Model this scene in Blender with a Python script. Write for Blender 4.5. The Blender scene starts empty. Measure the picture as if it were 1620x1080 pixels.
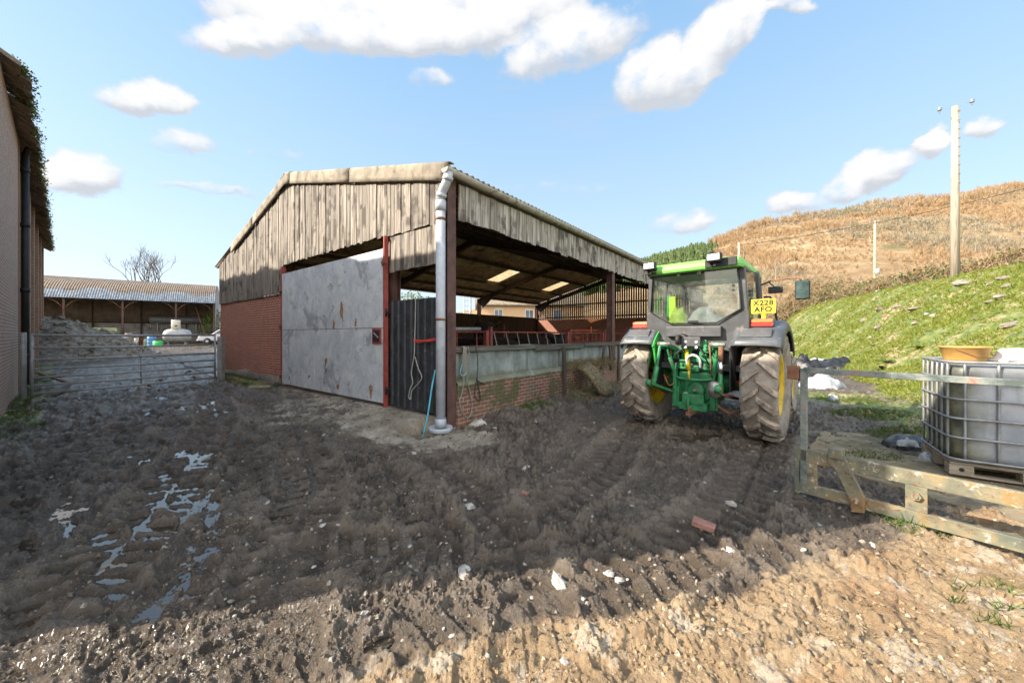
import bpy, math, random
import numpy as np
from mathutils import Vector, Matrix, Euler
random.seed(7); np.random.seed(7)
S = bpy.context.scene
COL = S.collection
F = 580.0; CH = 1.65
def P(px, py, Y):
    """world point seen at photograph pixel (px,py) at depth Y (used to measure where things stand)"""
    return Vector(((px-810)/F*Y, Y, CH-(py-530)/F*Y))
def G(px, py, z=0.0):
    Y = (CH-z)*F/(py-530); return Vector(((px-810)/F*Y, Y, z))
R = math.radians

# ---------------------------------------------------------------- mesh builder
class MB:
    def __init__(s): s.v=[]; s.f=[]; s.mi=[]; s.sm=[]
    def add(s, vs, fs, m=0, smooth=False):
        o=len(s.v); s.v.extend([tuple(v) for v in vs])
        for f in fs: s.f.append([i+o for i in f]); s.mi.append(m); s.sm.append(smooth)
    def box(s, c, d, rot=None, m=0, j=0.0):
        hx,hy,hz=d[0]/2,d[1]/2,d[2]/2
        vs=[Vector((x,y,z)) for x in(-hx,hx) for y in(-hy,hy) for z in(-hz,hz)]
        if j: vs=[v+Vector((random.uniform(-j,j),random.uniform(-j,j),random.uniform(-j,j))) for v in vs]
        if rot is not None: vs=[rot@v for v in vs]
        c=Vector(c); vs=[v+c for v in vs]
        s.add(vs,[(0,1,3,2),(4,6,7,5),(0,4,5,1),(2,3,7,6),(0,2,6,4),(1,5,7,3)],m)
    def beam(s,p,q,w,h,m=0,up=(0,0,1)):
        p=Vector(p);q=Vector(q);d=(q-p);L=d.length;d.normalize();up=Vector(up)
        x=d.cross(up)
        if x.length<1e-4: x=d.cross(Vector((1,0,0)))
        x.normalize(); z=x.cross(d)
        rot=Matrix((x,d,z)).transposed()
        s.box((p+q)/2,(w,L,h),rot,m)
    def ibeam(s,p,q,w,h,t=.012,m=0,up=(0,0,1)):
        p=Vector(p);q=Vector(q);d=(q-p).normalized();up=Vector(up)
        x=d.cross(up)
        if x.length<1e-4: x=d.cross(Vector((1,0,0)))
        x.normalize(); z=x.cross(d)
        s.beam(p,q,t,h-2*t-.002,m,up)
        s.beam(p+z*(h/2-t/2),q+z*(h/2-t/2),w,t,m,up); s.beam(p-z*(h/2-t/2),q-z*(h/2-t/2),w,t,m,up)
    def tube(s,pts,r,n=8,m=0,caps=True,smooth=True):
        pts=[Vector(p) for p in pts]; k=len(pts)
        rs=r if isinstance(r,(list,tuple)) else [r]*k
        o=len(s.v); prev=None
        for i,p in enumerate(pts):
            d=(pts[min(i+1,k-1)]-pts[max(i-1,0)])
            if d.length<1e-9: d=Vector((0,0,1))
            d.normalize()
            if prev is None:
                a=Vector((0,0,1)) if abs(d.z)<.9 else Vector((1,0,0))
                x=d.cross(a).normalized()
            else:
                x=prev-d*prev.dot(d)
                if x.length<1e-5: x=d.orthogonal()
                x.normalize()
            prev=x; y=d.cross(x)
            for j in range(n):
                a=2*math.pi*j/n; s.v.append(tuple(p+(x*math.cos(a)+y*math.sin(a))*rs[i]))
        for i in range(k-1):
            for j in range(n):
                j2=(j+1)%n
                s.f.append([o+i*n+j,o+i*n+j2,o+(i+1)*n+j2,o+(i+1)*n+j]); s.mi.append(m); s.sm.append(smooth)
        if caps:
            s.f.append([o+j for j in range(n)][::-1]); s.mi.append(m); s.sm.append(False)
            s.f.append([o+(k-1)*n+j for j in range(n)]); s.mi.append(m); s.sm.append(False)
    def lathe(s,prof,o=(0,0,0),axis='z',n=24,m=0,smooth=True,closed=False):
        """prof: list of (radius, height along axis)"""
        b=len(s.v); o=Vector(o)
        for (r,h) in prof:
            for j in range(n):
                a=2*math.pi*j/n; c,d=r*math.cos(a),r*math.sin(a)
                v={'z':(c,d,h),'x':(h,c,d),'y':(d,h,c)}[axis]
                s.v.append(tuple(o+Vector(v)))
        k=len(prof); rng=range(k) if closed else range(k-1)
        for i in rng:
            i2=(i+1)%k
            for j in range(n):
                j2=(j+1)%n
                s.f.append([b+i*n+j,b+i*n+j2,b+i2*n+j2,b+i2*n+j]); s.mi.append(m); s.sm.append(smooth)
    def prism(s,outline,fr,d,m=0,smooth=False):
        """outline: 2-D points; fr: function (u,v,w)->3-D; extruded over w in [0,d]"""
        n=len(outline)
        vs=[fr(u,v,0) for u,v in outline]+[fr(u,v,d) for u,v in outline]
        fs=[list(range(n))[::-1],[n+i for i in range(n)]]
        s.add(vs,fs,m)
        o=len(s.v)-2*n
        for i in range(n):
            s.f.append([o+i,o+(i+1)%n,o+n+(i+1)%n,o+n+i]); s.mi.append(m); s.sm.append(smooth)
    def sheet(s,grid,th=0.0,m=0,smooth=True):
        """grid: rows of 3-D points -> surface, with a second skin offset along the normal when th"""
        nr=len(grid); nc=len(grid[0]); b=len(s.v)
        for r_ in grid: s.v.extend([tuple(p) for p in r_])
        fs=[]
        for i in range(nr-1):
            for j in range(nc-1): fs.append([b+i*nc+j,b+i*nc+j+1,b+(i+1)*nc+j+1,b+(i+1)*nc+j])
        for f in fs: s.f.append(f); s.mi.append(m); s.sm.append(smooth)
        if th:
            g=[[Vector(p) for p in r_] for r_ in grid]; b2=len(s.v)
            for i in range(nr):
                for j in range(nc):
                    du=g[i][min(j+1,nc-1)]-g[i][max(j-1,0)]; dv=g[min(i+1,nr-1)][j]-g[max(i-1,0)][j]
                    nn=du.cross(dv); nn.normalize(); s.v.append(tuple(g[i][j]-nn*th))
            for f in fs: s.f.append([q-b+b2 for q in f][::-1]); s.mi.append(m); s.sm.append(smooth)
            def rim(a):
                for p,q in zip(a[:-1],a[1:]): s.f.append([b+q,b+p,b2+p,b2+q]); s.mi.append(m); s.sm.append(False)
            rim([j for j in range(nc)]); rim([(nr-1)*nc+j for j in range(nc)][::-1])
            rim([i*nc for i in range(nr)][::-1]); rim([i*nc+nc-1 for i in range(nr)])
    def build(s,name,mats,parent=None,bevel=0.0,loc=None):
        me=bpy.data.meshes.new(name); me.from_pydata([tuple(v) for v in s.v],[],s.f); 
        if not isinstance(mats,(list,tuple)): mats=[mats]
        for m in mats: me.materials.append(m)
        me.polygons.foreach_set('material_index',s.mi); me.polygons.foreach_set('use_smooth',s.sm); me.update()
        o=bpy.data.objects.new(name,me); COL.objects.link(o)
        if parent is not None: o.parent=parent
        if loc is not None: o.location=loc
        if bevel:
            b=o.modifiers.new('bevel','BEVEL'); b.width=bevel; b.segments=2; b.limit_method='ANGLE'; b.angle_limit=R(40); b.harden_normals=False
        return o
def np_mesh(name,verts,faces,mats,parent=None,smooth=False,mi=None):
    """fast mesh: verts (n,3) array; faces (m,3|4) array"""
    verts=np.asarray(verts,np.float32); faces=np.asarray(faces,np.int32); k=faces.shape[1]
    me=bpy.data.meshes.new(name); me.vertices.add(len(verts)); me.vertices.foreach_set('co',verts.ravel())
    me.loops.add(faces.size); me.loops.foreach_set('vertex_index',faces.ravel())
    me.polygons.add(len(faces)); me.polygons.foreach_set('loop_start',np.arange(0,faces.size,k,dtype=np.int32))
    me.polygons.foreach_set('loop_total',np.full(len(faces),k,np.int32))
    me.polygons.foreach_set('use_smooth',np.full(len(faces),smooth))
    for m in (mats if isinstance(mats,(list,tuple)) else [mats]): me.materials.append(m)
    if mi is not None: me.polygons.foreach_set('material_index',np.asarray(mi,np.int32))
    me.update(calc_edges=True); me.validate()
    o=bpy.data.objects.new(name,me); COL.objects.link(o)
    if parent is not None: o.parent=parent
    return o
def tag(o,label,cat,group=None):
    o['label']=label; o['category']=cat
    if group: o['group']=group
    return o
def thing(name,label,cat,loc=(0,0,0),rz=0.0,group=None):
    o=bpy.data.objects.new(name,None); COL.objects.link(o); o.location=loc; o.rotation_euler=(0,0,rz)
    o.empty_display_size=.2
    return tag(o,label,cat,group)
def kind(o,k): o['kind']=k; return o
def dup(root,loc=None,rz=None,label=None,group=None):
    r=root.copy(); COL.objects.link(r)
    if loc is not None: r.location=loc
    if rz is not None: r.rotation_euler=(0,0,rz)
    if label: r['label']=label
    if group: r['group']=group
    for ch in list(root.children):
        c=ch.copy(); COL.objects.link(c); c.parent=r
        for g in list(ch.children):
            d=g.copy(); COL.objects.link(d); d.parent=c
    return r
def spline(pts,n=6):
    pts=[Vector(p) for p in pts]; out=[]
    for i in range(len(pts)-1):
        a=pts[max(i-1,0)];b=pts[i];c=pts[i+1];d=pts[min(i+2,len(pts)-1)]
        for k in range(n):
            t=k/n; out.append(.5*((2*b)+(c-a)*t+(2*a-5*b+4*c-d)*t*t+(3*b-a-3*c+d)*t**3))
    out.append(pts[-1]); return out

# ---------------------------------------------------------------- numpy noise
def _h(i,j,s):
    q=np.sin(i*127.1+j*311.7+s*74.7)*43758.5453; return q-np.floor(q)
def vnoise(x,y,s=0):
    xi=np.floor(x); yi=np.floor(y); fx=x-xi; fy=y-yi
    u=fx*fx*fx*(fx*(fx*6-15)+10); v=fy*fy*fy*(fy*(fy*6-15)+10)
    a=_h(xi,yi,s);b=_h(xi+1,yi,s);c=_h(xi,yi+1,s);d=_h(xi+1,yi+1,s)
    return (a+(b-a)*u)+((c+(d-c)*u)-(a+(b-a)*u))*v
def fbm(x,y,o=4,s=0,gain=.5):
    t=0*x; a=1; n=0
    for k in range(o):
        t=t+a*vnoise(x,y,s+k*13); n+=a; a*=gain
        x,y=(x*.8-y*.6)*2.03+17.3,(x*.6+y*.8)*2.03+5.1
    return t/n
def sst(a,b,x):
    t=np.clip((x-a)/(b-a),0,1); return t*t*(3-2*t)
def pl_dist(x,y,pts):
    """distance to polyline, signed side (+ = right of travel), arc length"""
    D=np.full(x.shape,1e9); sd=np.zeros(x.shape); sl=np.zeros(x.shape); acc=0
    for (ax,ay),(bx,by) in zip(pts[:-1],pts[1:]):
        dx,dy=bx-ax,by-ay; L=math.hypot(dx,dy)
        t=np.clip(((x-ax)*dx+(y-ay)*dy)/(L*L),0,1)
        d=np.hypot(x-ax-t*dx,y-ay-t*dy); cr=((x-ax)*dy-(y-ay)*dx)/L
        m=d<D; D=np.where(m,d,D); sd=np.where(m,np.where(cr>=0,1.0,-1.0),sd); sl=np.where(m,acc+t*L,sl); acc+=L
    return D,sd,sl

# ---------------------------------------------------------------- material helper
class N:
    def __init__(s,name):
        s.m=bpy.data.materials.new(name); s.m.use_nodes=True; s.t=s.m.node_tree; s.t.nodes.clear()
        s.out=s.t.nodes.new('ShaderNodeOutputMaterial')
    def new(s,k,**kw):
        n=s.t.nodes.new(k)
        for a,b in kw.items(): setattr(n,a,b)
        return n
    def put(s,sock,v):
        if v is None: return
        if hasattr(v,'is_linked'): s.t.links.new(v,sock)
        else:
            if hasattr(sock.default_value,'__len__'):
                if len(sock.default_value)==4 and len(v)==3: v=(*v,1)
            sock.default_value=v
    def co(s,k='Object'): return s.new('ShaderNodeTexCoord').outputs[k]
    def mapv(s,v,scale=(1,1,1),loc=(0,0,0),rot=(0,0,0)):
        n=s.new('ShaderNodeMapping'); s.put(n.inputs[0],v); n.inputs[1].default_value=loc; n.inputs[2].default_value=rot; n.inputs[3].default_value=scale; return n.outputs[0]
    def noise(s,v,scale=5,detail=4,rough=.55,dist=0,out='Fac'):
        n=s.new('ShaderNodeTexNoise'); s.put(n.inputs['Vector'],v); n.inputs['Scale'].default_value=scale; n.inputs['Detail'].default_value=detail
        n.inputs['Roughness'].default_value=rough; n.inputs['Distortion'].default_value=dist
        if out!='Fac': return n.outputs[out]
        return s.math('MULTIPLY_ADD',n.outputs[0],1.75,-.375)   # stretch: the raw noise huddles round .5
    def vor(s,v,scale=5,feature='F1',out='Distance'):
        n=s.new('ShaderNodeTexVoronoi',feature=feature); s.put(n.inputs['Vector'],v); n.inputs['Scale'].default_value=scale; return n.outputs[out]
    def ramp(s,f,st,interp='LINEAR'):
        n=s.new('ShaderNodeValToRGB'); s.put(n.inputs[0],f); e=n.color_ramp.elements; n.color_ramp.interpolation=interp
        while len(e)<len(st): e.new(.5)
        for i,(p,c) in enumerate(st):
            e[i].position=p
            if not hasattr(c,'__len__'): c=(c,c,c)
            e[i].color=(*c,1) if len(c)==3 else c
        return n.outputs[0]
    def mix(s,f,a,b,mode='MIX'):
        n=s.new('ShaderNodeMix',data_type='RGBA',blend_type=mode); s.put(n.inputs[0],f); s.put(n.inputs[6],a); s.put(n.inputs[7],b); return n.outputs[2]
    def math(s,op,a,b=None,c=None,clamp=False):
        n=s.new('ShaderNodeMath',operation=op,use_clamp=clamp); s.put(n.inputs[0],a); s.put(n.inputs[1],b); s.put(n.inputs[2],c); return n.outputs[0]
    def mr(s,f,a,b,c=0,d=1,smooth=True):
        n=s.new('ShaderNodeMapRange'); 
        if smooth: n.interpolation_type='SMOOTHSTEP'
        s.put(n.inputs[0],f); n.inputs[1].default_value=a; n.inputs[2].default_value=b; n.inputs[3].default_value=c; n.inputs[4].default_value=d; return n.outputs[0]
    def sep(s,v):
        n=s.new('ShaderNodeSeparateXYZ'); s.put(n.inputs[0],v); return n.outputs
    def comb(s,x,y,z):
        n=s.new('ShaderNodeCombineXYZ'); s.put(n.inputs[0],x); s.put(n.inputs[1],y); s.put(n.inputs[2],z); return n.outputs[0]
    def isl(s): return s.new('ShaderNodeNewGeometry').outputs['Random Per Island']
    def attr(s,name): return s.new('ShaderNodeAttribute',attribute_name=name).outputs['Fac']
    def bump(s,h,strength=.5,dist=.02,nrm=None):
        n=s.new('ShaderNodeBump'); s.put(n.inputs['Height'],h); n.inputs['Strength'].default_value=strength; n.inputs['Distance'].default_value=dist
        if nrm is not None: s.put(n.inputs['Normal'],nrm)
        return n.outputs[0]
    def bsdf(s,col,rough=.6,metal=0,nrm=None,spec=.5,**kw):
        n=s.new('ShaderNodeBsdfPrincipled'); s.put(n.inputs['Base Color'],col); s.put(n.inputs['Roughness'],rough); s.put(n.inputs['Metallic'],metal)
        s.put(n.inputs['Specular IOR Level'],spec)
        if nrm is not None: s.put(n.inputs['Normal'],nrm)
        for k,v in kw.items(): s.put(n.inputs[k.replace('_',' ')],v)
        return n.outputs[0]
    def done(s,sh): s.t.links.new(sh,s.out.inputs[0]); return s.m

def simple(name,col,rough=.6,metal=0,var=.25,scale=6,bump=.15,dirt=None,dirtamt=.5,dscale=3,spec=.5,bdist=.01):
    """a painted / plain surface with tonal variation, optional dirt or rust blotches and fine bump"""
    n=N(name); v=n.co(); f=n.noise(v,scale,5,.6)
    lo=tuple(c*(1-var) for c in col); hi=tuple(min(1,c*(1+var)) for c in col)
    c=n.ramp(f,[(.25,lo),(.75,hi)])
    r=rough
    if dirt is not None:
        g=n.noise(n.mapv(v,loc=(3.1,7.7,1.3)),dscale,8,.68)
        k=n.mr(g,.74-.34*dirtamt,.98-.30*dirtamt); c=n.mix(k,c,dirt); r=n.mix(k,(rough,)*3,(.85,)*3)
        if metal: metal=n.math('MULTIPLY',n.math('SUBTRACT',1.0,k),metal)
    nb=n.bump(n.noise(v,scale*8,5,.65),bump,bdist)
    return n.done(n.bsdf(c,r,metal,nb,spec))
# ================================================================ MATERIALS
def brick_mat(name,c1,c2,mortar,scale=1.0,grime=(.10,.10,.09),gl=.35,moss=0.0,bw=.225,bh=.075,pale=None):
    n=N(name); v=n.co(); sx=n.sep(v)
    w=n.comb(n.math('ADD',sx[0],sx[1]),sx[2],0.0)
    wob=n.noise(v,9,2,.5,out='Color'); w2=n.mix(.006,w,wob,'ADD')
    b=n.new('ShaderNodeTexBrick'); n.put(b.inputs['Vector'],w2); b.inputs['Scale'].default_value=scale
    b.inputs['Mortar Size'].default_value=.011; b.inputs['Mortar Smooth'].default_value=.3; b.inputs['Brick Width'].default_value=bw; b.inputs['Row Height'].default_value=bh
    b.inputs['Color1'].default_value=(*c1,1); b.inputs['Color2'].default_value=(*c2,1); b.inputs['Mortar'].default_value=(*mortar,1); b.inputs['Bias'].default_value=0.0
    c=b.outputs['Color']
    c=n.mix(n.mr(n.noise(v,14,5,.7),.35,.8,0,.45),c,tuple(q*.55 for q in c1))
    if pale is not None: c=n.mix(n.mr(n.noise(n.mapv(v,(6,6,14)),2.2,6,.7),.5,.72,0,.75),c,pale)
    g=n.noise(v,1.3,8,.7); c=n.mix(n.mr(g,.5,.75,0,gl),c,grime)
    if moss: 
        gm=n.noise(n.mapv(v,loc=(5,2,8)),2.2,7,.7); c=n.mix(n.mr(gm,.62-.25*moss,.75-.2*moss,0,.8),c,(.075,.085,.03))
    h=n.math('SUBTRACT',n.math('MULTIPLY',n.noise(v,45,4,.7),.35),b.outputs['Fac'])
    return n.done(n.bsdf(c,.88,0,n.bump(h,.7,.008)))
def plank_mat(name,dark,mid,light,stain=.4,axis=2,var=.35,green=0.0,gs=1.0):
    """weathered boards: a tone per board, long grain along an axis, knots, drips"""
    n=N(name); v=n.co(); sc=[22*gs,22*gs,22*gs]; sc[axis]=1.1
    i=n.isl(); off=n.comb(n.math('MULTIPLY',i,37.0),n.math('MULTIPLY',i,91.0),n.math('MULTIPLY',i,53.0))
    add=n.new('ShaderNodeVectorMath',operation='ADD'); n.put(add.inputs[0],n.mapv(v,tuple(sc))); n.put(add.inputs[1],off)
    g=n.noise(add.outputs[0],1.0,7,.65,.6)
    add2=n.new('ShaderNodeVectorMath',operation='ADD'); n.put(add2.inputs[0],n.mapv(v,(1.6,1.6,1.6))); n.put(add2.inputs[1],off)
    bl=n.noise(add2.outputs[0],1.0,5,.6)
    c=n.ramp(g,[(.22,dark),(.48,mid),(.78,light)])
    c=n.mix(n.mr(i,0,1,0,var,False),c,tuple(q*.5 for q in mid))
    c=n.mix(n.mr(bl,.5,.72,0,stain),c,tuple(q*.7 for q in dark))
    if green: c=n.mix(n.mr(n.noise(v,1.7,6,.7),.45,.7,0,green),c,(.10,.12,.045))
    return n.done(n.bsdf(c,.85,0,n.bump(g,.55,.006)))

M={}
M['brick_red']=brick_mat('red_brickwork',(.50,.155,.09),(.32,.10,.062),(.58,.43,.33),gl=.2)
M['brick_feed']=brick_mat('mossy_brickwork',(.30,.11,.07),(.17,.07,.05),(.34,.31,.24),gl=.4,moss=.55,grime=(.14,.13,.09))
M['brick_inner']=brick_mat('inner_brickwork',(.36,.13,.08),(.27,.09,.06),(.38,.30,.24),gl=.2)
M['brick_old']=brick_mat('old_pale_brickwork',(.42,.235,.155),(.26,.155,.105),(.62,.56,.48),gl=.2,pale=(.60,.54,.46))
M['brick_pier']=brick_mat('pier_brickwork',(.34,.19,.11),(.26,.14,.08),(.40,.34,.27),gl=.25)
M['brick_house']=brick_mat('house_brickwork',(.78,.47,.23),(.70,.40,.19),(.75,.58,.40),gl=.05)
M['boards']=plank_mat('weathered_boards',(.075,.060,.048),(.26,.222,.182),(.47,.425,.365),stain=.85,var=.55)
M['boards_side']=plank_mat('grey_bleached_boards',(.09,.074,.058),(.33,.295,.25),(.62,.59,.545),stain=.85,var=.3)
M['boards_dark']=plank_mat('dark_brown_boards',(.035,.024,.018),(.085,.058,.042),(.14,.10,.08),stain=.3)
M['boards_wet']=plank_mat('damp_rail_timber',(.05,.045,.036),(.11,.10,.085),(.20,.19,.165),stain=.3,axis=0,green=.35)
M['pallet']=plank_mat('pallet_timber',(.16,.125,.085),(.36,.30,.22),(.52,.46,.36),stain=.35,axis=0)
M['pole_wood']=plank_mat('pole_timber',(.25,.20,.15),(.42,.35,.27),(.55,.48,.39),stain=.25,gs=1.4)
M['asb']=simple('weathered_fibre_cement',(.27,.23,.175),.9,0,.3,3,.3,(.13,.10,.065),.6,3.4,bdist=.003)
M['asb_under']=simple('fibre_cement_underside',(.46,.38,.29),.9,0,.35,2.5,.3,(.14,.11,.08),.5,2)
M['gutter']=simple('mossy_gutter_plastic',(.36,.345,.29),.7,0,.2,5,.2,(.15,.14,.09),.6,4)
M['pipe']=simple('grey_drainpipe_plastic',(.42,.45,.49),.45,0,.12,5,.15,(.28,.29,.29),.2,7)
M['steel_brown']=simple('red_oxide_steel',(.105,.052,.042),.7,0,.35,4,.3,(.17,.12,.095),.15,6)
M['steel_red']=simple('red_painted_steel',(.30,.055,.042),.6,0,.25,6,.3,(.18,.07,.05),.4,5)
M['steel_redworn']=simple('worn_red_rails',(.30,.075,.06),.6,0,.3,6,.3,(.34,.22,.18),.45,8)
M['galv']=simple('galvanised_tube',(.38,.39,.395),.5,.3,.2,9,.2,(.22,.20,.18),.35,5)
M['galv_pale']=simple('pale_galvanised_steel',(.62,.64,.66),.45,.3,.15,8,.2,(.35,.34,.32),.3,6)
M['black_tin']=simple('black_box_profile_sheet',(.028,.032,.038),.5,0,.4,4,.15,(.16,.15,.13),.34,14)
M['dark']=simple('near_black_paint',(.015,.015,.016),.6,0,.3,6,.15)
M['soffit']=simple('dusty_rafter_steel',(.085,.058,.046),.8,0,.3,4,.2)
M['render']=None
M['pitmoss']=simple('mossy_pit_wall',(.045,.055,.025),.95,0,.5,8,.6)
def door_mat():
    n=N('galvanised_door_sheet'); v=n.co(); s=n.mapv(v,(1,1,1))
    f=n.noise(s,2.4,8,.68,.8); c=n.ramp(f,[(.15,(.47,.52,.57)),(.5,(.68,.72,.765)),(.85,(.86,.875,.89))])
    st=n.noise(n.mapv(v,(9,9,.5)),1.5,6,.65); c=n.mix(n.mr(st,.45,.75,0,.4),c,(.70,.71,.71))
    ed=n.noise(n.mapv(v,loc=(3,5,9)),1.4,9,.62,1.2); c=n.mix(n.mr(n.math('ABSOLUTE',n.math('SUBTRACT',ed,.5)),.0,.018,.5,0),c,(.24,.265,.30))
    dp=n.noise(n.mapv(v,loc=(1,15,4)),1.2,7,.66,.4); c=n.mix(n.mr(dp,.62,.70,0,.6),c,(.27,.295,.33))
    ru=n.noise(n.mapv(v,(1.5,1.5,1.0),loc=(8.3,2.2,6.4)),1.35,6,.58); rk=n.mr(ru,.73,.77)
    c=n.mix(rk,c,n.ramp(n.noise(v,14,3),[(.3,(.26,.13,.055)),(.7,(.42,.26,.14))]))
    return n.done(n.bsdf(c,n.mix(rk,(.5,)*3,(.85,)*3),.25,n.bump(f,.12,.01)))
M['door']=door_mat()
def render_mat():
    n=N('green_grey_cement_render'); v=n.co(); f=n.noise(v,1.8,9,.7); z=n.sep(v)[2]
    c=n.ramp(f,[(.25,(.15,.175,.16)),(.5,(.255,.285,.265)),(.75,(.36,.385,.365))])
    st=n.noise(n.mapv(v,(7,7,.4)),1.2,5,.6); c=n.mix(n.mr(st,.52,.75,0,.6),c,(.125,.14,.12))
    mz=n.math('ADD',n.mr(z,.84,1.02,.5,0,False),n.math('MULTIPLY',n.noise(v,3,7,.7),.55))
    c=n.mix(n.mr(mz,.55,.85,0,.85),c,(.15,.145,.075))
    return n.done(n.bsdf(c,.9,0,n.bump(n.noise(v,30,6,.7),.35,.01)))
M['render']=render_mat()
def concrete_mat(name,a,b,moss=.3):
    n=N(name); v=n.co(); f=n.noise(v,1.6,9,.72); c=n.ramp(f,[(.25,a),(.75,b)])
    c=n.mix(n.mr(n.noise(n.mapv(v,loc=(4,4,4)),1.1,8,.7),.5,.68,0,moss),c,(.10,.095,.045))
    c=n.mix(n.mr(n.noise(n.mapv(v,loc=(9,1,4)),2.6,8,.72),.55,.7,0,.7),c,(.11,.09,.07))
    return n.done(n.bsdf(c,.88,0,n.bump(n.noise(v,22,8,.72),.6,.02)))
M['concrete']=concrete_mat('old_concrete',(.20,.185,.16),(.40,.375,.335),.15)
M['slab']=concrete_mat('mossy_slab',(.20,.155,.095),(.38,.31,.20),.8)
M['conc_base']=concrete_mat('cement_plinth',(.17,.15,.125),(.31,.28,.245),.3)
# --- tractor
M['green']=simple('tractor_green_paint',(.045,.33,.06),.35,0,.15,3,.05,(.10,.12,.05),.28,5)
M['green_roof']=simple('faded_green_roof',(.19,.50,.10),.45,0,.12,2,.05,(.16,.24,.08),.22,6)
M['green_hitch']=simple('hitch_green_paint',(.028,.205,.075),.4,0,.3,9,.15,(.10,.085,.06),.52,9)
M['yellow']=simple('wheel_yellow',(.62,.43,.02),.45,0,.2,5,.15,(.22,.16,.08),.5,6)
M['plastic']=simple('grey_black_plastic',(.068,.070,.073),.5,0,.25,5,.15,(.22,.20,.17),.36,7)
M['plastic2']=simple('fender_plastic',(.085,.092,.102),.42,0,.3,4,.12,(.30,.28,.25),.36,9)
M['steel']=simple('bare_worn_steel',(.36,.34,.31),.35,.7,.3,12,.3,(.16,.10,.06),.5,10)
M['rusty']=simple('rusty_steel',(.24,.11,.06),.8,.2,.4,9,.5,(.12,.06,.04),.5,6)
M['chrome']=simple('polished_ram',(.75,.75,.76),.12,1,.05,5,.02)
M['red_plastic']=simple('red_reflector',(.70,.03,.02),.25,0,.1,9,.05)
M['amber']=simple('orange_lens',(.85,.16,.03),.22,0,.1,30,.1)
M['tail_red']=simple('red_lens',(.62,.022,.015),.2,0,.12,30,.1)
M['lampglass']=simple('work_lamp_lens',(.72,.73,.75),.15,.2,.15,60,.4)
M['plate']=simple('yellow_plate',(.86,.63,.03),.4,0,.06,6,.03,(.35,.27,.05),.12,9)
M['plate_ink']=simple('black_lettering',(.02,.018,.012),.5,0,.1,6,.02)
M['hivis']=simple('lime_hi_vis_cloth',(.60,.86,.06),.8,0,.15,6,.3)
M['cloth']=simple('pale_sack_cloth',(.55,.56,.52),.85,0,.25,6,.4)
M['seat']=simple('cab_seat_fabric',(.06,.065,.06),.8,0,.3,9,.3)
def tyre_mat():
    n=N('muddy_rubber'); v=n.co(); f=n.noise(v,3.2,9,.68); g=n.noise(n.mapv(v,loc=(5,5,1)),16,6,.7)
    k=n.mr(n.math('ADD',f,n.math('MULTIPLY',g,.45)),.42,.80)
    mud=n.ramp(n.noise(v,6,7,.7),[(.15,(.20,.155,.115)),(.5,(.38,.31,.24)),(.85,(.60,.52,.42))])
    c=n.mix(k,(.028,.027,.026),mud)
    return n.done(n.bsdf(c,n.mix(k,(.5,)*3,(.9,)*3),0,n.bump(n.math('ADD',f,n.math('MULTIPLY',g,.5)),.6,.02)))
M['tyre']=tyre_mat()
def side_mat():
    n=N('dusty_sidewall'); v=n.co(); f=n.noise(v,5,8,.68)
    c=n.ramp(f,[(.2,(.15,.125,.10)),(.55,(.29,.25,.205)),(.85,(.42,.37,.315))])
    return n.done(n.bsdf(c,.85,0,n.bump(f,.3,.01)))
M['sidewall']=side_mat()
def glass_mat(name,tint,gloss=.25,op=.12):
    n=N(name); tr=n.new('ShaderNodeBsdfTransparent'); tr.inputs[0].default_value=(*tint,1)
    gl=n.new('ShaderNodeBsdfGlossy'); gl.inputs['Roughness'].default_value=.02; gl.inputs[0].default_value=(1,1,1,1)
    fr=n.new('ShaderNodeLayerWeight'); fr.inputs[0].default_value=.35
    mx=n.new('ShaderNodeMixShader'); n.put(mx.inputs[0],n.mr(fr.outputs['Fresnel'],0,1,.17,.7,False)); n.put(mx.inputs[1],tr.outputs[0]); n.put(mx.inputs[2],gl.outputs[0])
    df=n.new('ShaderNodeBsdfDiffuse'); df.inputs[0].default_value=(.55,.56,.53,1)
    m2=n.new('ShaderNodeMixShader'); v=n.co(); n.put(m2.inputs[0],n.mr(n.noise(v,3,7,.65),.35,.8,0,op)); n.put(m2.inputs[1],mx.outputs[0]); n.put(m2.inputs[2],df.outputs[0])
    return n.done(m2.outputs[0])
M['glass']=glass_mat('cab_glass',(.80,.88,.86),.2,.16)
M['mirror']=simple('mirror_glass',(.10,.14,.12),.05,.9,.4,6,.1)
M['window']=simple('dark_window_glass',(.25,.28,.30),.08,.3,.3,1,.02)
M['white_upvc']=simple('white_window_frame',(.75,.74,.70),.5,0,.08,4,.05)
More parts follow.
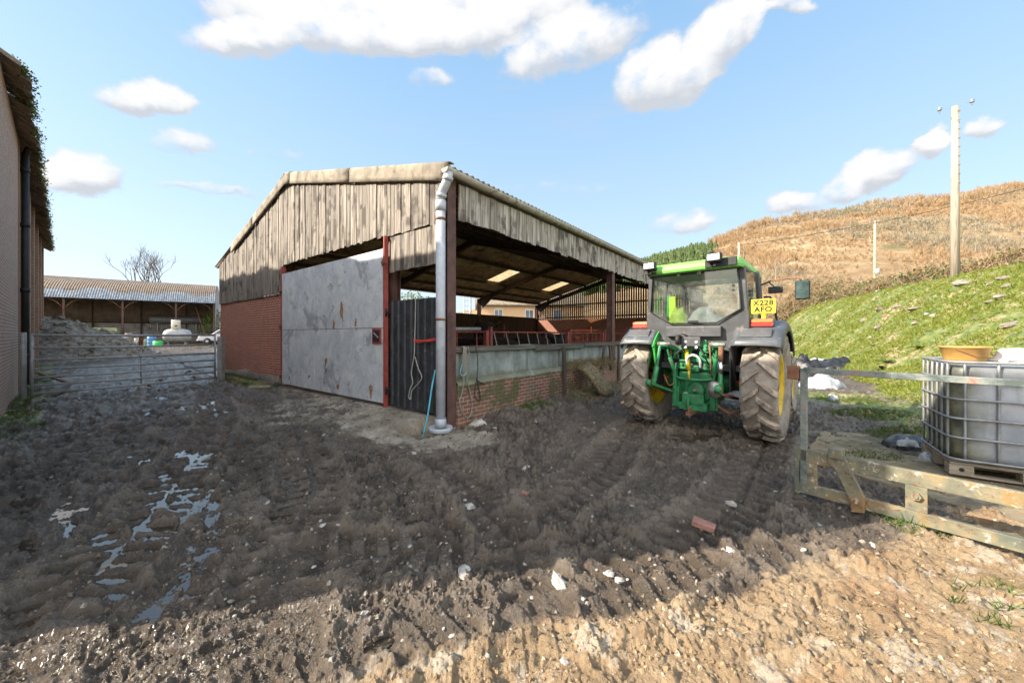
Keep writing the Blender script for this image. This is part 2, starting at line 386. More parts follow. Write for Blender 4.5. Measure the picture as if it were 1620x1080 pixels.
# --- other things
def frame_mat():
    n=N('lichened_green_yellow_steel'); v=n.co(); f=n.noise(v,3.5,9,.7)
    c=n.ramp(f,[(.12,(.085,.095,.065)),(.40,(.17,.16,.105)),(.55,(.24,.205,.125)),(.66,(.29,.18,.065)),(.80,(.20,.085,.035))])
    sc=n.noise(n.mapv(v,loc=(3,9,1)),22,6,.75); c=n.mix(n.mr(sc,.60,.68),c,n.ramp(n.noise(v,7,3),[(.4,(.16,.07,.035)),(.6,(.5,.49,.42))]))
    c=n.mix(n.mr(n.noise(n.mapv(v,loc=(7,2,5)),2.2,6,.6),.45,.75,0,.75),c,(.075,.10,.085))
    return n.done(n.bsdf(c,.65,.15,n.bump(sc,.35,.006)))
M['frame']=frame_mat()
def frame2_mat():
    n=N('chipped_green_rail'); v=n.co(); f=n.noise(v,5,8,.7)
    c=n.ramp(f,[(.3,(.07,.09,.085)),(.48,(.16,.185,.17)),(.58,(.24,.25,.22)),(.74,(.30,.12,.075)),(.9,(.22,.10,.06))])
    c=n.mix(n.mr(n.noise(n.mapv(v,loc=(2,2,2)),9,5,.7),.86,.92),c,(.62,.60,.57))
    return n.done(n.bsdf(c,.6,.2,n.bump(f,.3,.006)))
M['frame2']=frame2_mat()
def ibc_mat():
    n=N('cloudy_tank_plastic'); v=n.co(); f=n.noise(v,2.2,8,.65)
    c=n.ramp(f,[(.15,(.20,.225,.26)),(.55,(.33,.355,.39)),(.9,(.47,.49,.515))])
    st=n.noise(n.mapv(v,(5,5,.6)),2,6,.6); c=n.mix(n.mr(st,.5,.75,0,.55),c,(.20,.22,.225))
    sx=n.sep(v); ed=n.mr(n.math('ADD',n.math('MULTIPLY',sx[0],-1.0),n.math('MULTIPLY',n.noise(v,2.5,7,.7),.35)),.42,.72)
    c=n.mix(n.math('MULTIPLY',ed,.9),c,n.ramp(n.noise(v,4,6,.7),[(.35,(.06,.058,.03)),(.65,(.19,.185,.10))]))
    tp=n.mr(n.math('ADD',sx[2],n.math('MULTIPLY',n.noise(v,6,6,.7),.4)),1.2,1.38); c=n.mix(n.math('MULTIPLY',tp,.6),c,(.10,.10,.09))
    return n.done(n.bsdf(c,.4,0,n.bump(f,.15,.02),.5))
M['ibc']=ibc_mat()
M['ibc_white']=simple('white_tank_plastic',(.74,.76,.78),.4,0,.1,4,.05,(.5,.5,.48),.3,4)
M['bucket']=simple('orange_rubber_bucket',(.52,.295,.085),.55,0,.15,5,.12,(.40,.24,.10),.3,6)
M['basin']=simple('dirty_white_plastic',(.74,.71,.66),.5,0,.12,5,.15,(.34,.25,.19),.38,5)
M['tarp']=simple('black_silage_wrap',(.018,.018,.02),.28,0,.5,6,.5,(.10,.09,.08),.3,6)
M['foil']=simple('crumpled_white_sheet',(.44,.455,.47),.35,0,.25,7,.5,(.30,.29,.28),.35,6)
M['rope_grey']=simple('old_grey_rope',(.30,.275,.23),.9,0,.3,60,.8)
M['rope_dark']=simple('dark_wet_rope',(.05,.045,.04),.9,0,.3,60,.8)
M['rope_green']=simple('turquoise_twine',(.16,.42,.39),.8,0,.2,50,.6)
M['rope_red']=simple('red_baler_twine',(.55,.06,.035),.8,0,.25,50,.6)
M['rope_pale']=simple('pale_chain_cord',(.42,.41,.38),.8,0,.3,60,.8)
M['hose']=simple('blue_hose_plastic',(.10,.42,.55),.45,0,.2,8,.1,(.2,.2,.18),.3,9)
M['straw']=simple('matted_hay',(.27,.215,.125),.95,0,.5,18,.9,(.11,.085,.05),.5,7,bdist=.03)
M['stone']=simple('pale_limestone',(.44,.41,.37),.85,0,.25,9,.7,(.24,.20,.16),.42,9)
M['stone_grey']=simple('weathered_fieldstone',(.25,.215,.17),.9,0,.35,7,.8,(.20,.17,.13),.5,6)
M['old_brick']=simple('loose_brick',(.33,.165,.125),.9,0,.25,12,.7,(.46,.40,.34),.5,8)
M['rubble']=simple('rubble_earth',(.20,.165,.125),.95,0,.55,5,.9,(.42,.41,.39),.4,5)
M['blue_roof']=None
def dutch_roof_mat():
    n=N('rusty_galvanised_barn_roof'); v=n.co(); f=n.noise(v,.55,9,.72); z=n.sep(v)[2]
    c=n.ramp(n.noise(n.mapv(v,(3,3,.6)),1.5,5,.6),[(.3,(.14,.165,.195)),(.7,(.27,.30,.33))])
    k=n.math('ADD',n.math('MULTIPLY',n.mr(z,5.4,6.6,0,.75,False),1.0),f)
    rust=n.ramp(n.noise(v,2.5,6,.7),[(.2,(.12,.085,.06)),(.55,(.19,.135,.095)),(.85,(.20,.175,.13))])
    c=n.mix(n.mr(k,.60,.78),c,rust)
    return n.done(n.bsdf(c,.65,.2,None))
M['blue_roof']=dutch_roof_mat()
M['tin_tan']=simple('dusty_tan_tin',(.30,.245,.19),.8,0,.25,1.2,.1,(.20,.15,.11),.4,1)
M['tin_grey']=simple('dull_grey_tin',(.40,.385,.36),.7,0,.2,1.2,.1,(.22,.19,.16),.35,1)
M['gas_white']=simple('white_gas_tank_paint',(.36,.37,.37),.5,0,.15,1.5,.05,(.33,.32,.29),.4,1.5)
M['cream_box']=simple('cream_tank',(.74,.70,.58),.5,0,.08,4,.05)
M['lime_plastic']=simple('bright_green_drum',(.06,.62,.13),.4,0,.15,4,.05)
M['bluedrum']=simple('blue_drum',(.10,.24,.48),.45,0,.15,4,.05)
M['pale_green']=simple('pale_green_crates',(.36,.40,.20),.7,0,.3,3,.2,(.38,.25,.12),.4,3)
M['white_paint']=simple('white_car_paint',(.72,.73,.74),.3,0,.06,3,.02,(.40,.38,.35),.25,2)
M['slate']=simple('mossy_stone_slates',(.24,.195,.14),.95,0,.4,5,.7,(.20,.16,.11),.45,4)
M['porcelain']=simple('grey_insulator',(.22,.25,.27),.4,0,.2,9,.05)
M['wire']=simple('black_cable',(.03,.03,.032),.6,0,.1,9,.02)
M['cow_black']=simple('black_cow_coat',(.020,.016,.014),.75,0,.5,6,.3)
M['cow_brown']=simple('dark_brown_cow_coat',(.055,.028,.018),.75,0,.5,6,.3)
M['cow_nose']=simple('cow_muzzle',(.12,.09,.08),.5,0,.2,6,.2)
M['eartag']=simple('orange_ear_tag',(.85,.42,.03),.5,0,.05,6,.02)
M['bark']=simple('grey_bark',(.10,.085,.07),.9,0,.3,5,.6)
def leaf_mat(name,cols,rough=.7,tr=.25):
    n=N(name); i=n.isl(); k=len(cols); st=[((j+.5)/k,c) for j,c in enumerate(cols)]
    c=n.ramp(i,st); d=n.bsdf(c,rough,0,None,.3)
    t=n.new('ShaderNodeBsdfTranslucent'); n.put(t.inputs[0],c); mx=n.new('ShaderNodeMixShader'); mx.inputs[0].default_value=tr
    n.put(mx.inputs[1],d); n.put(mx.inputs[2],t.outputs[0]); return n.done(mx.outputs[0])
M['grass']=leaf_mat('pasture_grass',[(.12,.17,.02),(.19,.25,.025),(.29,.33,.05),(.15,.21,.02),(.40,.34,.12),(.24,.29,.035)],.6,.35)
M['grass_dark']=leaf_mat('rank_grass',[(.06,.12,.02),(.10,.17,.03),(.20,.19,.07)],.6,.3)
M['moss']=leaf_mat('roof_moss',[(.07,.10,.02),(.12,.14,.035),(.18,.16,.06),(.06,.075,.025)],.9,.15)
M['hedge_leaf']=leaf_mat('bramble_leaves',[(.17,.115,.05),(.23,.16,.07),(.12,.10,.04),(.09,.11,.03),(.28,.19,.09),(.14,.13,.045)],.7,.2)
M['ivy']=leaf_mat('ivy_leaves',[(.045,.085,.02),(.075,.12,.025),(.12,.16,.04)],.5,.2)
M['bush']=leaf_mat('green_bush_leaves',[(.10,.16,.03),(.16,.22,.05),(.22,.25,.07)],.6,.3)
M['wood_brown']=leaf_mat('bare_winter_woodland',[(.32,.21,.115),(.42,.295,.17),(.26,.175,.10),(.48,.37,.24),(.36,.225,.115),(.46,.38,.28),(.22,.15,.085)],.9,.1)
M['trunk_pale']=leaf_mat('pale_birch_stems',[(.50,.40,.30),(.40,.30,.21),(.33,.25,.18)],.9,.0)
M['conifer']=leaf_mat('conifer_needles',[(.06,.095,.028),(.085,.125,.036),(.115,.15,.05),(.05,.075,.03)],.9,.1)
M['haystem']=leaf_mat('hay_stems',[(.34,.27,.14),(.44,.36,.20),(.24,.18,.09),(.18,.14,.07)],.8,.2)
def rooflight_mat():
    n=N('yellowed_rooflight'); v=n.co(); f=n.noise(v,5,5,.6); c=n.ramp(f,[(.3,(.75,.52,.22)),(.7,(.95,.80,.50))])
    t=n.new('ShaderNodeBsdfTranslucent'); n.put(t.inputs[0],c); tr=n.new('ShaderNodeBsdfTransparent'); n.put(tr.inputs[0],c)
    mx=n.new('ShaderNodeMixShader'); mx.inputs[0].default_value=.45; n.put(mx.inputs[1],t.outputs[0]); n.put(mx.inputs[2],tr.outputs[0]); return n.done(mx.outputs[0])
M['rooflight']=rooflight_mat()
def ground_mat():
    n=N('farmyard_ground'); v=n.co(); wet=n.attr('wet'); grass=n.attr('grass'); dry_sunlit=n.attr('dry_sunlit'); conc=n.attr('conc'); hgt=n.attr('relief')
    f=n.noise(v,2.2,9,.68); g=n.noise(v,17,7,.7); g2=n.noise(n.mapv(v,loc=(5,3,1)),60,5,.7)
    mud=n.ramp(f,[(.2,(.050,.038,.028)),(.5,(.115,.089,.066)),(.8,(.205,.163,.123))])
    mud=n.mix(n.mr(g,.58,.85,0,.5),mud,(.25,.205,.16))
    mud=n.mix(n.mr(n.noise(n.mapv(v,loc=(8,4,2)),.55,7,.68),.40,.75,0,.62),mud,(.060,.043,.029))
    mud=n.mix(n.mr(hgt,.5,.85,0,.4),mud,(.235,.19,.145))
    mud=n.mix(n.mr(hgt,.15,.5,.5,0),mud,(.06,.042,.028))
    earth=n.ramp(n.math('ADD',n.math('MULTIPLY',f,.6),n.math('MULTIPLY',g,.4)),[(.15,(.17,.113,.06)),(.45,(.29,.20,.113)),(.8,(.42,.315,.195))])  # tan for drier soil, with sunlight put into the near strip's colour
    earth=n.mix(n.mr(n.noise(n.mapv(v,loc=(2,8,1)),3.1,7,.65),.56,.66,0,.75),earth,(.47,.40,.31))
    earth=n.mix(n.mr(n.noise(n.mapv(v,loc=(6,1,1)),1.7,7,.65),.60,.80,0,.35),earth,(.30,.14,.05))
    k=n.mr(n.math('ADD',dry_sunlit,n.math('MULTIPLY',n.math('SUBTRACT',f,.5),.7)),.35,.65)
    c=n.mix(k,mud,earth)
    cc=n.ramp(n.noise(v,3,9,.72),[(.2,(.16,.125,.09)),(.5,(.33,.28,.215)),(.8,(.50,.44,.355))])
    c=n.mix(n.mr(n.math('ADD',conc,n.math('MULTIPLY',n.math('SUBTRACT',n.math('ADD',n.math('MULTIPLY',f,.6),n.math('MULTIPLY',g,.4)),.5),1.3)),.42,.66),c,cc)
    gr=n.ramp(n.noise(v,4,8,.7),[(.3,(.085,.125,.025)),(.5,(.15,.195,.04)),(.68,(.27,.25,.09))])
    gr=n.mix(n.mr(n.noise(n.mapv(v,loc=(1,1,7)),.9,8,.7),.53,.66,0,.85),gr,(.40,.31,.175))
    c=n.mix(n.mr(n.math('ADD',grass,n.math('MULTIPLY',n.math('SUBTRACT',g,.5),1.1)),.35,.65),c,gr)
    fl=n.mr(n.noise(n.mapv(v,loc=(9,9,9)),38,3,.5),1.0,1.04); c=n.mix(n.math('MULTIPLY',fl,.75),c,(.52,.47,.39))
    r=n.mix(n.math('MULTIPLY',wet,n.mr(n.noise(n.mapv(v,loc=(3,1,2)),2.6,6,.65),.30,.58,.35,1)),n.mix(k,(.34,)*3,(.9,)*3),(.10,)*3)
    h=n.math('ADD',n.math('MULTIPLY',g,.7),n.math('MULTIPLY',g2,.35))
    return n.done(n.bsdf(c,r,0,n.bump(h,.85,.042),.5))
M['ground']=ground_mat()
def water_mat():
    n=N('muddy_standing_water'); v=n.co(); c=n.ramp(n.noise(v,1.3,4,.6),[(.3,(.035,.026,.016)),(.7,(.065,.052,.038))])
    return n.done(n.bsdf(c,.035,0,n.bump(n.noise(v,7,3,.5),.06,.01),.8))
M['water']=water_mat()
def hill_mat():
    n=N('bracken_hillside'); v=n.co(); f=n.noise(v,.02,9,.7); g=n.noise(v,.16,7,.72)
    c=n.ramp(n.math('ADD',n.math('MULTIPLY',f,.5),n.math('MULTIPLY',g,.5)),[(.2,(.18,.115,.055)),(.5,(.30,.20,.10)),(.8,(.42,.31,.175))])
    ol=n.mr(n.noise(n.mapv(v,loc=(50,20,9)),.035,6,.65),.62,.85,0,.8); c=n.mix(ol,c,(.12,.115,.045)); pk=n.mr(n.noise(n.mapv(v,loc=(5,90,9)),.05,6,.65),.62,.8,0,.7); c=n.mix(pk,c,(.50,.40,.26))
    return n.done(n.bsdf(c,.95,0,n.bump(g,.8,2.0)))
M['hill']=hill_mat()

M['crumb']=leaf_mat('mud_crumbs',[(.07,.053,.038),(.11,.085,.062),(.16,.127,.095),(.09,.068,.05),(.13,.104,.077),(.30,.26,.21)],.8,0)
M['crumb_dry_sunlit']=leaf_mat('dry_sunlit_crumbs',[(.20,.135,.075),(.27,.19,.11),(.33,.245,.15),(.17,.115,.06),(.40,.33,.24),(.24,.165,.09)],.9,0)  # drier earth tan that also carries the sunlit strip's brightness

M['scrub']=leaf_mat('russet_scrub',[(.33,.215,.115),(.41,.27,.145),(.28,.175,.09),(.37,.255,.14)],.9,.1)
M['scrub_grey']=leaf_mat('grey_brown_scrub',[(.30,.25,.18),(.38,.32,.235),(.24,.20,.14),(.20,.185,.10)],.9,.1)
M['cage']=simple('dull_cage_steel',(.27,.28,.29),.5,.35,.2,9,.2,(.20,.18,.15),.4,5)
# ================================================================ GROUND
BC=(-1.13,6.38); UX,UY=.613,.790          # barn corner and direction of its long side
BARN_RZ=math.atan2(UY,UX)
def barn_xy(x,y):
    dx,dy=x-BC[0],y-BC[1]; return dx*UX+dy*UY, dx*-UY+dy*UX
def barn_w(lx,ly,z=0): return Vector((BC[0]+lx*UX-ly*UY, BC[1]+lx*UY+ly*UX, z))
BANK_B=[(30,50),(18,24),(12.6,14),(9.3,9.3),(8.2,7.2),(8.4,5.4),(12,3.2),(22,.5)]
BANK_C=[(38,56),(27.5,33),(22.2,21),(20.3,15.5),(19.6,13),(24,9),(34,6)]
TRACKS=[[(-1.6,.4),(-2.4,1.6),(-3.4,3.5),(-5.6,7),(-8.4,10.2),(-11.9,13.6),(-18,20),(-24,30)],
        [(-.9,.6),(-1.35,2.0),(-2.2,4.1),(-4.2,7.0),(-7.0,9.5),(-10.6,12.6),(-16,18),(-22,30)],
        [(-3.4,1.0),(-4.6,3.0),(-6.2,5.6),(-8.8,9.2),(-12,12.4),(-19,19)],
        [(-1.5,2.75),(-.75,2.8),(.2,3.25),(1.1,4.5),(1.9,6.1),(2.72,7.2),(3.6,8.2)],
        [(-1.6,1.35),(-.8,1.72),(.25,2.2),(1.25,2.75),(2.3,3.7),(3.2,4.8),(4.1,5.9),(5.2,7.1)],
        [(.6,1.75),(1.5,1.6),(2.6,1.25),(3.8,.8)],[(1.9,2.7),(2.9,2.1),(4.2,1.4),(6,.7)],
        [(.0,1.0),(.15,1.5),(.15,2.2),(.0,3.0),(-.5,4.0),(-1.6,5.6)]]
PUDDLES=[(-3.02,3.5,.055,.62,2.03,.072),(-2.55,3.12,.05,.20,.5,.07),(-2.42,3.02,.04,.12,.3,.064),(-2.72,3.34,.035,.16,1.9,.07),(-2.3,3.0,.03,.08,.2,.064),(-2.13,3.36,.06,.15,.15,.066),(-.95,3.6,.09,.17,.2,.07),(-.85,3.25,.08,.14,.1,.07),
         (-.78,3.02,.06,.08,.1,.07),(-1.05,2.75,.035,.14,.2,.062),(-1.85,2.05,.03,.12,.3,.066),(-.72,1.98,.05,.08,.6,.055),(-3.6,4.7,.025,.5,2.05,.065),(-6.8,6.6,.05,.6,.1,.065),(-8.2,8.2,.08,.9,.5,.067),(3.0,6.0,.25,.45,.3,.05),
         (-10.5,17,2.2,.5,.9,.08),(-13,21,2.6,.7,.9,.08),(-9.4,14.8,1.1,.3,.8,.08),(-14.5,19,1.6,.4,.8,.08),(-12.6,26,2.2,.5,.3,.07),(-18,30,2.5,.7,.3,.06)]
def bank_t(x,y):
    db,sb,_=pl_dist(x,y,BANK_B); dc,sc,_=pl_dist(x,y,BANK_C)
    t=db/(db+dc+1e-6); t=np.where(sb<0,0,t); t=np.where(sc>0,t,np.where(sb<0,0,1.0))
    # right of travel (towards -y) is the bank: travel runs from far to near
    return t,sb*db,sc*dc
def base_h(x,y):
    far=.55*sst(14,30,y)*sst(3,-3,x)+.35*sst(30,60,y)*sst(3,-3,x)
    db,sb,_=pl_dist(x,y,BANK_B); dc,sc,_=pl_dist(x,y,BANK_C)
    side=BANK_SIDE
    inside=(sb*side>0); beyond=(sc*side>0)
    t=np.where(inside,np.where(beyond,1.0,db/(db+dc+1e-6)),0.0)
    q=sst(-.12,1.08,t); q=(q-sst(-.12,1.08,np.zeros(1))[0])/(1-sst(-.12,1.08,np.zeros(1))[0]); q=np.where(t>0,q,0)
    bank=4.45*np.clip(.55*q+.45*t,0,1)
    bank=bank*(1+.05*(fbm(x*.5,y*.5,3,5)-.5))+np.where(t>0,(fbm(x*.9,y*.9,4,8)-.5)*.45*np.sin(np.pi*np.clip(t,0,1))**.5,0)
    lx,ly=barn_xy(x,y)
    ins=sst(-2.6,-.1,lx)*sst(-.02,.12,ly)*sst(13.6,13.0,ly)*sst(22.6,22,lx)
    ramp=sst(-2.4,-.2,lx)*sst(.05,1.0,ly)*sst(8.5,6.0,ly)*.20
    fl=np.where((lx>-.12)&(ly>.02)&(ly<13)&(lx<22.2),.20,ramp)
    skirt=np.where(lx<0,.05*sst(-1.2,0,lx)*sst(13.5,12,ly)*sst(4,6,ly),0)
    edge=.13*np.exp(-np.clip(-ly,0,9)/.5)*sst(.5,1.3,lx)*sst(22.5,22,lx)*np.where(ly<0,1,0)
    return far+bank+np.maximum(fl,skirt)+edge, t
BANK_SIDE=1
_t=pl_dist(np.array([16.]),np.array([12.]),BANK_B)[1][0]; BANK_SIDE=1 if _t>0 else -1
def relief(x,y,t,detail=True):
    lx,ly=barn_xy(x,y); r=np.hypot(x,y)
    mudm=sst(.25,.0,t)*np.where((lx>-.15)&(ly>0)&(ly<13.2)&(lx<22.3),.15,1.0)
    conc=sst(1.25,.45,np.hypot((lx+.35)/1.1,(ly-.75)/1.7))*np.where(lx<.0,1,.6)
    conc=np.maximum(conc,.9*sst(1.0,.5,np.hypot((x+.95)/1.0,(y-5.75)/.75)))
    conc=np.maximum(conc,.55*sst(1.0,.4,np.hypot((lx+.8)/1.6,(ly-3.0)/2.2)))
    mudm=mudm*(1-.72*conc)
    right=sst(1.5,4.0,x-.25*y)*sst(6.5,4.5,y)          # trodden, drier ground by the fork frame
    mudm*=1-.45*right
    wx=x+.10*(fbm(x*2.6,y*2.6,3,3)-.5); wy=y+.10*(fbm(x*2.6+9,y*2.6,3,4)-.5)
    left=sst(-.6,-2.4,x+.05*y)
    h=.07*(fbm(x*.55,y*.55,3,1)-.5)
    h+=mudm*.05*(fbm(wx*1.6,wy*1.6,4,21)-.5)
    near=1-.55*sst(3.4,1.6,y); vary=near*(.35+1.3*sst(.35,.65,fbm(x*.7,y*.7,3,40)))
    if detail:
        rg=1-np.abs(2*fbm(wx*4.6,wy*4.6,4,31)-1)              # torn crests
        h+=mudm*(1-.5*left)*.042*vary*(rg**2.2-.55)
        cl=np.abs(2*fbm(wx*10,wy*10,3,51)-1)                   # clods parted by creases
        h+=mudm*(1-.45*left)*.050*vary*(cl-.3)
        c3=1-np.abs(2*fbm(x*24,y*24,3,61)-1); h+=(.3+.7*mudm)*.026*(c3-.6)*sst(26,6,r)
        c4=fbm(x*62,y*62,3,71); h+=(.35+.65*mudm)*.020*(c4-.5)*sst(11,4,r)
        c5=fbm(x*135,y*135,2,73); h+=.011*(c5-.5)*sst(6,3,r)
        pk=sst(.60,.52,fbm(x*17,y*17,2,77)); h-=.020*(1-pk)*sst(7,4,r)*(.3+.7*mudm)*sst(3.6,2.0,y)
        k1=sst(.49,.56,fbm(wx*6.5+7,wy*6.5,4,151,.6)); h+=mudm*.026*(k1-.5)*vary
        k2=sst(.50,.57,fbm(wx*17,wy*17,3,153,.6)); h+=(.25+.75*mudm)*.017*(k2-.5)*sst(16,7,r)
        spot=sst(.66,.74,fbm(wx*7.5+3,wy*7.5,3,75)); h+=mudm*.03*spot*(1-left)
    flat=1-.5*sst(2.6,1.4,y)
    for k,tr in enumerate(TRACKS):
        d,sd,sl=pl_dist(x,y,tr); strong=k in(0,1,3,4,7); wd=.27 if k<5 else .20
        nz=fbm(x*.9+k*7,y*.9,2,80+k)
        amp=sst(.22,.45,nz+.16)*(1.0 if strong else .75)
        dd=d+.035*(fbm(x*6,y*6,3,85)-.5)
        amp=amp*flat; band=sst(wd+.05,wd-.02,dd)*mudm*amp
        h=h*(1-.60*band)                                       # the tyre has flattened the clods
        a=dd*sd; ph=(sl/.19+np.where(a>0,.0,.5)+np.abs(a)*1.9+.12*(fbm(x*5,y*5,2,86)-.5))%1.0
        lug=sst(.0,.10,ph)*sst(.60,.50,ph)*sst(.0,.05,d)
        h+=band*((-.042 if strong else -.036)+(.052 if strong else .038)*lug)
        h+=mudm*amp*.05*np.exp(-((dd-wd-.09)/.07)**2)*(.4+1.2*fbm(x*3.1,y*3.1,3,88))
    if detail:
        st=fbm((x*.80-y*.60)*2.2,(x*.60+y*.80)*8.0,4,91)     # long smeared slip marks on the left
        h+=mudm*left*.060*(sst(.3,.7,st)-.5)
    h=h*(1-.38*sst(3.4,1.9,y)*sst(-14,-4,x))
    return h,mudm,conc
def wet_level(x,y,h0):
    """standing water: a nearly flat level in named dips plus a film over the slurry on the left"""
    lev=np.full(x.shape,-9.0)
    wob=.5*(fbm(x*4,y*4,3,105)-.5)
    for (px_,py_,rx,ry,rot,dep) in PUDDLES:
        c,s=math.cos(rot),math.sin(rot); dx,dy=x-px_,y-py_
        e=np.hypot((dx*c+dy*s)/ry if ry>rx else (dx*c+dy*s)/rx,( -dx*s+dy*c)/(rx if ry>rx else ry))
        lev=np.where(e+wob<1.0,np.maximum(lev,0.0),lev)
    return lev
def make_ground():
    # rings around the viewpoint: fine in front where the yard is looked down on, coarse behind and far out
    rr=[.55]
    while rr[-1]<75: rr.append(rr[-1]*(1.0047 if rr[-1]<16 else 1.010))
    while rr[-1]<2600: rr.append(rr[-1]*1.09)
    rr=np.array([0.02,.2,.4]+rr)
    th=np.concatenate([np.linspace(-R(68),R(68),1150),np.linspace(R(68),R(292),121)[1:-1]])
    nt=len(th); nr=len(rr)
    A,B=np.meshgrid(th,rr); x=(np.sin(A)*B).ravel(); y=(np.cos(A)*B).ravel()
    h0,t=base_h(x,y); rel,mudm,conc=relief(x,y,t)
    rlim=sst(90,50,np.hypot(x,y)); rel=rel*rlim
    # where water stands, the ground is pressed into a dip below its level
    lev=wet_level(x,y,h0); pool=lev>-1
    z=h0+rel
    dens=sst(-.5,-2.6,x-.06*y)*sst(60,25,y)*sst(.42,.60,fbm(x*.45,y*.45,3,111)+.12)       # slurry film
    lvl=np.where(pool,h0-.026,h0-.098+.071*dens+.02*(fbm(x*.7,y*.7,2,117)-.5))
    lvl=np.where((~pool)&(dens<.05),-9,lvl)
    lx,ly=barn_xy(x,y); lvl=np.where((lx>-.6)&(ly>-.7)&(ly<13.4)&(lx<22.5),-9,lvl); lvl=np.where(t>.02,-9,lvl); lvl=np.where(conc>.25,-9,lvl)
    z=np.where(pool,np.minimum(z,h0-.026+.5*np.clip(rel,-.05,.05)-.012),z)
    # pit beside the downpipe
    px_,py_=barn_xy(x,y); pit=sst(.30,.22,np.maximum(np.abs(px_+.42)/.9,np.abs(py_-.16)/1.0)); z=z-.34*pit
    i=np.arange(nr-1)[:,None]*nt; j=np.arange(nt)[None,:]; j2=(j+1)%nt
    faces=np.stack([i+j,i+j2,i+nt+j2,i+nt+j],-1).reshape(-1,4)
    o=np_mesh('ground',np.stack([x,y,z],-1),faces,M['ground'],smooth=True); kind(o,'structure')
    me=o.data
    def at(nm,a):
        q=me.attributes.new(nm,'FLOAT','POINT'); q.data.foreach_set('value',np.asarray(a,np.float32))
    wet=np.clip(sst(.0,-2.5,x-.05*y)*sst(.35,.6,fbm(x*.5,y*.5,3,121)+.1)*mudm*sst(50,20,y)+np.where(lvl>-5,sst(.03,.0,z-lvl),0),0,1)
    gm=sst(.015,.07,t)
    n2=fbm(x*1.3,y*1.3,4,131)
    gm=np.maximum(gm,.75*sst(6.0,7.4,x-.1*(y-6))*sst(13,9,y)*sst(4.6,5.6,y)*n2*1.6)
    gm=np.maximum(gm,.55*sst(2.2,3.6,x-.1*y)*sst(3.4,1.5,y)*sst(.45,.62,n2))
    gm=np.maximum(gm,sst(80,120,np.hypot(x,y)))
    gm=np.maximum(gm,.85*sst(-.75,-.15,lx)*sst(.1,-.05,lx)*sst(6.6,7.4,ly)*sst(13.6,12.8,ly)*sst(.40,.55,n2))
    gm=np.maximum(gm,.8*sst(-.75,-.1,ly)*np.where(ly<.05,1,0)*sst(1.2,2.5,lx)*sst(9,6,lx)*sst(.40,.56,n2))
    bt=-(x*.613+y*.79)-.48  # distance in front of the old brick building
    gm=np.maximum(gm,.8*np.where(np.abs(x*.633+y*.774+.81)<.55,1,0)*sst(.35,.5,n2)*sst(5,8,y))
    gm=np.where((lx>-.1)&(ly>0.1)&(ly<13)&(lx<22.2),0,gm)
    dry_sunlit=sst(2.35,1.55,y-.28*x+.55*(fbm(x*1.1,y*1.1,3,141)-.5))*sst(-3.8,-1.5,x+.3)+.75*sst(2.4,4.6,x-.15*y)*sst(6.0,4.0,y)  # drier soil; near strip also painted as sunlit earth up to the shadow edge
    dry_sunlit=np.maximum(dry_sunlit,.5*sst(-1.8,-.3,lx)*sst(1.5,3,ly)*sst(7.5,5.5,ly)*np.where(lx<0,1,0))
    dry_sunlit=np.maximum(dry_sunlit,.6*np.where((lx>-.1)&(ly>0.1)&(ly<13)&(lx<22.2),1,0))
    at('wet',wet); at('grass',gm); at('dry_sunlit',np.clip(dry_sunlit,0,1)); at('conc',conc); at('relief',np.clip(rel/.16+.5,0,1))
    # standing water: same grid, only the cells that lie under the level
    V=(lvl>-5)&(z<lvl); vf=V[faces].sum(1)
    near=(np.hypot(x,y)<60)[faces].all(1)
    okl=(lvl>-5)[faces].all(1)
    keep=(vf>=1)&okl&near
    wf=faces[keep]; u,inv=np.unique(wf,return_inverse=True)
    wv=np.stack([x[u],y[u],lvl[u]],-1)
    w=np_mesh('standing_water',wv,inv.reshape(-1,4),M['water'],smooth=True); kind(w,'structure')
    return o
GROUND=make_ground()
def gz(x,y,full=True):
    X=np.array([float(x)]);Y=np.array([float(y)]); h0,t=base_h(X,Y)
    return float((h0+(relief(X,Y,t)[0] if full else 0))[0])

# ---------------------------------------------------------------- sheets of concrete
def slab_under_tank():
    m=MB(); pts=[(3.95,4.95),(5.4,6.35),(8.3,5.0),(9.5,3.2),(7.2,1.9),(4.35,3.3)]
    out=[]
    for (a,b),(c,d) in zip(pts,pts[1:]+pts[:1]):
        for k in range(9):
            t=k/9; out.append((a+(c-a)*t+random.uniform(-.05,.05),b+(d-b)*t+random.uniform(-.05,.05)))
    m.prism(out,lambda u,v,w:(u,v,w-.10),.106); o=m.build('concrete_slab',M['slab']); return kind(o,'structure')
slab_under_tank()

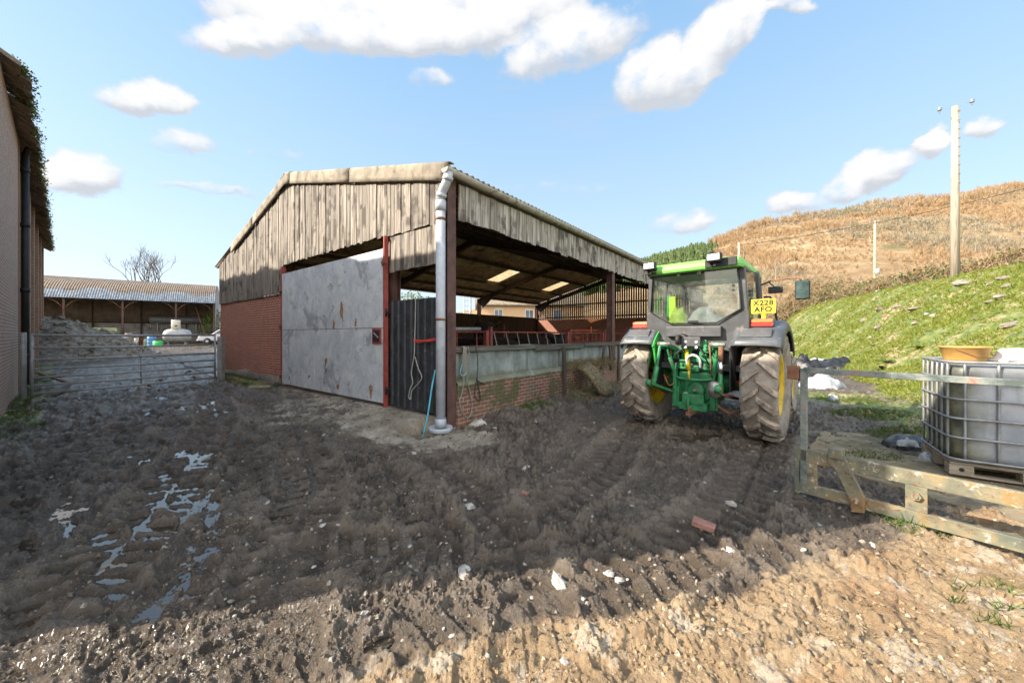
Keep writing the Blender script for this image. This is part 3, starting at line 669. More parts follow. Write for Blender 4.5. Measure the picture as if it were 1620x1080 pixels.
# ---------------------------------------------------------------- hillside beyond the hedge
HR=[(-900,0),(-260,2),(-100,12),(0,30),(113,62),(171,80),(204,91),(287,105),(364,114),(447,123),(620,148),(900,175),(1800,180)]
HX=np.array([a for a,_ in HR],float); HZ=np.array([b for _,b in HR],float)
def hill_h(x,y):
    s=np.clip((y-62)/(320-62),0,1.5); zr=np.interp(x*320/np.maximum(y,150),HX,HZ)
    prof=np.where(s<1,.12*s+.88*sst(-.05,1.15,s)/sst(-.05,1.15,np.array([1.0]))[0],1+.10*(s-1))
    n=(fbm(x*.012,y*.012,4,201)-.5)*18*np.clip(s,0,1)+(fbm(x*.05,y*.05,3,205)-.5)*5*np.clip(s*2,0,1)
    foot=3.2*sst(5,22,x)
    return foot+(zr-foot)*prof+n*np.clip(zr/80,0,1)
def make_hill():
    nx,ny=190,110
    xs=np.linspace(-500,1100,nx); ys=62*np.power(760/62,np.linspace(0,1,ny))
    X,Y=np.meshgrid(xs,ys); Z=hill_h(X,Y)-.3; Z[0,:]-=6
    i=np.arange(ny-1)[:,None]*nx; j=np.arange(nx-1)[None,:]
    f=np.stack([i+j,i+j+1,i+nx+j+1,i+nx+j],-1).reshape(-1,4)
    kind(np_mesh('hillside',np.stack([X.ravel(),Y.ravel(),Z.ravel()],-1),f,M['hill'],smooth=True),'structure')
make_hill()
rng=np.random.default_rng(11)
def tri_cloud(name,c,size,mat,stretch=(1,1,1),up=0.0,parent=None):
    """many small leaf faces: c centres (n,3), size (n,), random orientation"""
    n=len(c); a=rng.normal(size=(n,3)); a/=np.linalg.norm(a,axis=1,keepdims=True)
    b=rng.normal(size=(n,3)); b-=a*(a*b).sum(1,keepdims=True); b/=np.linalg.norm(b,axis=1,keepdims=True)
    a=a*np.array(stretch); b=b*np.array(stretch)
    s=np.asarray(size)[:,None]
    v=np.stack([c+a*s,c-a*s*.5+b*s*.62,c-a*s*.5-b*s*.62],1).reshape(-1,3)
    return np_mesh(name,v,np.arange(3*n).reshape(-1,3),mat,parent)
def strokes(name,p,q,w,mat,parent=None):
    """thin tapering 2-face crossed strokes from p to q, half-width w at p"""
    p=np.asarray(p,float);q=np.asarray(q,float);w=np.asarray(w,float)[:,None]; d=q-p
    e=np.cross(d,rng.normal(size=d.shape)); e/=np.linalg.norm(e,axis=1,keepdims=True)+1e-9
    e2=np.cross(d,e); e2/=np.linalg.norm(e2,axis=1,keepdims=True)+1e-9
    v=np.stack([p+e*w,p-e*w*.5+e2*w*.86,p-e*w*.5-e2*w*.86,q],1).reshape(-1,3); n=len(p)
    b=np.arange(n)[:,None]*4
    f=np.concatenate([b+[0,1,3],b+[1,2,3],b+[2,0,3]],1).reshape(-1,3)
    return np_mesh(name,v,f,mat,parent)
def make_woods():
    n=11500; x=rng.uniform(60,780,n*2); y=rng.uniform(75,345,n*2); 
    px_=810+F*x/y
    keep=(px_>1005)&(px_<1780)&(x/y>.3)&~((px_<1128+8*np.sin(y*.1)))
    keep&=fbm(x*.03,y*.03,3,303)+rng.uniform(-.15,.25,len(x))>.31
    x,y=x[keep][:n],y[keep][:n]; z=hill_h(x,y)-.3
    hgt=rng.uniform(1.6,4.8,len(x))*(.45+1.15*sst(.3,.7,fbm(x*.035,y*.035,3,305))); hgt*=np.where(y>285,1.35,.95)
    k=30; base=np.stack([x,y,z],-1)
    cc=np.repeat(base,k,0); hh=np.repeat(hgt,k)
    a=rng.uniform(0,2*np.pi,len(hh)); rr=np.sqrt(rng.uniform(0,1,len(hh)))*hh*.50; vz=rng.uniform(.25,1.0,len(hh))
    wdt=np.sin(np.clip(vz,.1,1)*np.pi*.85+.15)
    p=cc+np.stack([np.cos(a)*rr*.35*wdt,np.sin(a)*rr*.35*wdt,hh*(vz*.7)],-1)
    q=cc+np.stack([np.cos(a)*rr*wdt,np.sin(a)*rr*wdt,hh*np.minimum(vz*.78+.25,1.05)],-1)
    W_=np.repeat(.050+.00025*y,k)*rng.uniform(.6,1.5,len(hh)); zone=np.repeat(fbm(x*.014+2,y*.02,4,331)+rng.uniform(-.07,.07,len(x)),k)
    for nm,mk,mt in(('winter_woodland',(zone>=.44)&(zone<.56),'wood_brown'),('russet_scrub',zone<.44,'scrub'),('grey_scrub',zone>=.56,'scrub_grey')): kind(strokes(nm,p[mk],q[mk],W_[mk],M[mt]),'stuff')
    m=rng.uniform(size=len(x))<.30
    b=base[m]; o2=strokes('pale_tree_stems',b,b+np.stack([rng.normal(0,.3,m.sum()),rng.normal(0,.3,m.sum()),hgt[m]*1.05],-1),.10+.0004*y[m],M['trunk_pale']); kind(o2,'stuff')
    # conifer plantation on the left flank
    n=1500; x=rng.uniform(30,240,n*3); y=rng.uniform(170,345,n*3); px_=810+F*x/y
    keep=(px_>900)&(px_<1118+14*np.sin(y*.06)+rng.normal(0,5,len(x))); x,y=x[keep][:n],y[keep][:n]; z=hill_h(x,y)-.5
    hgt=rng.uniform(4.6,7.8,len(x)); V=[];Fc=[];o=0
    for i in range(len(x)):
        for L in range(5):
            z0=z[i]+hgt[i]*(.06+.17*L); r0=hgt[i]*.29*(1-.17*L); top=z0+hgt[i]*.30; ns=6; ph=rng.uniform(0,6)
            ring=[(x[i]+math.cos(ph+2*math.pi*q/ns)*r0*rng.uniform(.7,1.2),y[i]+math.sin(ph+2*math.pi*q/ns)*r0*rng.uniform(.7,1.2),z0-rng.uniform(0,.5)) for q in range(ns)]
            V+=ring+[(x[i],y[i],top)]; Fc+=[(o+q,o+(q+1)%ns,o+ns) for q in range(ns)]; o+=ns+1
    kind(np_mesh('conifer_plantation',np.array(V),np.array(Fc),M['conifer']),'stuff')
make_woods()

# ---------------------------------------------------------------- grass on the bank
def make_grass():
    n=260000; x=rng.uniform(7.5,32,n); y=rng.uniform(2.5,40,n); h0,t=base_h(x,y)
    vis=(y>2.5)&(x/y>.68)&(x/y<1.75)&(t>.03)&(rng.uniform(size=n)<np.clip(14/np.hypot(x,y),0,1)**1.3+.08)
    pat=fbm(x*.9,y*.9,4,401); vis&=(pat+rng.uniform(-.22,.22,n)>.40)
    x,y,h0,t,pat=x[vis],y[vis],h0[vis],t[vis],pat[vis]; z=h0+relief(x,y,t)[0]
    k=3; b=np.repeat(np.stack([x,y,z],-1),k,0); L=np.repeat(rng.uniform(.05,.13,len(x))*(.7+pat),k)
    b[:,:2]+=rng.normal(0,.03,(len(b),2)); d=rng.normal(0,.75,(len(b),3)); d[:,2]=.75
    q=b+d/np.linalg.norm(d,axis=1,keepdims=True)*L[:,None]
    kind(strokes('grass',b,q,np.full(len(b),.0085)+.0004*b[:,1],M['grass']),'stuff')
    # rank tufts and weeds at feet of walls, by the fork frame and below the bank
    P0=[]
    def patch(n,fx,fy,dens=1):
        for _ in range(n):
            a,c=fx(),fy(); P0.append((a,c))
    for _ in range(900):
        lx=-random.uniform(.02,.55)*random.random()**.6; ly=random.uniform(7.0,12.9); w=barn_w(lx,ly); 
        if vnoise(np.array([ly*1.3]),np.array([0.3]),5)[0]>.42: P0.append((w.x,w.y))
    for _ in range(650):
        ly=-random.uniform(.12,.6)*random.random()**.5; lx=random.uniform(2.0,6.2); w=barn_w(lx,ly)
        if vnoise(np.array([lx*1.6]),np.array([0.7]),6)[0]>.45: P0.append((w.x,w.y))
    for _ in range(700):
        s=random.uniform(-3.5,12); w=Vector((-10.5-.774*s,7.54+.633*s)); nrm=Vector((.633,.774)); q=w+nrm*random.uniform(.02,.7)*random.random()**.5; P0.append((q.x,q.y))
    for c,rad,cnt in [((6.6,6.0),.75,420),((7.4,7.6),.9,500),((8.6,9.2),.9,350),((3.45,3.15),.28,40),((4.15,2.6),.35,80),((3.9,2.3),.4,60),((4.3,1.7),.5,70),((3.2,2.2),.5,25),((4.9,5.0),.35,60)]:
        for _ in range(cnt):
            a=random.uniform(0,6.28); r_=rad*random.random()**.6; P0.append((c[0]+math.cos(a)*r_,c[1]+math.sin(a)*r_*.6))
    P0=np.array(P0); h0,t=base_h(P0[:,0],P0[:,1]); z=h0+relief(P0[:,0],P0[:,1],t)[0]
    k=7; b=np.repeat(np.stack([P0[:,0],P0[:,1],z-.005],-1),k,0); b[:,:2]+=rng.normal(0,.02,(len(b),2)); d=rng.normal(0,.6,(len(b),3)); d[:,2]=.7
    q=b+d/np.linalg.norm(d,axis=1,keepdims=True)*rng.uniform(.03,.12,(len(b),1))
    kind(strokes('rank_grass',b,q,np.full(len(b),.0045),M['grass_dark']),'stuff')
    # bits of straw trodden into the mud
    n=2600; x=rng.uniform(-4,5.5,n); y=rng.uniform(1.2,8,n); lx,ly=barn_xy(x,y); kp=(ly<-.1)|(lx<-.2); x,y=x[kp],y[kp]
    h0,t=base_h(x,y); z=h0+relief(x,y,t)[0]+.004; b=np.stack([x,y,z],-1); d=rng.normal(0,1,(len(b),3)); d[:,2]*=.25
    q=b+d/np.linalg.norm(d,axis=1,keepdims=True)*rng.uniform(.02,.09,(len(b),1)); 
    kind(strokes('trodden_straw',b,q,np.full(len(b),.0022),M['haystem']),'stuff')
make_grass()

def crumbs():
    n=21000; r_=1.1*np.exp(rng.uniform(0,1,n)*math.log(8.5)); a=rng.uniform(-R(57),R(57),n); x=np.sin(a)*r_; y=np.cos(a)*r_
    lx,ly=barn_xy(x,y); k=((ly<-.15)|(lx<-.3))&(y>.9)&((fbm(x*2,y*2,3,161)+rng.uniform(-.2,.2,n))>.45); x,y=x[k],y[k]; h0,t=base_h(x,y); k=t<.02; x,y,h0,t=x[k],y[k],h0[k],t[k]
    z=h0+relief(x,y,t)[0]; s=(.003+.0085*rng.uniform(0,1,len(x))**3)*(1+.10*np.hypot(x,y)); o=np.array([[-1,-1,-.6],[1,-1,-.6],[1,1,-.6],[-1,1,-.6],[0,-.6,.8],[.6,.5,.7],[-.7,.4,.6]])
    th=rng.uniform(0,6.28,len(x)); c,s_=np.cos(th),np.sin(th); ov=o[None]*(1+rng.uniform(-.45,.45,(len(x),7,3)))*s[:,None,None]; V=np.stack([ov[:,:,0]*c[:,None]-ov[:,:,1]*s_[:,None]+x[:,None],ov[:,:,0]*s_[:,None]+ov[:,:,1]*c[:,None]+y[:,None],ov[:,:,2]+z[:,None]+.3*s[:,None]],-1)
    Fc=np.array([[0,1,4],[1,5,4],[1,2,5],[2,3,6],[2,6,5],[3,0,4],[3,4,6],[4,5,6]])
    dry_sunlit=sst(2.35,1.55,y-.28*x)*sst(-2.6,-.9,x+.3)+.75*sst(2.4,4.6,x-.15*y)*sst(6,4,y)>.5  # same near strip as the ground, drier and tinted sunlit
    for nm,m_,mat in(('mud_crumbs',~dry_sunlit,M['crumb']),('earth_crumbs',dry_sunlit,M['crumb_dry_sunlit'])):
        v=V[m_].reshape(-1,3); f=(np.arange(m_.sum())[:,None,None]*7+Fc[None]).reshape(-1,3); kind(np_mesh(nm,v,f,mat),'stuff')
crumbs()
# ================================================================ OPEN CATTLE BARN
BARN=thing('cattle_barn','open sided cattle barn with weathered board gable and big galvanised door','barn',(BC[0],BC[1],0),BARN_RZ)
BL,BW=22.0,13.0
def roof_z(y): return 4.50+(y+.15)*.2437 if y<=6.5 else 6.12-(y-6.5)*.268
def roof_patch(m,x0,x1,y0,y1,dz=0,mi=0,th=.012):
    n=max(6,int(round((x1-x0)/.146*6))); g=[]
    for y in (y0,y1):
        g.append([Vector((x0+(x1-x0)*k/n,y,roof_z(y)+dz+.027*math.sin(2*math.pi*(x0+(x1-x0)*k/n)/.146))) for k in range(n+1)])
    m.sheet(g,th,mi)
RL=[(12.75,13.8),(18.9,19.95)]
m=MB(); roof_patch(m,-.14,22.2,-.17,3.2,.015); roof_patch(m,-.14,22.2,3.1,6.5,.0)
roof_patch(m,-.14,22.2,6.5,8.45,0)
xs=[-.14,RL[0][0],RL[0][1],RL[1][0],RL[1][1],22.2]
for a,b in((0,1),(2,3),(4,5)): roof_patch(m,xs[a],xs[b],8.45,10.4,0)
roof_patch(m,-.14,22.2,10.4,13.25,.0)
ROOF=m.build('roof',M['asb'],BARN); ROOF.data.materials.append(M['asb_under'])
for p in ROOF.data.polygons:
    if p.normal.z<-.5: p.material_index=1
for a,b in RL:
    m=MB(); roof_patch(m,a-.05,b+.05,8.4,10.45,.02,0,0); m.build('rooflight',M['rooflight'],BARN)
m=MB()   # ridge capping
m.sheet([[Vector((x,6.5+dy,6.15-abs(dy)*.24+(.035 if dy==0 else 0))) for x in [-.16+k*1.12 for k in range(21)]] for dy in(-.28,-.1,0,.1,.28)],.015)
m.build('ridge_cap',M['asb'],BARN)
# verge trim: rolled fibre-cement barge pieces over the gable boards
for (ya,yb) in((-.16,3.02),(3.06,6.28),(6.9,9.05),(9.1,11.25)):
    m=MB(); g=[]; ny=6
    prof=[(.02,.080),(-.05,.088),(-.10,.080),(-.122,.058),(-.130,.03),(-.131,-.06),(-.132,-.15),(-.133,-.225),(-.10,-.228)]
    for k in range(ny+1):
        y=ya+(yb-ya)*k/ny; g.append([Vector((px_,y,roof_z(y)+pz_+random.uniform(-.001,.001))) for px_,pz_ in prof])
    m.sheet(g,.012); m.build('verge_trim',M['asb'],BARN)
m=MB(); prof=[(.02,.095),(-.05,.103),(-.108,.093),(-.132,.066),(-.142,.03),(-.143,-.10),(-.144,-.235)]
m.sheet([[Vector((a,y,min(roof_z(y),6.10)+b)) for a,b in prof] for y in(6.18,6.5,6.98)],.012); m.build('verge_trim',M['asb'],BARN)

def boards(m,y0,y1,zb,zt,x0=-.055,wlo=.085,whi=.165,gap=.010,axis='y',jz=.02,j=.012):
    y=y0
    while y<y1-.02:
        w=min(random.uniform(wlo,whi),y1-y); z0=zb(y+w/2) if callable(zb) else zb; z1a=zt(y) if callable(zt) else zt; z1b=zt(y+w) if callable(zt) else zt
        z0+=random.uniform(-jz,jz); d=random.choice((0,0,j,j*1.6)); t=.022; xa=x0-d; wv=w-gap; tl=random.uniform(-.006,.006)
        if axis=='y': vs=[(xx,yy+(tl if q==0 else 0),zz) for xx in(xa,xa+t) for (yy,zz,q) in((y,z0,0),(y+wv,z0+random.uniform(-.006,.006),0),(y+wv,z1b,1),(y,z1a,1))]
        else: vs=[(yy+(tl if q==0 else 0),xx,zz) for xx in(xa,xa+t) for (yy,zz,q) in((y,z0,0),(y+wv,z0+random.uniform(-.006,.006),0),(y+wv,z1b,1),(y,z1a,1))]
        fs=[(0,1,2,3),(7,6,5,4),(0,4,5,1),(1,5,6,2),(2,6,7,3),(3,7,4,0)]
        if axis=='y': fs=[f[::-1] for f in fs]
        m.add(vs,fs); y+=w
m=MB(); top=lambda y:roof_z(y)-.05
boards(m,.03,1.70,3.62,top); boards(m,1.70,6.83,3.66,top); boards(m,6.83,12.98,2.85,top)
boards(m,.03,1.66,2.90,3.60,-.045,.13,.19)
m.build('gable_cladding',M['boards'],BARN)
m=MB(); boards(m,.24,21.9,3.72,4.34,-.045,.14,.20,.007,'x',.03); m.build('eave_cladding',M['boards_side'],BARN)
# steel frame
for i,x in enumerate((.11,7.35,14.65,21.9)):
    m=MB(); m.ibeam((x,.10,0.02),(x,.10,4.42),.20,.20,.014,0,(0,1,0)); m.build('steel_post',M['steel_brown'],BARN)
    m=MB(); m.ibeam((x,12.88,.02),(x,12.88,4.2),.20,.20,.014,0,(0,1,0)); m.build('steel_post',M['steel_brown'],BARN)
    m=MB(); m.ibeam((x,.1,roof_z(.1)-.36),(x,6.5,roof_z(6.5)-.36),.16,.26,.014); m.ibeam((x,6.5,roof_z(6.5)-.36),(x,12.9,roof_z(12.9)-.36),.16,.26,.014)
    m.prism([(.2,3.45),(.2,roof_z(.2)-.5),(1.5,roof_z(1.5)-.5)],lambda u,v,w,x=x:(x-.01+w,u,v),.02)
    m.prism([(12.8,3.3),(12.8,roof_z(12.8)-.5),(11.5,roof_z(11.5)-.5)],lambda u,v,w,x=x:(x-.01+w,u,v),.02)
    m.build('rafter',M['soffit'],BARN)
m=MB()
for y in (.55,1.75,3.0,4.2,5.4,6.3,6.75,8.3,10.5,11.7,12.7):
    m.beam((-.02,y,roof_z(y)-.125),(22.1,y,roof_z(y)-.125),.07,.16)
m.build('purlins',M['soffit'],BARN)
for y,zt in ((1.78,5.0-.35),(6.9,5.9)):
    m=MB(); m.ibeam((.16,y,.1),(.16,y,min(zt,roof_z(y)-.5)),.18,.18,.012); m.build('steel_post',M['steel_brown'],BARN)
m=MB(); m.beam((.02,.2,3.75),(.02,12.8,3.75),.06,.14); m.beam((.02,6.9,2.95),(.02,12.8,2.95),.06,.12); m.beam((.0,.2,3.0),(.0,1.7,3.0),.05,.1); m.beam((.03,.2,4.35),(21.9,.03,4.35),.001,.001)
m.build('cladding_rail',M['soffit'],BARN)
# brick below the boards, plinth
m=MB(); m.box((.10,9.93,1.43),(.23,6.14,2.86)); m.build('gable_wall',M['brick_red'],BARN)
m=MB()
g=[]
for k in range(40):
    y=6.88+6.1*k/39; zt=.30+.16*vnoise(np.array([y*1.3]),np.array([2.]),3)[0]+.06*vnoise(np.array([y*6]),np.array([2.]),4)[0]
    g.append([Vector((-.045,y,-.12)),Vector((-.040,y,zt*.6)),Vector((-.034,y,zt)),Vector((-.012,y,zt+.02))])
m.sheet(g,.0); m.build('plinth',M['conc_base'],BARN)
# galvanised door in four sheets
DOOR=MB()
ys=[1.745,4.735,6.73]; zs=[.28,1.795,3.385]
for a in range(2):
    for b in range(2):
        g=[]; y0,y1=ys[a]+.006,ys[a+1]-.006; z0,z1=zs[b]+.006,zs[b+1]-.006; nn=12
        for i in range(nn+1):
            g.append([Vector((-.115+-.004*math.sin(i*.9+a)*math.sin(j*.7+b)*(1 if 0<i<nn and 0<j<nn else 0)-.003*(a+b),y0+(y1-y0)*i/nn,z0+(z1-z0)*j/nn)) for j in range(nn+1)])
        DOOR.sheet(g,-.010,0,False)
dr=DOOR.build('door',M['door'],BARN)
m=MB(); m.beam((-.09,1.76,.28),(-.09,1.76,3.4),.05,.05); m.beam((-.09,6.72,.28),(-.09,6.72,3.4),.05,.05); m.beam((-.09,1.76,3.36),(-.09,6.72,3.36),.05,.05); m.beam((-.09,1.76,.31),(-.09,6.72,.31),.05,.05); m.beam((-.09,1.76,1.8),(-.09,6.72,1.8),.05,.05)
m.build('door_frame',M['steel_red'],dr)
m=MB(); m.box((-.135,1.95,1.63),(.03,.30,.31)); m.box((-.153,1.95,1.63),(.012,.22,.22),None,1); m.beam((-.165,2.02,1.70),(-.165,1.86,1.60),.02,.02,2); m.build('latch',[M['steel_red'],M['dark'],M['galv']],dr)
m=MB(); m.box((-.10,1.69,1.90),(.09,.034,3.46)); m.build('door_post',M['steel_red'],BARN)
m=MB(); m.box((-.08,6.79,1.95),(.10,.07,3.3)); m.build('door_post',M['steel_red'],BARN)
for y,zz in((6.78,2.9),(6.78,1.9),(6.78,.5),(1.69,3.1)):
    m=MB(); m.box((-.145,y,zz),(.035,.14,.05)); m.tube([(-.15,y+.03,zz-.07),(-.15,y+.03,zz+.07)],.018,8); m.build('hinge',M['rusty'],BARN)
# black box-profile side door
m=MB(); prof=[]; y=.17
while y<1.64:
    for dy,dx in((0,0),(.125,0),(.145,-.032),(.18,-.032),(.20,0)): prof.append((y+dy,-.05+dx))
    y+=.20
prof=[p for p in prof if p[0]<1.655]
g=[[Vector((dx,yy,z)) for yy,dx in prof] for z in(.27,.9,1.6,2.32)]
m.sheet(g,.006,smooth=False); sd=m.build('side_door',M['black_tin'],BARN)
for zz in (2.1,.55):
    m=MB(); m.box((-.10,1.60,zz),(.03,.14,.06)); m.tube([(-.11,1.66,zz-.08),(-.11,1.66,zz+.08)],.02,8); m.build('hinge',M['dark'],sd)
# feed wall
m=MB(); x0=.22
m.box((11.1,.10,.34),(21.75,.26,.80)); FW=m.build('feed_wall',M['brick_feed'],BARN)
m=MB(); g=[]
for k in range(90):
    x=.24+21.7*k/89; e=.035*(vnoise(np.array([x*2.2]),np.array([1.]),9)[0]-.5)
    g.append([Vector((x,-.036,.735+e)),Vector((x,-.03,.755+e)),Vector((x,.02,.79+e*.6)),Vector((x,.085,.845+e*.4))])
m.sheet(g,-.004); m.build('sloping_ledge',M['render'],BARN)
m=MB()
for a,b in((.25,2.55),(2.56,3.9),(4.0,7.2),(7.5,14.5),(14.8,21.8)): m.box(((a+b)/2,.14,1.075),(b-a,.12,.50))
m.build('rendered_panel',M['render'],BARN)
m=MB()
for a,b,z,h in((.05,2.9,1.385,.10),(2.75,5.2,1.355,.13),(5.22,7.25,1.375,.10),(7.45,12.5,1.375,.11),(12.5,21.8,1.375,.11)): m.box(((a+b)/2,.09+.012*(a<1),z),(b-a,.19,h),None,0,.006)
m.build('top_rail',M['boards_wet'],BARN)
for x,w,z0,z1,tilt in((3.95,.13,.05,1.36,0),(6.35,.10,.62,1.34,.10),(6.95,.12,.55,1.34,-.06),(7.62,.12,.1,1.34,.02)):
    m=MB(); m.beam((x-tilt,-.075,z0),(x+tilt,-.06,z1),w,.05,0,(0,1,0)); m.build('batten',M['boards_dark'],BARN)
# back wall: brick with spaced boards above
m=MB(); m.box((22.0,6.5,1.45),(.22,12.7,2.9)); m.build('back_wall',M['brick_inner'],BARN)
m=MB(); y=.15
while y<12.8:
    m.box((22.05,y+.05,(2.80+roof_z(y)-.1)/2),(.022,.118,roof_z(y)-.1-2.80)); y+=.172
m.build('spaced_boards',M['boards_dark'],BARN)
m=MB(); m.beam((21.95,.2,3.1),(21.95,12.8,3.1),.06,.10); m.beam((21.95,.2,4.1),(21.95,12.8,4.1),.06,.10); m.build('cladding_rail',M['soffit'],BARN)
m=MB(); boards(m,.3,21.9,.12,3.12,12.93,.15,.2,.002,'x',.01,.006); m.build('side_boarding',M['boards_dark'],BARN)
# gutter and downpipe
m=MB(); g=[]; nx=24
for k in range(nx+1):
    x=-.19+22.2*k/nx; zc=4.455-.010*k/nx+random.uniform(-.006,.006)
    g.append([Vector((x,-.145+.078*math.cos(a),zc+.078*math.sin(a))) for a in [math.pi*(1+q/9) for q in range(10)]])
m.sheet(g,-.006)
for x in (1.9,3.9,5.9,7.9,9.9,11.9,13.9,15.9,17.9,19.9):
    m.sheet([[Vector((x+d,-.145+.086*math.cos(a),4.455+.086*math.sin(a))) for a in [math.pi*(1+q/9) for q in range(10)]] for d in(-.05,.05)],-.008)
m.prism([(.078*math.cos(math.pi*(1+q/9)),.078*math.sin(math.pi*(1+q/9))) for q in range(10)],lambda u,v,w:(-.19+w,-.145+u,4.455+v),.008)
gt=m.build('gutter',M['gutter'],BARN)
m=MB(); R_=.082
m.tube([(-.12,.03,.09),(-.12,.03,3.80)],R_,18)
m.tube([(-.12,.03,3.78),(-.12,.03,3.95)],R_+.012,18)
m.tube([(-.12,.03,3.93),(-.12,.025,4.05),(-.115,-.02,4.13),(-.11,-.09,4.22),(-.105,-.135,4.30),(-.10,-.145,4.40)],R_-.004,16)
m.tube([(-.118,.024,4.02),(-.117,.005,4.075)],R_+.010,16); m.tube([(-.106,-.125,4.27),(-.104,-.142,4.33)],R_+.008,16)
m.tube([(-.12,.03,.07),(-.12,.03,.22)],R_+.010,18)
dp=m.build('downpipe',M['pipe'],BARN)
for zz in(3.62,1.9):
    m=MB(); m.tube([(-.12,.03,zz),(-.12,.03,zz+.04)],R_+.008,18); m.box((-.05,.08,zz+.02),(.10,.10,.035)); m.build('pipe_bracket',M['rusty'],dp)
# --- things standing about the barn
def btag(m,name,mat,label,cat,group=None,bevel=0):
    o=m.build(name,mat,None,bevel); o.location=(BC[0],BC[1],0); o.rotation_euler=(0,0,BARN_RZ); return tag(o,label,cat,group)
def bthing(name,label,cat,lx,ly,lz=0,rz=0,group=None): return thing(name,label,cat,barn_w(lx,ly,lz),BARN_RZ+rz,group)
# feed barriers behind the wall
def barrier(lab,x0,x1,n,slant,post=True,y=3.0,cat='feed barrier'):
    t=bthing('feed_barrier',lab,cat,x0,y,.2); L=x1-x0
    m=MB(); m.tube([(0,0,1.55),(L,0,1.55)],.030,8); m.build('top_rail',M['steel_redworn'],t)
    m=MB(); m.tube([(0,0,.72),(L,0,.72)],.027,8); m.tube([(0,0,1.12),(L,0,1.12)],.014,6) if not slant else None; m.build('lower_rail',M['steel_redworn'],t)
    m=MB(); m.box((L/2,0,.32),(L,.05,.62)); m.build('kick_board',M['boards_dark'],t)
    for k in range(n):
        x=L*(k+.5)/n; m=MB(); m.tube([(x-slant,0,1.54),(x+slant,0,.62)],.021,6); m.build('bar',M['cage'] if slant else M['steel_redworn'],t)
    m=MB(); m.beam((-.02,0,0),(-.02,0,1.72),.10,.10,0,(0,1,0)); m.build('upright',M['steel_redworn'],t)
    m=MB(); m.beam((L+.02,0,0),(L+.02,0,1.6),.13,.13,0,(0,1,0)); m.build('upright',M['steel_redworn'],t)
barrier('red tubular barrier with upright bars just behind the corner post',1.0,4.35,4,0)
barrier('red feed barrier with slanting bars where dark cattle feed',4.6,9.6,8,.17)
barrier('red barrier with close upright bars beside the second steel post',9.85,13.2,7,0)
barrier('plain red barrier at the far end behind the tractor',13.5,20.5,8,0)
m=MB(); m.tube([(1.2,3.3,1.82),(4.3,3.2,1.85)],.055,10); btag(m,'pale_pole',M['galv_pale'],'pale round pole resting along the nearest red cattle barrier','pole')
def pen_gate(lab,x,y,L,rz):
    t=bthing('pen_gate',lab,'gate',x,y,.2,rz)
    for z in(.35,.65,.95,1.3,1.75):
        m=MB(); m.tube([(0,0,z),(L,0,z)],.022,6); m.build('rail',M['steel_redworn'],t)
    for xx in(0,L*.5,L):
        m=MB(); m.beam((xx,0,0),(xx,0,2.0),.06,.06,0,(0,1,0)); m.build('upright',M['steel_redworn'],t)
pen_gate('red pen gate across the barn beside the far brick wall',17.0,3.2,4.6,R(86))
pen_gate('red tubular pen gate standing deep in the barn near the side boarding',9.6,6.5,5.2,R(80))
pen_gate('red railed pen division nearest the big galvanised door',4.4,6.0,5.4,R(84))
# mat of hay leaning on the feed wall, hay on the ledge
m=MB(); random.seed(3)
def hay_block(m,L,W,T,n=7):
    g=[]
    for i in range(n+1):
        row=[]
        for j in range(n+1):
            u,v=i/n-.5,j/n-.5; ed=1-.6*max(abs(u)*2,abs(v)*2)**6
            row.append(Vector((u*L+random.uniform(-.03,.03),v*W+random.uniform(-.03,.03),T*ed+random.uniform(-.02,.02))))
        g.append(row)
    m.sheet(g,T*.9)
hay_block(m,.62,.98,.13)
t=thing('hay_slab','flattened slab of old hay leaning on the feed wall near the tractor wheel','hay',barn_w(4.95,-.42,.36),BARN_RZ)
o=m.build('matted_hay',M['straw'],t); o.rotation_euler=(R(48),R(-6),R(4))
c=rng.uniform(-.5,.5,(1500,3))*np.array([.66,1.0,.05])+np.array([0,0,.11]); d=rng.normal(0,1,(1500,3))*np.array([1,1,.35])
o=strokes('loose_stems',c,c+d/np.linalg.norm(d,axis=1,keepdims=True)*.10,np.full(1500,.0035),M['haystem'],t); o.rotation_euler=(R(48),R(-6),R(4))
n=5200; lx=rng.uniform(4.05,7.4,n); k=.5+.5*fbm(lx*2.3,lx*0,3,77); ly=rng.uniform(-.09,.08,n); lz=.80+.8*(ly+.05)+rng.uniform(0,1,n)**2*.16*k-rng.uniform(0,1,n)**3*.14
W=np.array([barn_w(a,b,c_) for a,b,c_ in zip(lx,ly,lz)]); d=rng.normal(0,1,(n,3)); d[:,2]=d[:,2]*.6-.35
o=strokes('spilled_hay',W,W+d/np.linalg.norm(d,axis=1,keepdims=True)*rng.uniform(.04,.13,(n,1)),np.full(n,.004),M['haystem']); kind(o,'stuff')
n=3400; lx=rng.uniform(3.6,8.0,n); ly=-.12-rng.uniform(0,1,n)**1.6*.85; W=np.array([barn_w(a,b) for a,b in zip(lx,ly)]); h0,t_=base_h(W[:,0],W[:,1]); W[:,2]=h0+relief(W[:,0],W[:,1],t_)[0]+.01+rng.uniform(0,.04,n)
d=rng.normal(0,1,(n,3)); d[:,2]*=.35
kind(strokes('loose_hay',W,W+d/np.linalg.norm(d,axis=1,keepdims=True)*rng.uniform(.04,.12,(n,1)),np.full(n,.0035),M['haystem']),'stuff')
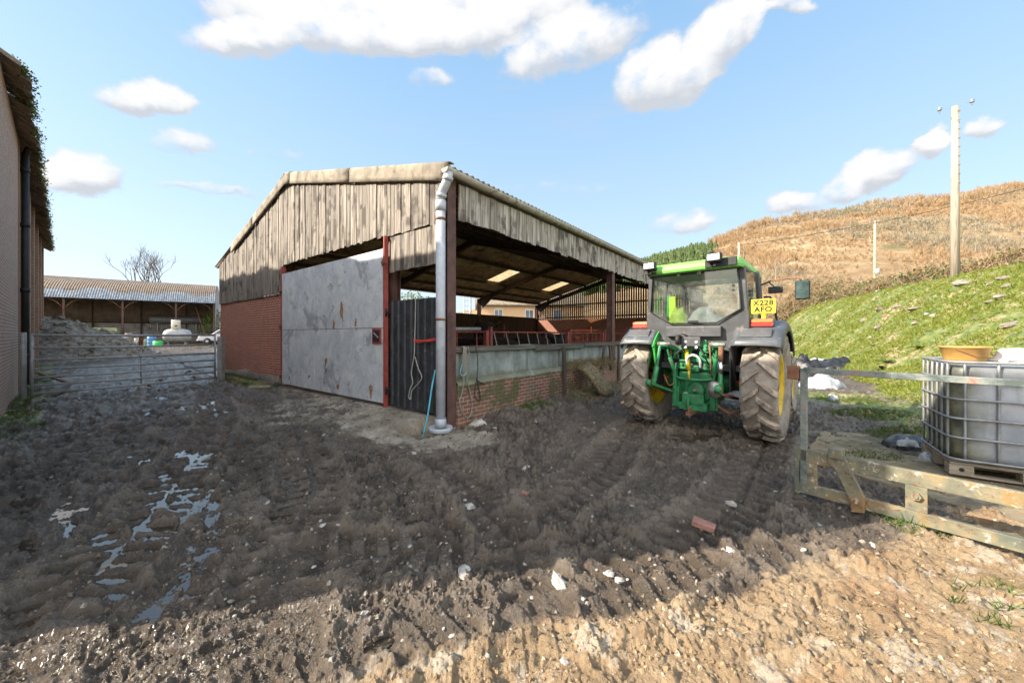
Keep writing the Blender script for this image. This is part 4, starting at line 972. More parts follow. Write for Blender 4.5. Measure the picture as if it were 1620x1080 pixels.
# ropes
def rope(name,pts,r,mat,label,group=None,n=7):
    m=MB(); m.tube(spline(pts,n),r,6); return btag(m,name,mat,label,'rope',group)
rope('rope',[(.42,-.02,1.40),(.40,-.05,1.2),(.36,-.05,.85),(.30,-.06,.62),(.24,-.06,.45),(.33,-.07,.22),(.48,-.07,.16),(.56,-.06,.35),(.50,-.06,.62),(.44,-.05,.82),(.43,-.05,1.1),(.46,-.02,1.42)],.012,M['rope_grey'],'long looped grey rope hanging on the feed wall beside the corner post')
m=MB()
for i in range(5):
    a=random.uniform(-.04,.06); m.tube(spline([(.38+a,.0,1.44),(.36+a,-.05,1.40),(.34+a*1.5,-.055,1.15),(.36+a,-.05,.95-.03*i)],6),.011,6)
m.tube(spline([(.5,-.02,1.44),(.52,-.05,1.2),(.50,-.05,1.02)],5),.010,6)
btag(m,'rope',M['rope_grey'],'bunch of short grey rope ends draped over the feed wall corner','rope')
rope('rope',[(.44,-.02,1.43),(.36,-.05,1.2),(.27,-.055,1.02),(.29,-.06,.93),(.38,-.06,.93),(.43,-.055,.97)],.010,M['rope_green'],'short turquoise twine loop hung by the corner post')
rope('rope',[(.72,-.01,1.43),(.70,-.06,1.30),(.72,-.055,1.05),(.70,-.055,.85),(.74,-.055,.78),(.92,-.055,.70)],.010,M['rope_dark'],'dark cord on the rendered panel kinked low to the right')
rope('rope',[(.70,-.05,.84),(.64,-.055,.6),(.66,-.06,.47),(.78,-.06,.42),(.76,-.06,.58),(.71,-.055,.80)],.010,M['rope_dark'],'small dark rope loop lying against the bricks under the dark cord')
rope('rope',[(-.10,.74,2.36),(-.105,.74,2.0),(-.105,.76,1.55),(-.105,.77,1.32),(-.105,.80,1.18),(-.105,.86,.95),(-.105,.82,.78),(-.11,.88,.66),(-.105,.94,.50),(-.105,.88,.46),(-.105,.84,.62),(-.105,.62,.80),(-.105,.56,.90),(-.105,.66,1.05),(-.105,.75,1.25)],.011,M['rope_pale'],'knotted pale cord hanging down the black side door')
m=MB()
for i in range(6):
    a=random.uniform(-.03,.03); m.tube(spline([(-.10,.80,1.55+a),(-.115,.62,1.53+random.uniform(-.03,.03)),(-.11,.42,1.55+a*.5),(-.10,.18,1.58+a*.7)],5),.010,5)
btag(m,'rope',M['rope_red'],'bright red baler twine tying the black side door shut','rope')
rope('hose',[(-.16,.12,1.05),(-.22,.14,.75),(-.26,.16,.45),(-.30,.19,.15),(-.36,.24,-.12)],.015,M['hose'],'blue plastic hose dropping into the pit beside the grey downpipe')
m=MB(); m.lathe([(.05,0),(.17,0),(.195,.02),(.20,.085),(.185,.09),(.17,.03),(.05,.03)],(-.17,-.03,0.01),'z',22); btag(m,'drain_collar',M['pipe'],'round pale plastic collar on the ground at the downpipe foot','drain collar')
# pit lining
m=MB(); m.box((-.88,.16,-.16),(.03,1.0,.26)); m.box((-.42,.66,-.16),(.9,.03,.26)); m.box((-.42,-.34,-.16),(.9,.03,.26)); kind(btag(m,'drain_pit',M['pitmoss'],'mossy lining of the small drain pit below the downpipe','pit'),'structure')
# ================================================================ OLD BRICK BUILDING ON THE LEFT, GATE
OD=Vector((-.774,.633,0)); ON=Vector((.633,.774,0)); OB=Vector((-10.5,7.54,0))
ORZ=math.atan2(OD.y,OD.x)
OLD=thing('brick_building','tall old brick farm building with mossy stone slate eaves along the lane','building',OB,ORZ)
# local frame: x along wall (away from the viewpoint), -y is the yard side (ON)
def ol(x,y,z=0): return OB+OD*x-ON*y+Vector((0,0,z))
X0,X1=-9.02,25.0; EZ=7.15
SK=.83   # unseen near end wall, skewed along the sunlight to shape its shadow edge
m=MB(); m.prism([(X0,.0),(4.3,.0),(4.3,.5),(X0+.5*SK,.5)],lambda u,v,w:(u,v,w-.6),EZ+.6); m.build('wall',M['brick_old'],OLD)  # unseen nearest stretch stands here to cast the yard shadow
m=MB(); m.box(((4.3+X1)/2,.42,EZ/2-.3),(X1-4.302,.3,EZ+.6)); m.build('wall',M['brick_pier'],OLD)
m=MB(); m.prism([(X0+.5*SK,.502),(X0+.5+.5*SK,.502),(X0+.5+12.4*SK,12.4),(X0+12.4*SK,12.4)],lambda u,v,w:(u,v,w-.6),EZ+.6); m.build('end_wall',M['brick_old'],OLD)  # unseen end, shaped to the sun's direction
m=MB(); m.box((X1-.2,6.6,EZ/2-.3),(.4,12.2,EZ+.6)); m.build('end_wall',M['brick_old'],OLD)
m=MB(); m.box(((X0+10.6+X1)/2,12.6,EZ/2-.3),(X1-X0-10.6,.4,EZ+.6)); m.build('wall',M['brick_old'],OLD)
for x in (4.55,7.2,10.2,13.2,17.0,20.8,24.7):
    m=MB(); m.box((x,.2,EZ/2-.3),(.55 if x>5 else .38,.42,EZ+.58)); m.build('pier',M['brick_pier'],OLD)
for x in (8.7,11.8,15.1,18.9):
    m=MB(); m.box((x,.235,4.6),(1.9,.03,2.9)); m.build('pale_panel',M['galv_pale'],OLD)
m=MB(); m.tube([(4.85,-.10,.2),(4.85,-.10,6.95)],.075,10)
for z in(1.0,2.9,4.8,6.4): m.tube([(4.85,-.10,z),(4.85,-.10,z+.12)],.095,10)
m.tube([(4.85,-.10,6.9),(4.85,-.16,7.1),(4.85,-.28,7.2)],.07,10); m.build('downpipe',M['dark'],OLD)
m=MB(); m.tube([(5.5,-.06,3.0),(5.5,-.06,6.95)],.05,8); m.build('downpipe',M['dark'],OLD)
def slates():
    m=MB(); random.seed(5); x=-.42
    sl=math.tan(R(31))
    while x<X1+.2:
        w=random.uniform(.28,.5); t=random.uniform(.06,.12); y0=-.30+random.uniform(-.10,.07); dz=random.uniform(-.04,.03); yk=random.uniform(.5,.7)
        for k in range(2):
            ya=y0+k*.42; yb=ya+1.0; zz=EZ+.10+dz+k*.05
            m.add([(x,ya,zz+sl*ya),(x+w*.96,ya+random.uniform(-.05,.05),zz+sl*ya+random.uniform(-.03,.03)),(x+w*.96,yb,zz+sl*yb),(x,yb,zz+sl*yb),
                   (x,ya+.02,zz+sl*ya+t),(x+w*.96,ya+.02,zz+sl*ya+t),(x+w*.96,yb,zz+sl*yb+t),(x,yb,zz+sl*yb+t)],[(3,2,1,0),(4,5,6,7),(0,1,5,4),(1,2,6,5),(2,3,7,6),(3,0,4,7)])
        x+=w
    ed=lambda y:X0+.02+SK*max(0,y)
    m.sheet([[Vector((X0+.05,.03,EZ+.02)),Vector((-.35,.03,EZ+.02))],[Vector((ed(6.6),6.6,EZ+.05+sl*6.55)),Vector((-.35,6.6,EZ+.05+sl*6.55))]],.10,smooth=False)  # roof over the unseen near stretch, there to cast its shadow
    m.sheet([[Vector((-.40,.3,EZ+.14+sl*.3)),Vector((X1+.2,.3,EZ+.14+sl*.3))],[Vector((-.40,6.6,EZ+.12+sl*6.6)),Vector((X1+.2,6.6,EZ+.12+sl*6.6))],[Vector((ed(13.2),13.2,EZ+.12)),Vector((X1+.2,13.2,EZ+.12))]],.12,smooth=False)
    m.prism([(X1-.4,0),(X1,0),(X1,1),(X1-.4,1)],lambda u,v,w:(u,.1+12.9*v if w==0 else 6.6,EZ-.05 if w==0 else EZ+sl*6.4),1)
    m.add([(ed(.1)+.05,.1,EZ-.1),(ed(13)+.05,13.0,EZ-.1),(ed(6.6)+.05,6.6,EZ+sl*6.5),(ed(.1)+.35,.1,EZ-.1),(ed(13)+.35,13.0,EZ-.1),(ed(6.6)+.35,6.6,EZ+sl*6.5)],[(0,1,2),(5,4,3),(0,3,4,1),(1,4,5,2),(2,5,3,0)])
    m.build('roof',M['slate'],OLD,bevel=.012)
    n=26000; x=rng.uniform(-.42,X1,n); cl=fbm(x*1.9,x*0+3,4,501)+.25*(x>0); k=(cl>.55)|(rng.uniform(size=n)<.06); x=x[k]; cl=cl[k]; y=-.22+rng.normal(0,.09,len(x)); z=EZ+.10+.6*(y)+rng.normal(0,.04,len(x))+.16*np.maximum(0,cl-.55)*4*rng.uniform(0,1,len(x))+.05
    tri_cloud('moss',np.stack([x,y,z],-1),rng.uniform(.018,.045,len(x)),M['moss'],parent=OLD)
slates()
# timber prop lying at the wall foot
m=MB(); m.beam(ol(5.0,-.30,.55),ol(6.0,-.95,.06),.11,.05); tag(m.build('timber_prop',M['pallet'],None),'slanting pale timber leaning at the foot of the old brick wall behind the gate','timber')
# field gate across the lane
gp=G(38,632,.02); gq=G(346,603,.03)
def gate():
    a=Vector((gp.x+.12,gp.y+.06,0)); b=Vector((gq.x-.10,gq.y-.04,0)); L=(b-a).length; rz=math.atan2(b.y-a.y,b.x-a.x)
    t=thing('field_gate','long galvanised seven bar field gate closed across the muddy lane','gate',(a.x,a.y,.10),rz)
    for z in(.06,.26,.46,.68,.92,1.22,1.55):
        zz=z; m=MB(); m.tube([(0,0,zz*(1 if z<1.5 else 1)),(L*.5,.0,zz-.015),(L,0,zz)],.029 if z<1.5 else .033,8); m.build('rail',M['galv'],t)
    for x in(0.0,L): 
        m=MB(); m.tube([(x,0,.02),(x,0,1.60)],.03,8); m.build('stile',M['galv'],t)
    m=MB(); m.tube([(L*.52,.03,.06),(L*.52,.03,1.22)],.018,6); m.build('brace',M['galv'],t)
    m=MB(); m.beam((L*.52,.02,1.24),(L*.52,.02,1.56),.09,.05,0,(0,1,0)); m.build('rusty_bracket',M['rusty'],t)
    m=MB(); m.tube([(L*.98,.03,.10),(L*.53,.03,1.20)],.012,6); m.build('brace',M['galv'],t)
    for z in (.35,1.3):
        m=MB(); m.box((L+.05,0,z),(.12,.03,.05)); m.build('hinge',M['rusty'],t)
gate()
def post(name,p,h,r,mat,lab,sq=False):
    m=MB()
    if sq: m.beam((0,0,-.3),(0,0,h),r*2,r*2,0,(0,1,0))
    else: m.tube([(0,0,-.3),(0,0,h-.02),(0,0,h)],[r,r,r*.85],14)
    o=m.build(name,mat); o.location=p; return tag(o,lab,'post')
post('gate_post',(gp.x-.02,gp.y,0),1.72,.058,M['galv'],'round steel gate post against the old brick wall')
post('gate_post',(gq.x+.10,gq.y-.02,0),1.6,.075,M['galv'],'square grey gate post at the barn brick corner',True)
# ================================================================ YARD BEYOND THE GATE
DX=Vector((.81,.586,0)); DB=Vector((-44-7.5*.81,35.2-7.5*.586,.55)); DRZ=math.atan2(DX.y,DX.x)
DL=19.6; DW=8.5
DUT=thing('dutch_barn','long open dutch barn with curved rusty blue tin roof beyond the field gate','barn',DB,DRZ)
# local: x to the right along the front, y away from the yard, z up; ground .0
def arc(y): 
    c=DW/2; rise=2.15; Rr=(c*c+rise*rise)/(2*rise); return 5.05+math.sqrt(max(0,Rr*Rr-(y-c)**2))-(Rr-rise)
m=MB(); g=[]; nx=int(DL/.18*4)
ysv=[-.25]+[DW*k/14 for k in range(15)]+[DW+.25]
for y in ysv:
    z0=arc(min(max(y,0),DW))-(.30 if y<0 or y>DW else 0); g.append([Vector((DL*k/nx,y,z0+.018*math.sin(2*math.pi*k/4))) for k in range(nx+1)])
m.sheet(g,.02,smooth=False); m.build('roof',M['blue_roof'],DUT)
for x in (.1,4.0,8.1,12.1,16.2,DL-.15):
    for y in(.1,DW-.1):
        m=MB(); m.ibeam((x,y,-.6),(x,y,5.0),.14,.14,.012,0,(0,1,0)); m.build('post',M['steel_brown'],DUT)
    m=MB(); pts=[(x,y,arc(y)-.12) for y in np.linspace(.1,DW-.1,11)]; m.tube(pts,.05,6); m.tube([(x,.1,5.0),(x,DW-.1,5.0)],.035,6); m.build('truss',M['rusty'],DUT)
xs_=(.1,4.0,8.1,12.1,16.2,DL-.15)
for a,b in zip(xs_[:-1],xs_[1:]):
    for s,e in((a,1),(b,-1)):
        m=MB(); m.tube([(s,.1,3.75),(s+e*.5,.1,4.35),(s+e*1.2,.1,4.78),(s+e*1.9,.1,4.98)],.035,6); m.build('arch_brace',M['rusty'],DUT)
m=MB(); m.beam((0,.1,4.98),(DL,.1,4.98),.12,.16); m.beam((0,DW-.15,2.6),(DL,DW-.15,2.6),.08,.12); m.build('eave_beam',M['steel_brown'],DUT)
def corr(m,p,q,z0,z1,pitch=.2,amp=.02):
    p=Vector(p);q=Vector(q);d=q-p;L=d.length;n=int(L/pitch*4); nn=Vector((-d.y,d.x,0)).normalized()
    m.sheet([[p+d*(k/n)+nn*amp*math.sin(math.pi*k/2)+Vector((0,0,z)) for k in range(n+1)] for z in(z0,z1)],.01)
m=MB(); corr(m,(0,DW-.05,0),(DL,DW-.05,0),2.6,5.05); m.build('upper_cladding',M['tin_tan'],DUT)
m=MB(); corr(m,(0,DW-.02,0),(DL,DW-.02,0),-.6,2.62); m.build('lower_cladding',M['tin_grey'],DUT)
for xx in(.02,DL-.03):
    m=MB(); corr(m,(xx,.2,0),(xx,DW-.1,0),-.6,5.0); 
    k=14; m.prism([(.2,5.0)]+[(DW*j/k,arc(DW*j/k)-.04) for j in range(1,k)]+[(DW-.2,5.0)],lambda u,v,w,xx=xx:(xx+w*.0+.0,u,v) if w==0 else (xx+.02,u,v),1)
    m.build('end_cladding',M['tin_grey'],DUT)
m=MB(); m.beam((DL-1.9,1.5,4.4),(DL-1.0,.8,1.2),.06,.06); m.build('slanting_brace',M['rusty'],DUT)
def dl(x,y,z=0): return DB+DX*x+Vector((-DX.y,DX.x,0))*y+Vector((0,0,z))
def mesh_thing(m,name,mat,label,cat,loc,rz=0,group=None,bevel=0):
    o=m.build(name,mat,None,bevel); o.location=loc; o.rotation_euler=(0,0,rz); return tag(o,label,cat,group)
# long grey tank inside the shed
m=MB(); m.lathe([(.01,-2.6),(.45,-2.5),(.5,-2.3),(.5,2.3),(.45,2.5),(.01,2.6)],(0,0,0),'x',18); m.box((-1.8,0,-.9),(.15,.8,.9)); m.box((1.8,0,-.9),(.15,.8,.9))
mesh_thing(m,'long_tank',M['galv'],'long grey cylindrical tank raised inside the back of the dutch barn','tank',P(281,503,46.0)+Vector((0,0,-.2)),DRZ)
# white gas tank with cream valve cover
gc=P(281,527,37.5)
t=thing('gas_tank','big rounded white gas tank with cream cylinder on top before the dutch barn','tank',(gc.x,gc.y,.6),DRZ); t.scale=(.86,.86,.86)
m=MB(); m.lathe([(.01,-1.32),(.32,-1.28),(.56,-1.16),(.74,-.92),(.82,-.5),(.82,.5),(.74,.92),(.56,1.16),(.32,1.28),(.01,1.32)],(0,0,1.15),'x',26); m.build('vessel',M['gas_white'],t)
m=MB(); m.lathe([(.01,0),(.42,0),(.42,1.05),(.40,1.10),(.01,1.12)],(-.15,0,1.90),'z',20); m.box((-.1,-.43,2.3),(.2,.02,.14),None,1); m.build('valve_cover',[M['cream_box'],M['dark']],t)
for x in(-.75,.75):
    m=MB(); m.box((x,0,.15),(.18,1.2,.5)); m.build('saddle',M['conc_base'],t)
# green drums, crates, small tanks
def drum(loc,mat,lab,r=.33,h=.9):
    m=MB(); m.lathe([(.01,0),(r,0),(r,.03),(r*.96,.06),(r*.96,h*.33),(r,h*.35),(r*.96,h*.38),(r*.96,h*.64),(r,h*.67),(r*.96,h*.7),(r*.94,h*.96),(r*.8,h),(.01,h)],(0,0,0),'z',18); m.lathe([(.06,h-.01),(.06,h+.04),(.01,h+.05)],(r*.5,0,0),'z',8)
    return mesh_thing(m,'drum',mat,lab,'drum',loc,random.random())
def crates(loc,n,lab,w=1.2,mat=None):
    t=thing('crate_stack',lab,'crates',loc,DRZ)
    for k in range(n):
        m=MB(); z=k*.62
        for i in range(4):
            for sx in(-1,1): m.box((sx*w/2,0,z+.12+i*.14),(.03,w,.11)); m.box((0,sx*w/2,z+.12+i*.14),(w,.03,.11))
        m.box((0,0,z+.05),(w,w,.06)); m.build('crate',mat or M['pale_green'],t)
q=P(135,522,36); crates((q.x,q.y,.55),2,'pale crate stack behind the rubble heap carrying two green drums',1.3,M['tin_tan'])
drum((q.x-.25,q.y-.1,.55+1.22),M['lime_plastic'],'bright green drum standing on crates behind the rubble heap',.45,.85)
drum((q.x+1.05,q.y-.3,.55+.0),M['lime_plastic'],'second green drum standing lower and right of the first green drum',.34,1.75)
q=P(170,520,37); crates((q.x,q.y,.55),3,'tall stack of yellow green crates in front of the dutch barn',1.6)
q=P(153,520,36.5)
m=MB(); 
for k in range(5): m.box((0,0,.1+k*.32),(1.0,1.0,.26),None,0,.02)
mesh_thing(m,'log_stack',M['old_brick'],'rusty orange stacked blocks between green drums and yellow green crates','stack',(q.x,q.y,.6),DRZ)
def small_ibc(loc,lab):
    t=thing('tank_cage',lab,'tank',loc,DRZ+.3)
    m=MB(); m.box((0,0,.66),(.98,1.14,1.0)); m.build('bottle',M['ibc_white'],t,.06)
    m=MB()
    for z in(.16,.4,.65,.9,1.15):
        for sx in(-1,1): m.tube([(-.51,sx*.59,z),(.51,sx*.59,z)],.013,5); m.tube([(sx*.51,-.59,z),(sx*.51,.59,z)],.013,5)
    for k in range(5):
        for sx in(-1,1): m.tube([(-.5+k*.25,sx*.59,.14),(-.5+k*.25,sx*.59,1.16)],.011,5); m.tube([(sx*.51,-.58+k*.29,.14),(sx*.51,-.58+k*.29,1.16)],.011,5)
    m.build('cage',M['galv'],t); m=MB()
    for y in(-.5,0,.5): m.box((0,y,.05),(1.0,.12,.10))
    m.box((0,0,.115),(1.02,1.18,.03)); m.build('pallet',M['pallet'],t)
q=G(186,553,.52); small_ibc((q.x,q.y,gz(q.x,q.y)),'small white caged tank at the right foot of the rubble heap')
q=G(166,551,.52); small_ibc((q.x,q.y,gz(q.x,q.y)),'white caged tank half buried in the rubble heap edge')
for (px_,py_,w,h,mat,lab) in((240,541,.7,1.0,'bluedrum','blue drum standing before the gas tank left end'),(204,541,.6,1.3,'tin_tan','tan drum standing left of the blue drum'),(228,543,.5,.6,'pale_green','short yellowish drum between tan and blue drums'),(217,543,.45,.75,'gas_white','small white drum beside the tan drum'),(250,543,.8,.5,'bush','low green drum on its own at the gas tank foot')):
    q=P(px_,py_,36.0); drum((q.x,q.y,gz(q.x,q.y)-.02),M[mat] if mat!='bush' else M['lime_plastic'],lab,w/2,h)
# rubble heap
def heap():
    nx=70; xs=np.linspace(-6.2,6.2,nx); X,Y=np.meshgrid(xs,xs*.85); rr=np.hypot(X/5.4,Y/4.4)+.18*(fbm(X*.6,Y*.6,3,611)-.5)
    Z=2.35*sst(1.0,.05,rr)**.8+.55*(fbm(X*1.3,Y*1.3,4,613)-.5)*sst(1.05,.8,rr)-.25*sst(.9,1.05,rr)
    i=np.arange(nx-1)[:,None]*nx;j=np.arange(nx-1)[None,:]; f=np.stack([i+j,i+j+1,i+nx+j+1,i+nx+j],-1).reshape(-1,4)
    q=G(116,560,.50)
    t=thing('rubble_heap','grey heap of earth and broken stone beside the old brick building','heap',(q.x-1.4,q.y-.5,.30),.6)
    np_mesh('earth',np.stack([X.ravel(),Y.ravel(),Z.ravel()],-1),f,M['rubble'],t,True)
    m=MB()
    for _ in range(420):
        k=random.randrange(nx*nx); x,y,z=X.ravel()[k],Y.ravel()[k],Z.ravel()[k]
        if z<.02: continue
        s=random.uniform(.07,.26); m.box((x,y,z+s*.15),(s*random.uniform(.8,1.8),s*random.uniform(.7,1.3),s*random.uniform(.5,1)),Euler((random.uniform(-.8,.8),random.uniform(-.8,.8),random.uniform(0,3))).to_matrix(),0,s*.16)
    o=m.build('rubble_stones',M['stone_grey'],t); o['kind']='stuff'
heap()
# white car on timber blocks
def car():
    q=G(326,549,.52); t=thing('parked_car','white car behind the field gate with its bonnet towards the gas tank','car',(q.x+1.25,q.y+1.0,gz(q.x,q.y)+.12),R(196))
    prof=[(-2.05,.35),(-2.1,.75),(-1.95,1.0),(-1.55,1.05),(-1.15,1.42),(.35,1.45),(.95,1.02),(1.75,.92),(2.02,.78),(2.08,.4)]
    m=MB(); m.prism(prof,lambda u,v,w:(u,-.84+w,v),1.68); m.build('body',M['white_paint'],t,.06)
    m=MB(); m.prism([(-1.45,1.04),(-1.08,1.36),(.30,1.39),(.82,1.03)],lambda u,v,w:(u,-.848+w,v),1.696); m.prism([(.42,1.40),(.93,1.05),(.97,1.07),(.45,1.43)],lambda u,v,w:(u,-.70+w,v),1.4); m.build('window',M['window'],t)
    for x in(-1.25,1.3):
        for y in(-.80,.80):
            m=MB(); m.lathe([(.14,-.09),(.30,-.10),(.33,-.06),(.33,.06),(.30,.10),(.14,.09)],(x,y,.33),'y',18); m.lathe([(.01,-.07),(.17,-.08),(.17,.08),(.01,.07)],(x,y,.33),'y',12,1); m.build('wheel',[M['dark'],M['galv_pale']],t)
    for y in(-.6,.6):
        m=MB(); m.box((2.06,y,.70),(.06,.30,.13)); m.build('headlight',M['window'],t)
    m=MB(); m.box((2.10,0,.45),(.12,1.62,.16)); m.build('bumper',M['white_paint'],t,.03)
    q2=G(318,551,.5)
    m=MB()
    for y in(-.45,0,.45): m.box((0,y,.07),(1.2,.10,.10))
    for k in range(6): m.box((-.52+k*.21,0,.135),(.12,1.05,.025))
    for k in range(3): m.box((-.5+k*.5,0,.01),(.12,1.05,.02))
    mesh_thing(m,'pallet',M['pallet'],'pale timber pallet lying before the white car','pallet',(q2.x,q2.y,gz(q2.x,q2.y)),.5)
car()
# bare trees
def bare_tree(loc,h,seed,lab,spread=.5,lv=6):
    rs=random.Random(seed); t=thing('bare_tree',lab,'tree',loc)
    tr=MB(); cr=MB()
    def br(p,d,L,r,k):
        pts=[p]; dd=d.copy(); n=3
        for i in range(n):
            dd=(dd+Vector((rs.uniform(-.14,.14),rs.uniform(-.14,.14),rs.uniform(-.02,.10)))).normalized(); pts.append(pts[-1]+dd*L/n)
        (tr if k==0 else cr).tube(pts,[r,r*.93,r*.86,r*.76],5 if k<3 else 3,caps=False)
        if k>=lv: return
        for _ in range(3 if k<2 else rs.choice((2,2,3))):
            a=Vector((rs.uniform(-1,1),rs.uniform(-1,1),rs.uniform(-.1,.7))).normalized(); nd=(dd*(1-spread*.62)+a*spread).normalized()
            br(pts[rs.choice((2,3,3))] if k else pts[3],nd,L*rs.uniform(.62,.85),max(r*.62,.017),k+1)
    br(Vector((0,0,-.3)),Vector((0,0,1)),h*.22,h*.013,0)
    tr.build('trunk',M['bark'],t); cr.build('crown',M['bark'],t)
q=P(250,450,62); bare_tree((q.x,q.y,.5),22,4,'tall leafless tree rising above the dutch barn roof',.42,6)
q=P(178,450,66); bare_tree((q.x,q.y,.5),15,9,'smaller leafless tree left of the tall one behind the dutch barn',.5,5)
q=P(340,470,55); 
# ================================================================ HOUSE BEYOND THE BARN
q=P(800,500,44)
HB=thing('brick_house','sunlit orange brick house seen through the far side of the barn','house',(q.x-3.2,q.y,0),R(6))
m=MB(); m.box((6.5,4.0,2.55),(13,8,5.7)); m.build('wall',M['brick_house'],HB)
m=MB(); m.prism([(-.4,5.35),(4.0,8.0),(8.4,5.35),(8.4,5.2),(4,7.8),(-.4,5.2)],lambda u,v,w:(-.4+w,u,v),13.8); m.build('roof',M['slate'],HB)
for x,z in((2.35,4.15),(6.1,4.15),(9.6,4.15)):
    m=MB(); m.box((x,-.01,z),(1.05,.08,1.25)); w=m.build('window',M['white_upvc'],HB)
    m=MB(); m.box((x-.24,-.055,z),(.42,.02,1.1)); m.box((x+.24,-.055,z),(.42,.02,1.1)); m.build('pane',M['window'],w)
def bush(loc,rx,ry,rz_,n,mat,lab,name='bush'):
    t=thing(name,lab,'bush',loc); c=rng.normal(0,1,(n,3)); c/=np.linalg.norm(c,axis=1,keepdims=True); c*=rng.uniform(.35,1,(n,1))**.5
    lump=1+.5*(fbm(c[:,0]*3+loc[0],c[:,2]*3+c[:,1]*2,3,701)-.5); c=c*lump[:,None]*np.array([rx,ry,rz_]); c[:,2]+=rz_
    tri_cloud('crown',c,rng.uniform(.06,.13,n),mat,parent=t)
    p=np.zeros((40,3)); d=rng.normal(0,1,(40,3)); d[:,2]=np.abs(d[:,2])+.5; d=d/np.linalg.norm(d,axis=1,keepdims=True)*np.array([rx,ry,rz_*1.6])
    strokes('trunk',p,d,np.full(40,.03),M['bark'],t)
q=P(655,480,30); bush((q.x,q.y,0),2.2,2.0,2.6,6000,M['bush'],'bright green bush glimpsed between the big door and the downpipe')
q=P(736,500,34); bush((q.x-1,q.y,0),3.5,1.5,1.75,5000,M['bush'],'green hedge bush seen through the barn left of the orange house')
q=P(343,505,44); bush((q.x,q.y,.2),1.6,1.6,2.3,2500,M['bush'],'green shrub glimpsed between dutch barn and brick gable')
m=MB(); a=P(744,500,33); m.tube([(0,0,0),(0,0,6)],.10,8); m.tube([(-.55,0,0),(-.55,0,6)],.05,8)
for k in range(7): m.tube([(-.55,0,2.5+k*.45),(0,0,2.5+k*.45)],.02,5)
mesh_thing(m,'ladder_mast',M['galv'],'dark ladder mast outside the barn left of the orange house','mast',(a.x,a.y,0))
# ================================================================ CATTLE
def skin_mesh(name,verts,edges,radii,root=0,sub=2):
    me=bpy.data.meshes.new(name); me.from_pydata(verts,edges,[]); o=bpy.data.objects.new(name,me); COL.objects.link(o)
    sk=o.modifiers.new('skin','SKIN'); ss=o.modifiers.new('s','SUBSURF'); ss.levels=sub; ss.render_levels=sub
    for i,r in enumerate(radii):
        v=me.skin_vertices[0].data[i]; v.radius=r if isinstance(r,tuple) else (r,r); v.use_root=(i==root); v.use_loose=False
    dg=bpy.context.evaluated_depsgraph_get(); dg.update(); ev=o.evaluated_get(dg); m2=bpy.data.meshes.new_from_object(ev)
    bpy.data.objects.remove(o); bpy.data.meshes.remove(me)
    m2.polygons.foreach_set('use_smooth',[True]*len(m2.polygons)); return m2
def cow_mesh(head):
    V=[(-.55,0,1.16),(-.85,0,1.22),(-.10,0,1.06),(.42,0,1.08),(.72,0,1.18)]; Rr=[(.30,.27),(.20,.17),(.36,.31),(.34,.27),(.22,.19)]
    E=[(0,1),(0,2),(2,3),(3,4)]
    if head=='low': H=[((1.00,0,1.05),.155),((1.20,0,.93),.125),((1.36,0,.74),.10),((1.47,0,.60),.082)]
    else: H=[((1.00,0,1.30),.155),((1.22,0,1.42),.13),((1.42,0,1.30),.10),((1.58,0,1.18),.082)]
    pr=4
    for p,r in H: V.append(p);Rr.append(r);E.append((pr,len(V)-1));pr=len(V)-1
    poll=H[1][0]; ip=6
    for s in(-1,1):
        V.append((poll[0]-.03,s*.17,poll[2]+.05));Rr.append(.05);E.append((ip,len(V)-1)); V.append((poll[0]-.05,s*.29,poll[2]+.03));Rr.append((.05,.02));E.append((len(V)-2,len(V)-1))
        for ch,rt in(([((.50,s*.20,.80),.125),((.52,s*.20,.50),.075),((.50,s*.20,.26),.055),((.53,s*.20,.05),.06)],3),([((-.58,s*.22,.88),.165),((-.46,s*.22,.66),.115),((-.68,s*.22,.46),.066),((-.66,s*.22,.24),.055),((-.62,s*.22,.05),.06)],0)):
            pr=rt
            for p,r in ch: V.append(p);Rr.append(r);E.append((pr,len(V)-1));pr=len(V)-1
    pr=1
    for p,r in [((-1.0,0,1.18),.045),((-1.05,0,.85),.028),((-1.03,0,.5),.045)]: V.append(p);Rr.append(r);E.append((pr,len(V)-1));pr=len(V)-1
    return skin_mesh('cow_body',V,E,Rr)
CM={h:cow_mesh(h) for h in('low','up')}
def cow(lx,ly,rz,head,mat,lab,z=.2,s=1.0):
    t=thing('cow',lab,'cow',barn_w(lx,ly,z),BARN_RZ+rz,'cattle in the barn'); t.scale=(s,s,s)
    me=CM[head].copy(); me.materials.append(M[mat]); o=bpy.data.objects.new('body',me); COL.objects.link(o); o.parent=t
    hx,hz=((1.20,.93) if head=='low' else (1.22,1.42))
    mz=(1.47,.60) if head=='low' else (1.58,1.18)
    m=MB(); m.lathe([(.01,.05),(.05,.045),(.07,.0),(.06,-.06)],(mz[0]+.02,0,mz[1]-.02),'z',10); m.build('muzzle',M['cow_nose'],t)
    for s_ in(-1,1):
        m=MB(); m.box((hx-.02,s_*.26,hz+.0),(.012,.055,.065)); m.build('ear_tag',M['eartag'],t)
        m=MB(); m.lathe([(.01,.024),(.02,.012),(.024,0),(.02,-.012),(.01,-.024)],(hx+.10,s_*.10,hz-.03),'y',8); m.build('eye',M['dark'],t)
cow(5.35,4.35,R(-88),'low','cow_black','black cow feeding with its head through the slanting bars at left')
cow(6.55,4.45,R(-94),'low','cow_brown','dark brown cow feeding at the slanting bars beside the black one')
cow(7.8,4.35,R(-86),'low','cow_black','black cow feeding in the middle of the slanting barrier')
cow(8.9,4.5,R(-92),'low','cow_brown','dark brown cow feeding at the right end of the slanting barrier')
cow(9.4,7.6,R(20),'up','cow_black','big black cow standing on bedding whose back shows over the red rails',.78,1.12)
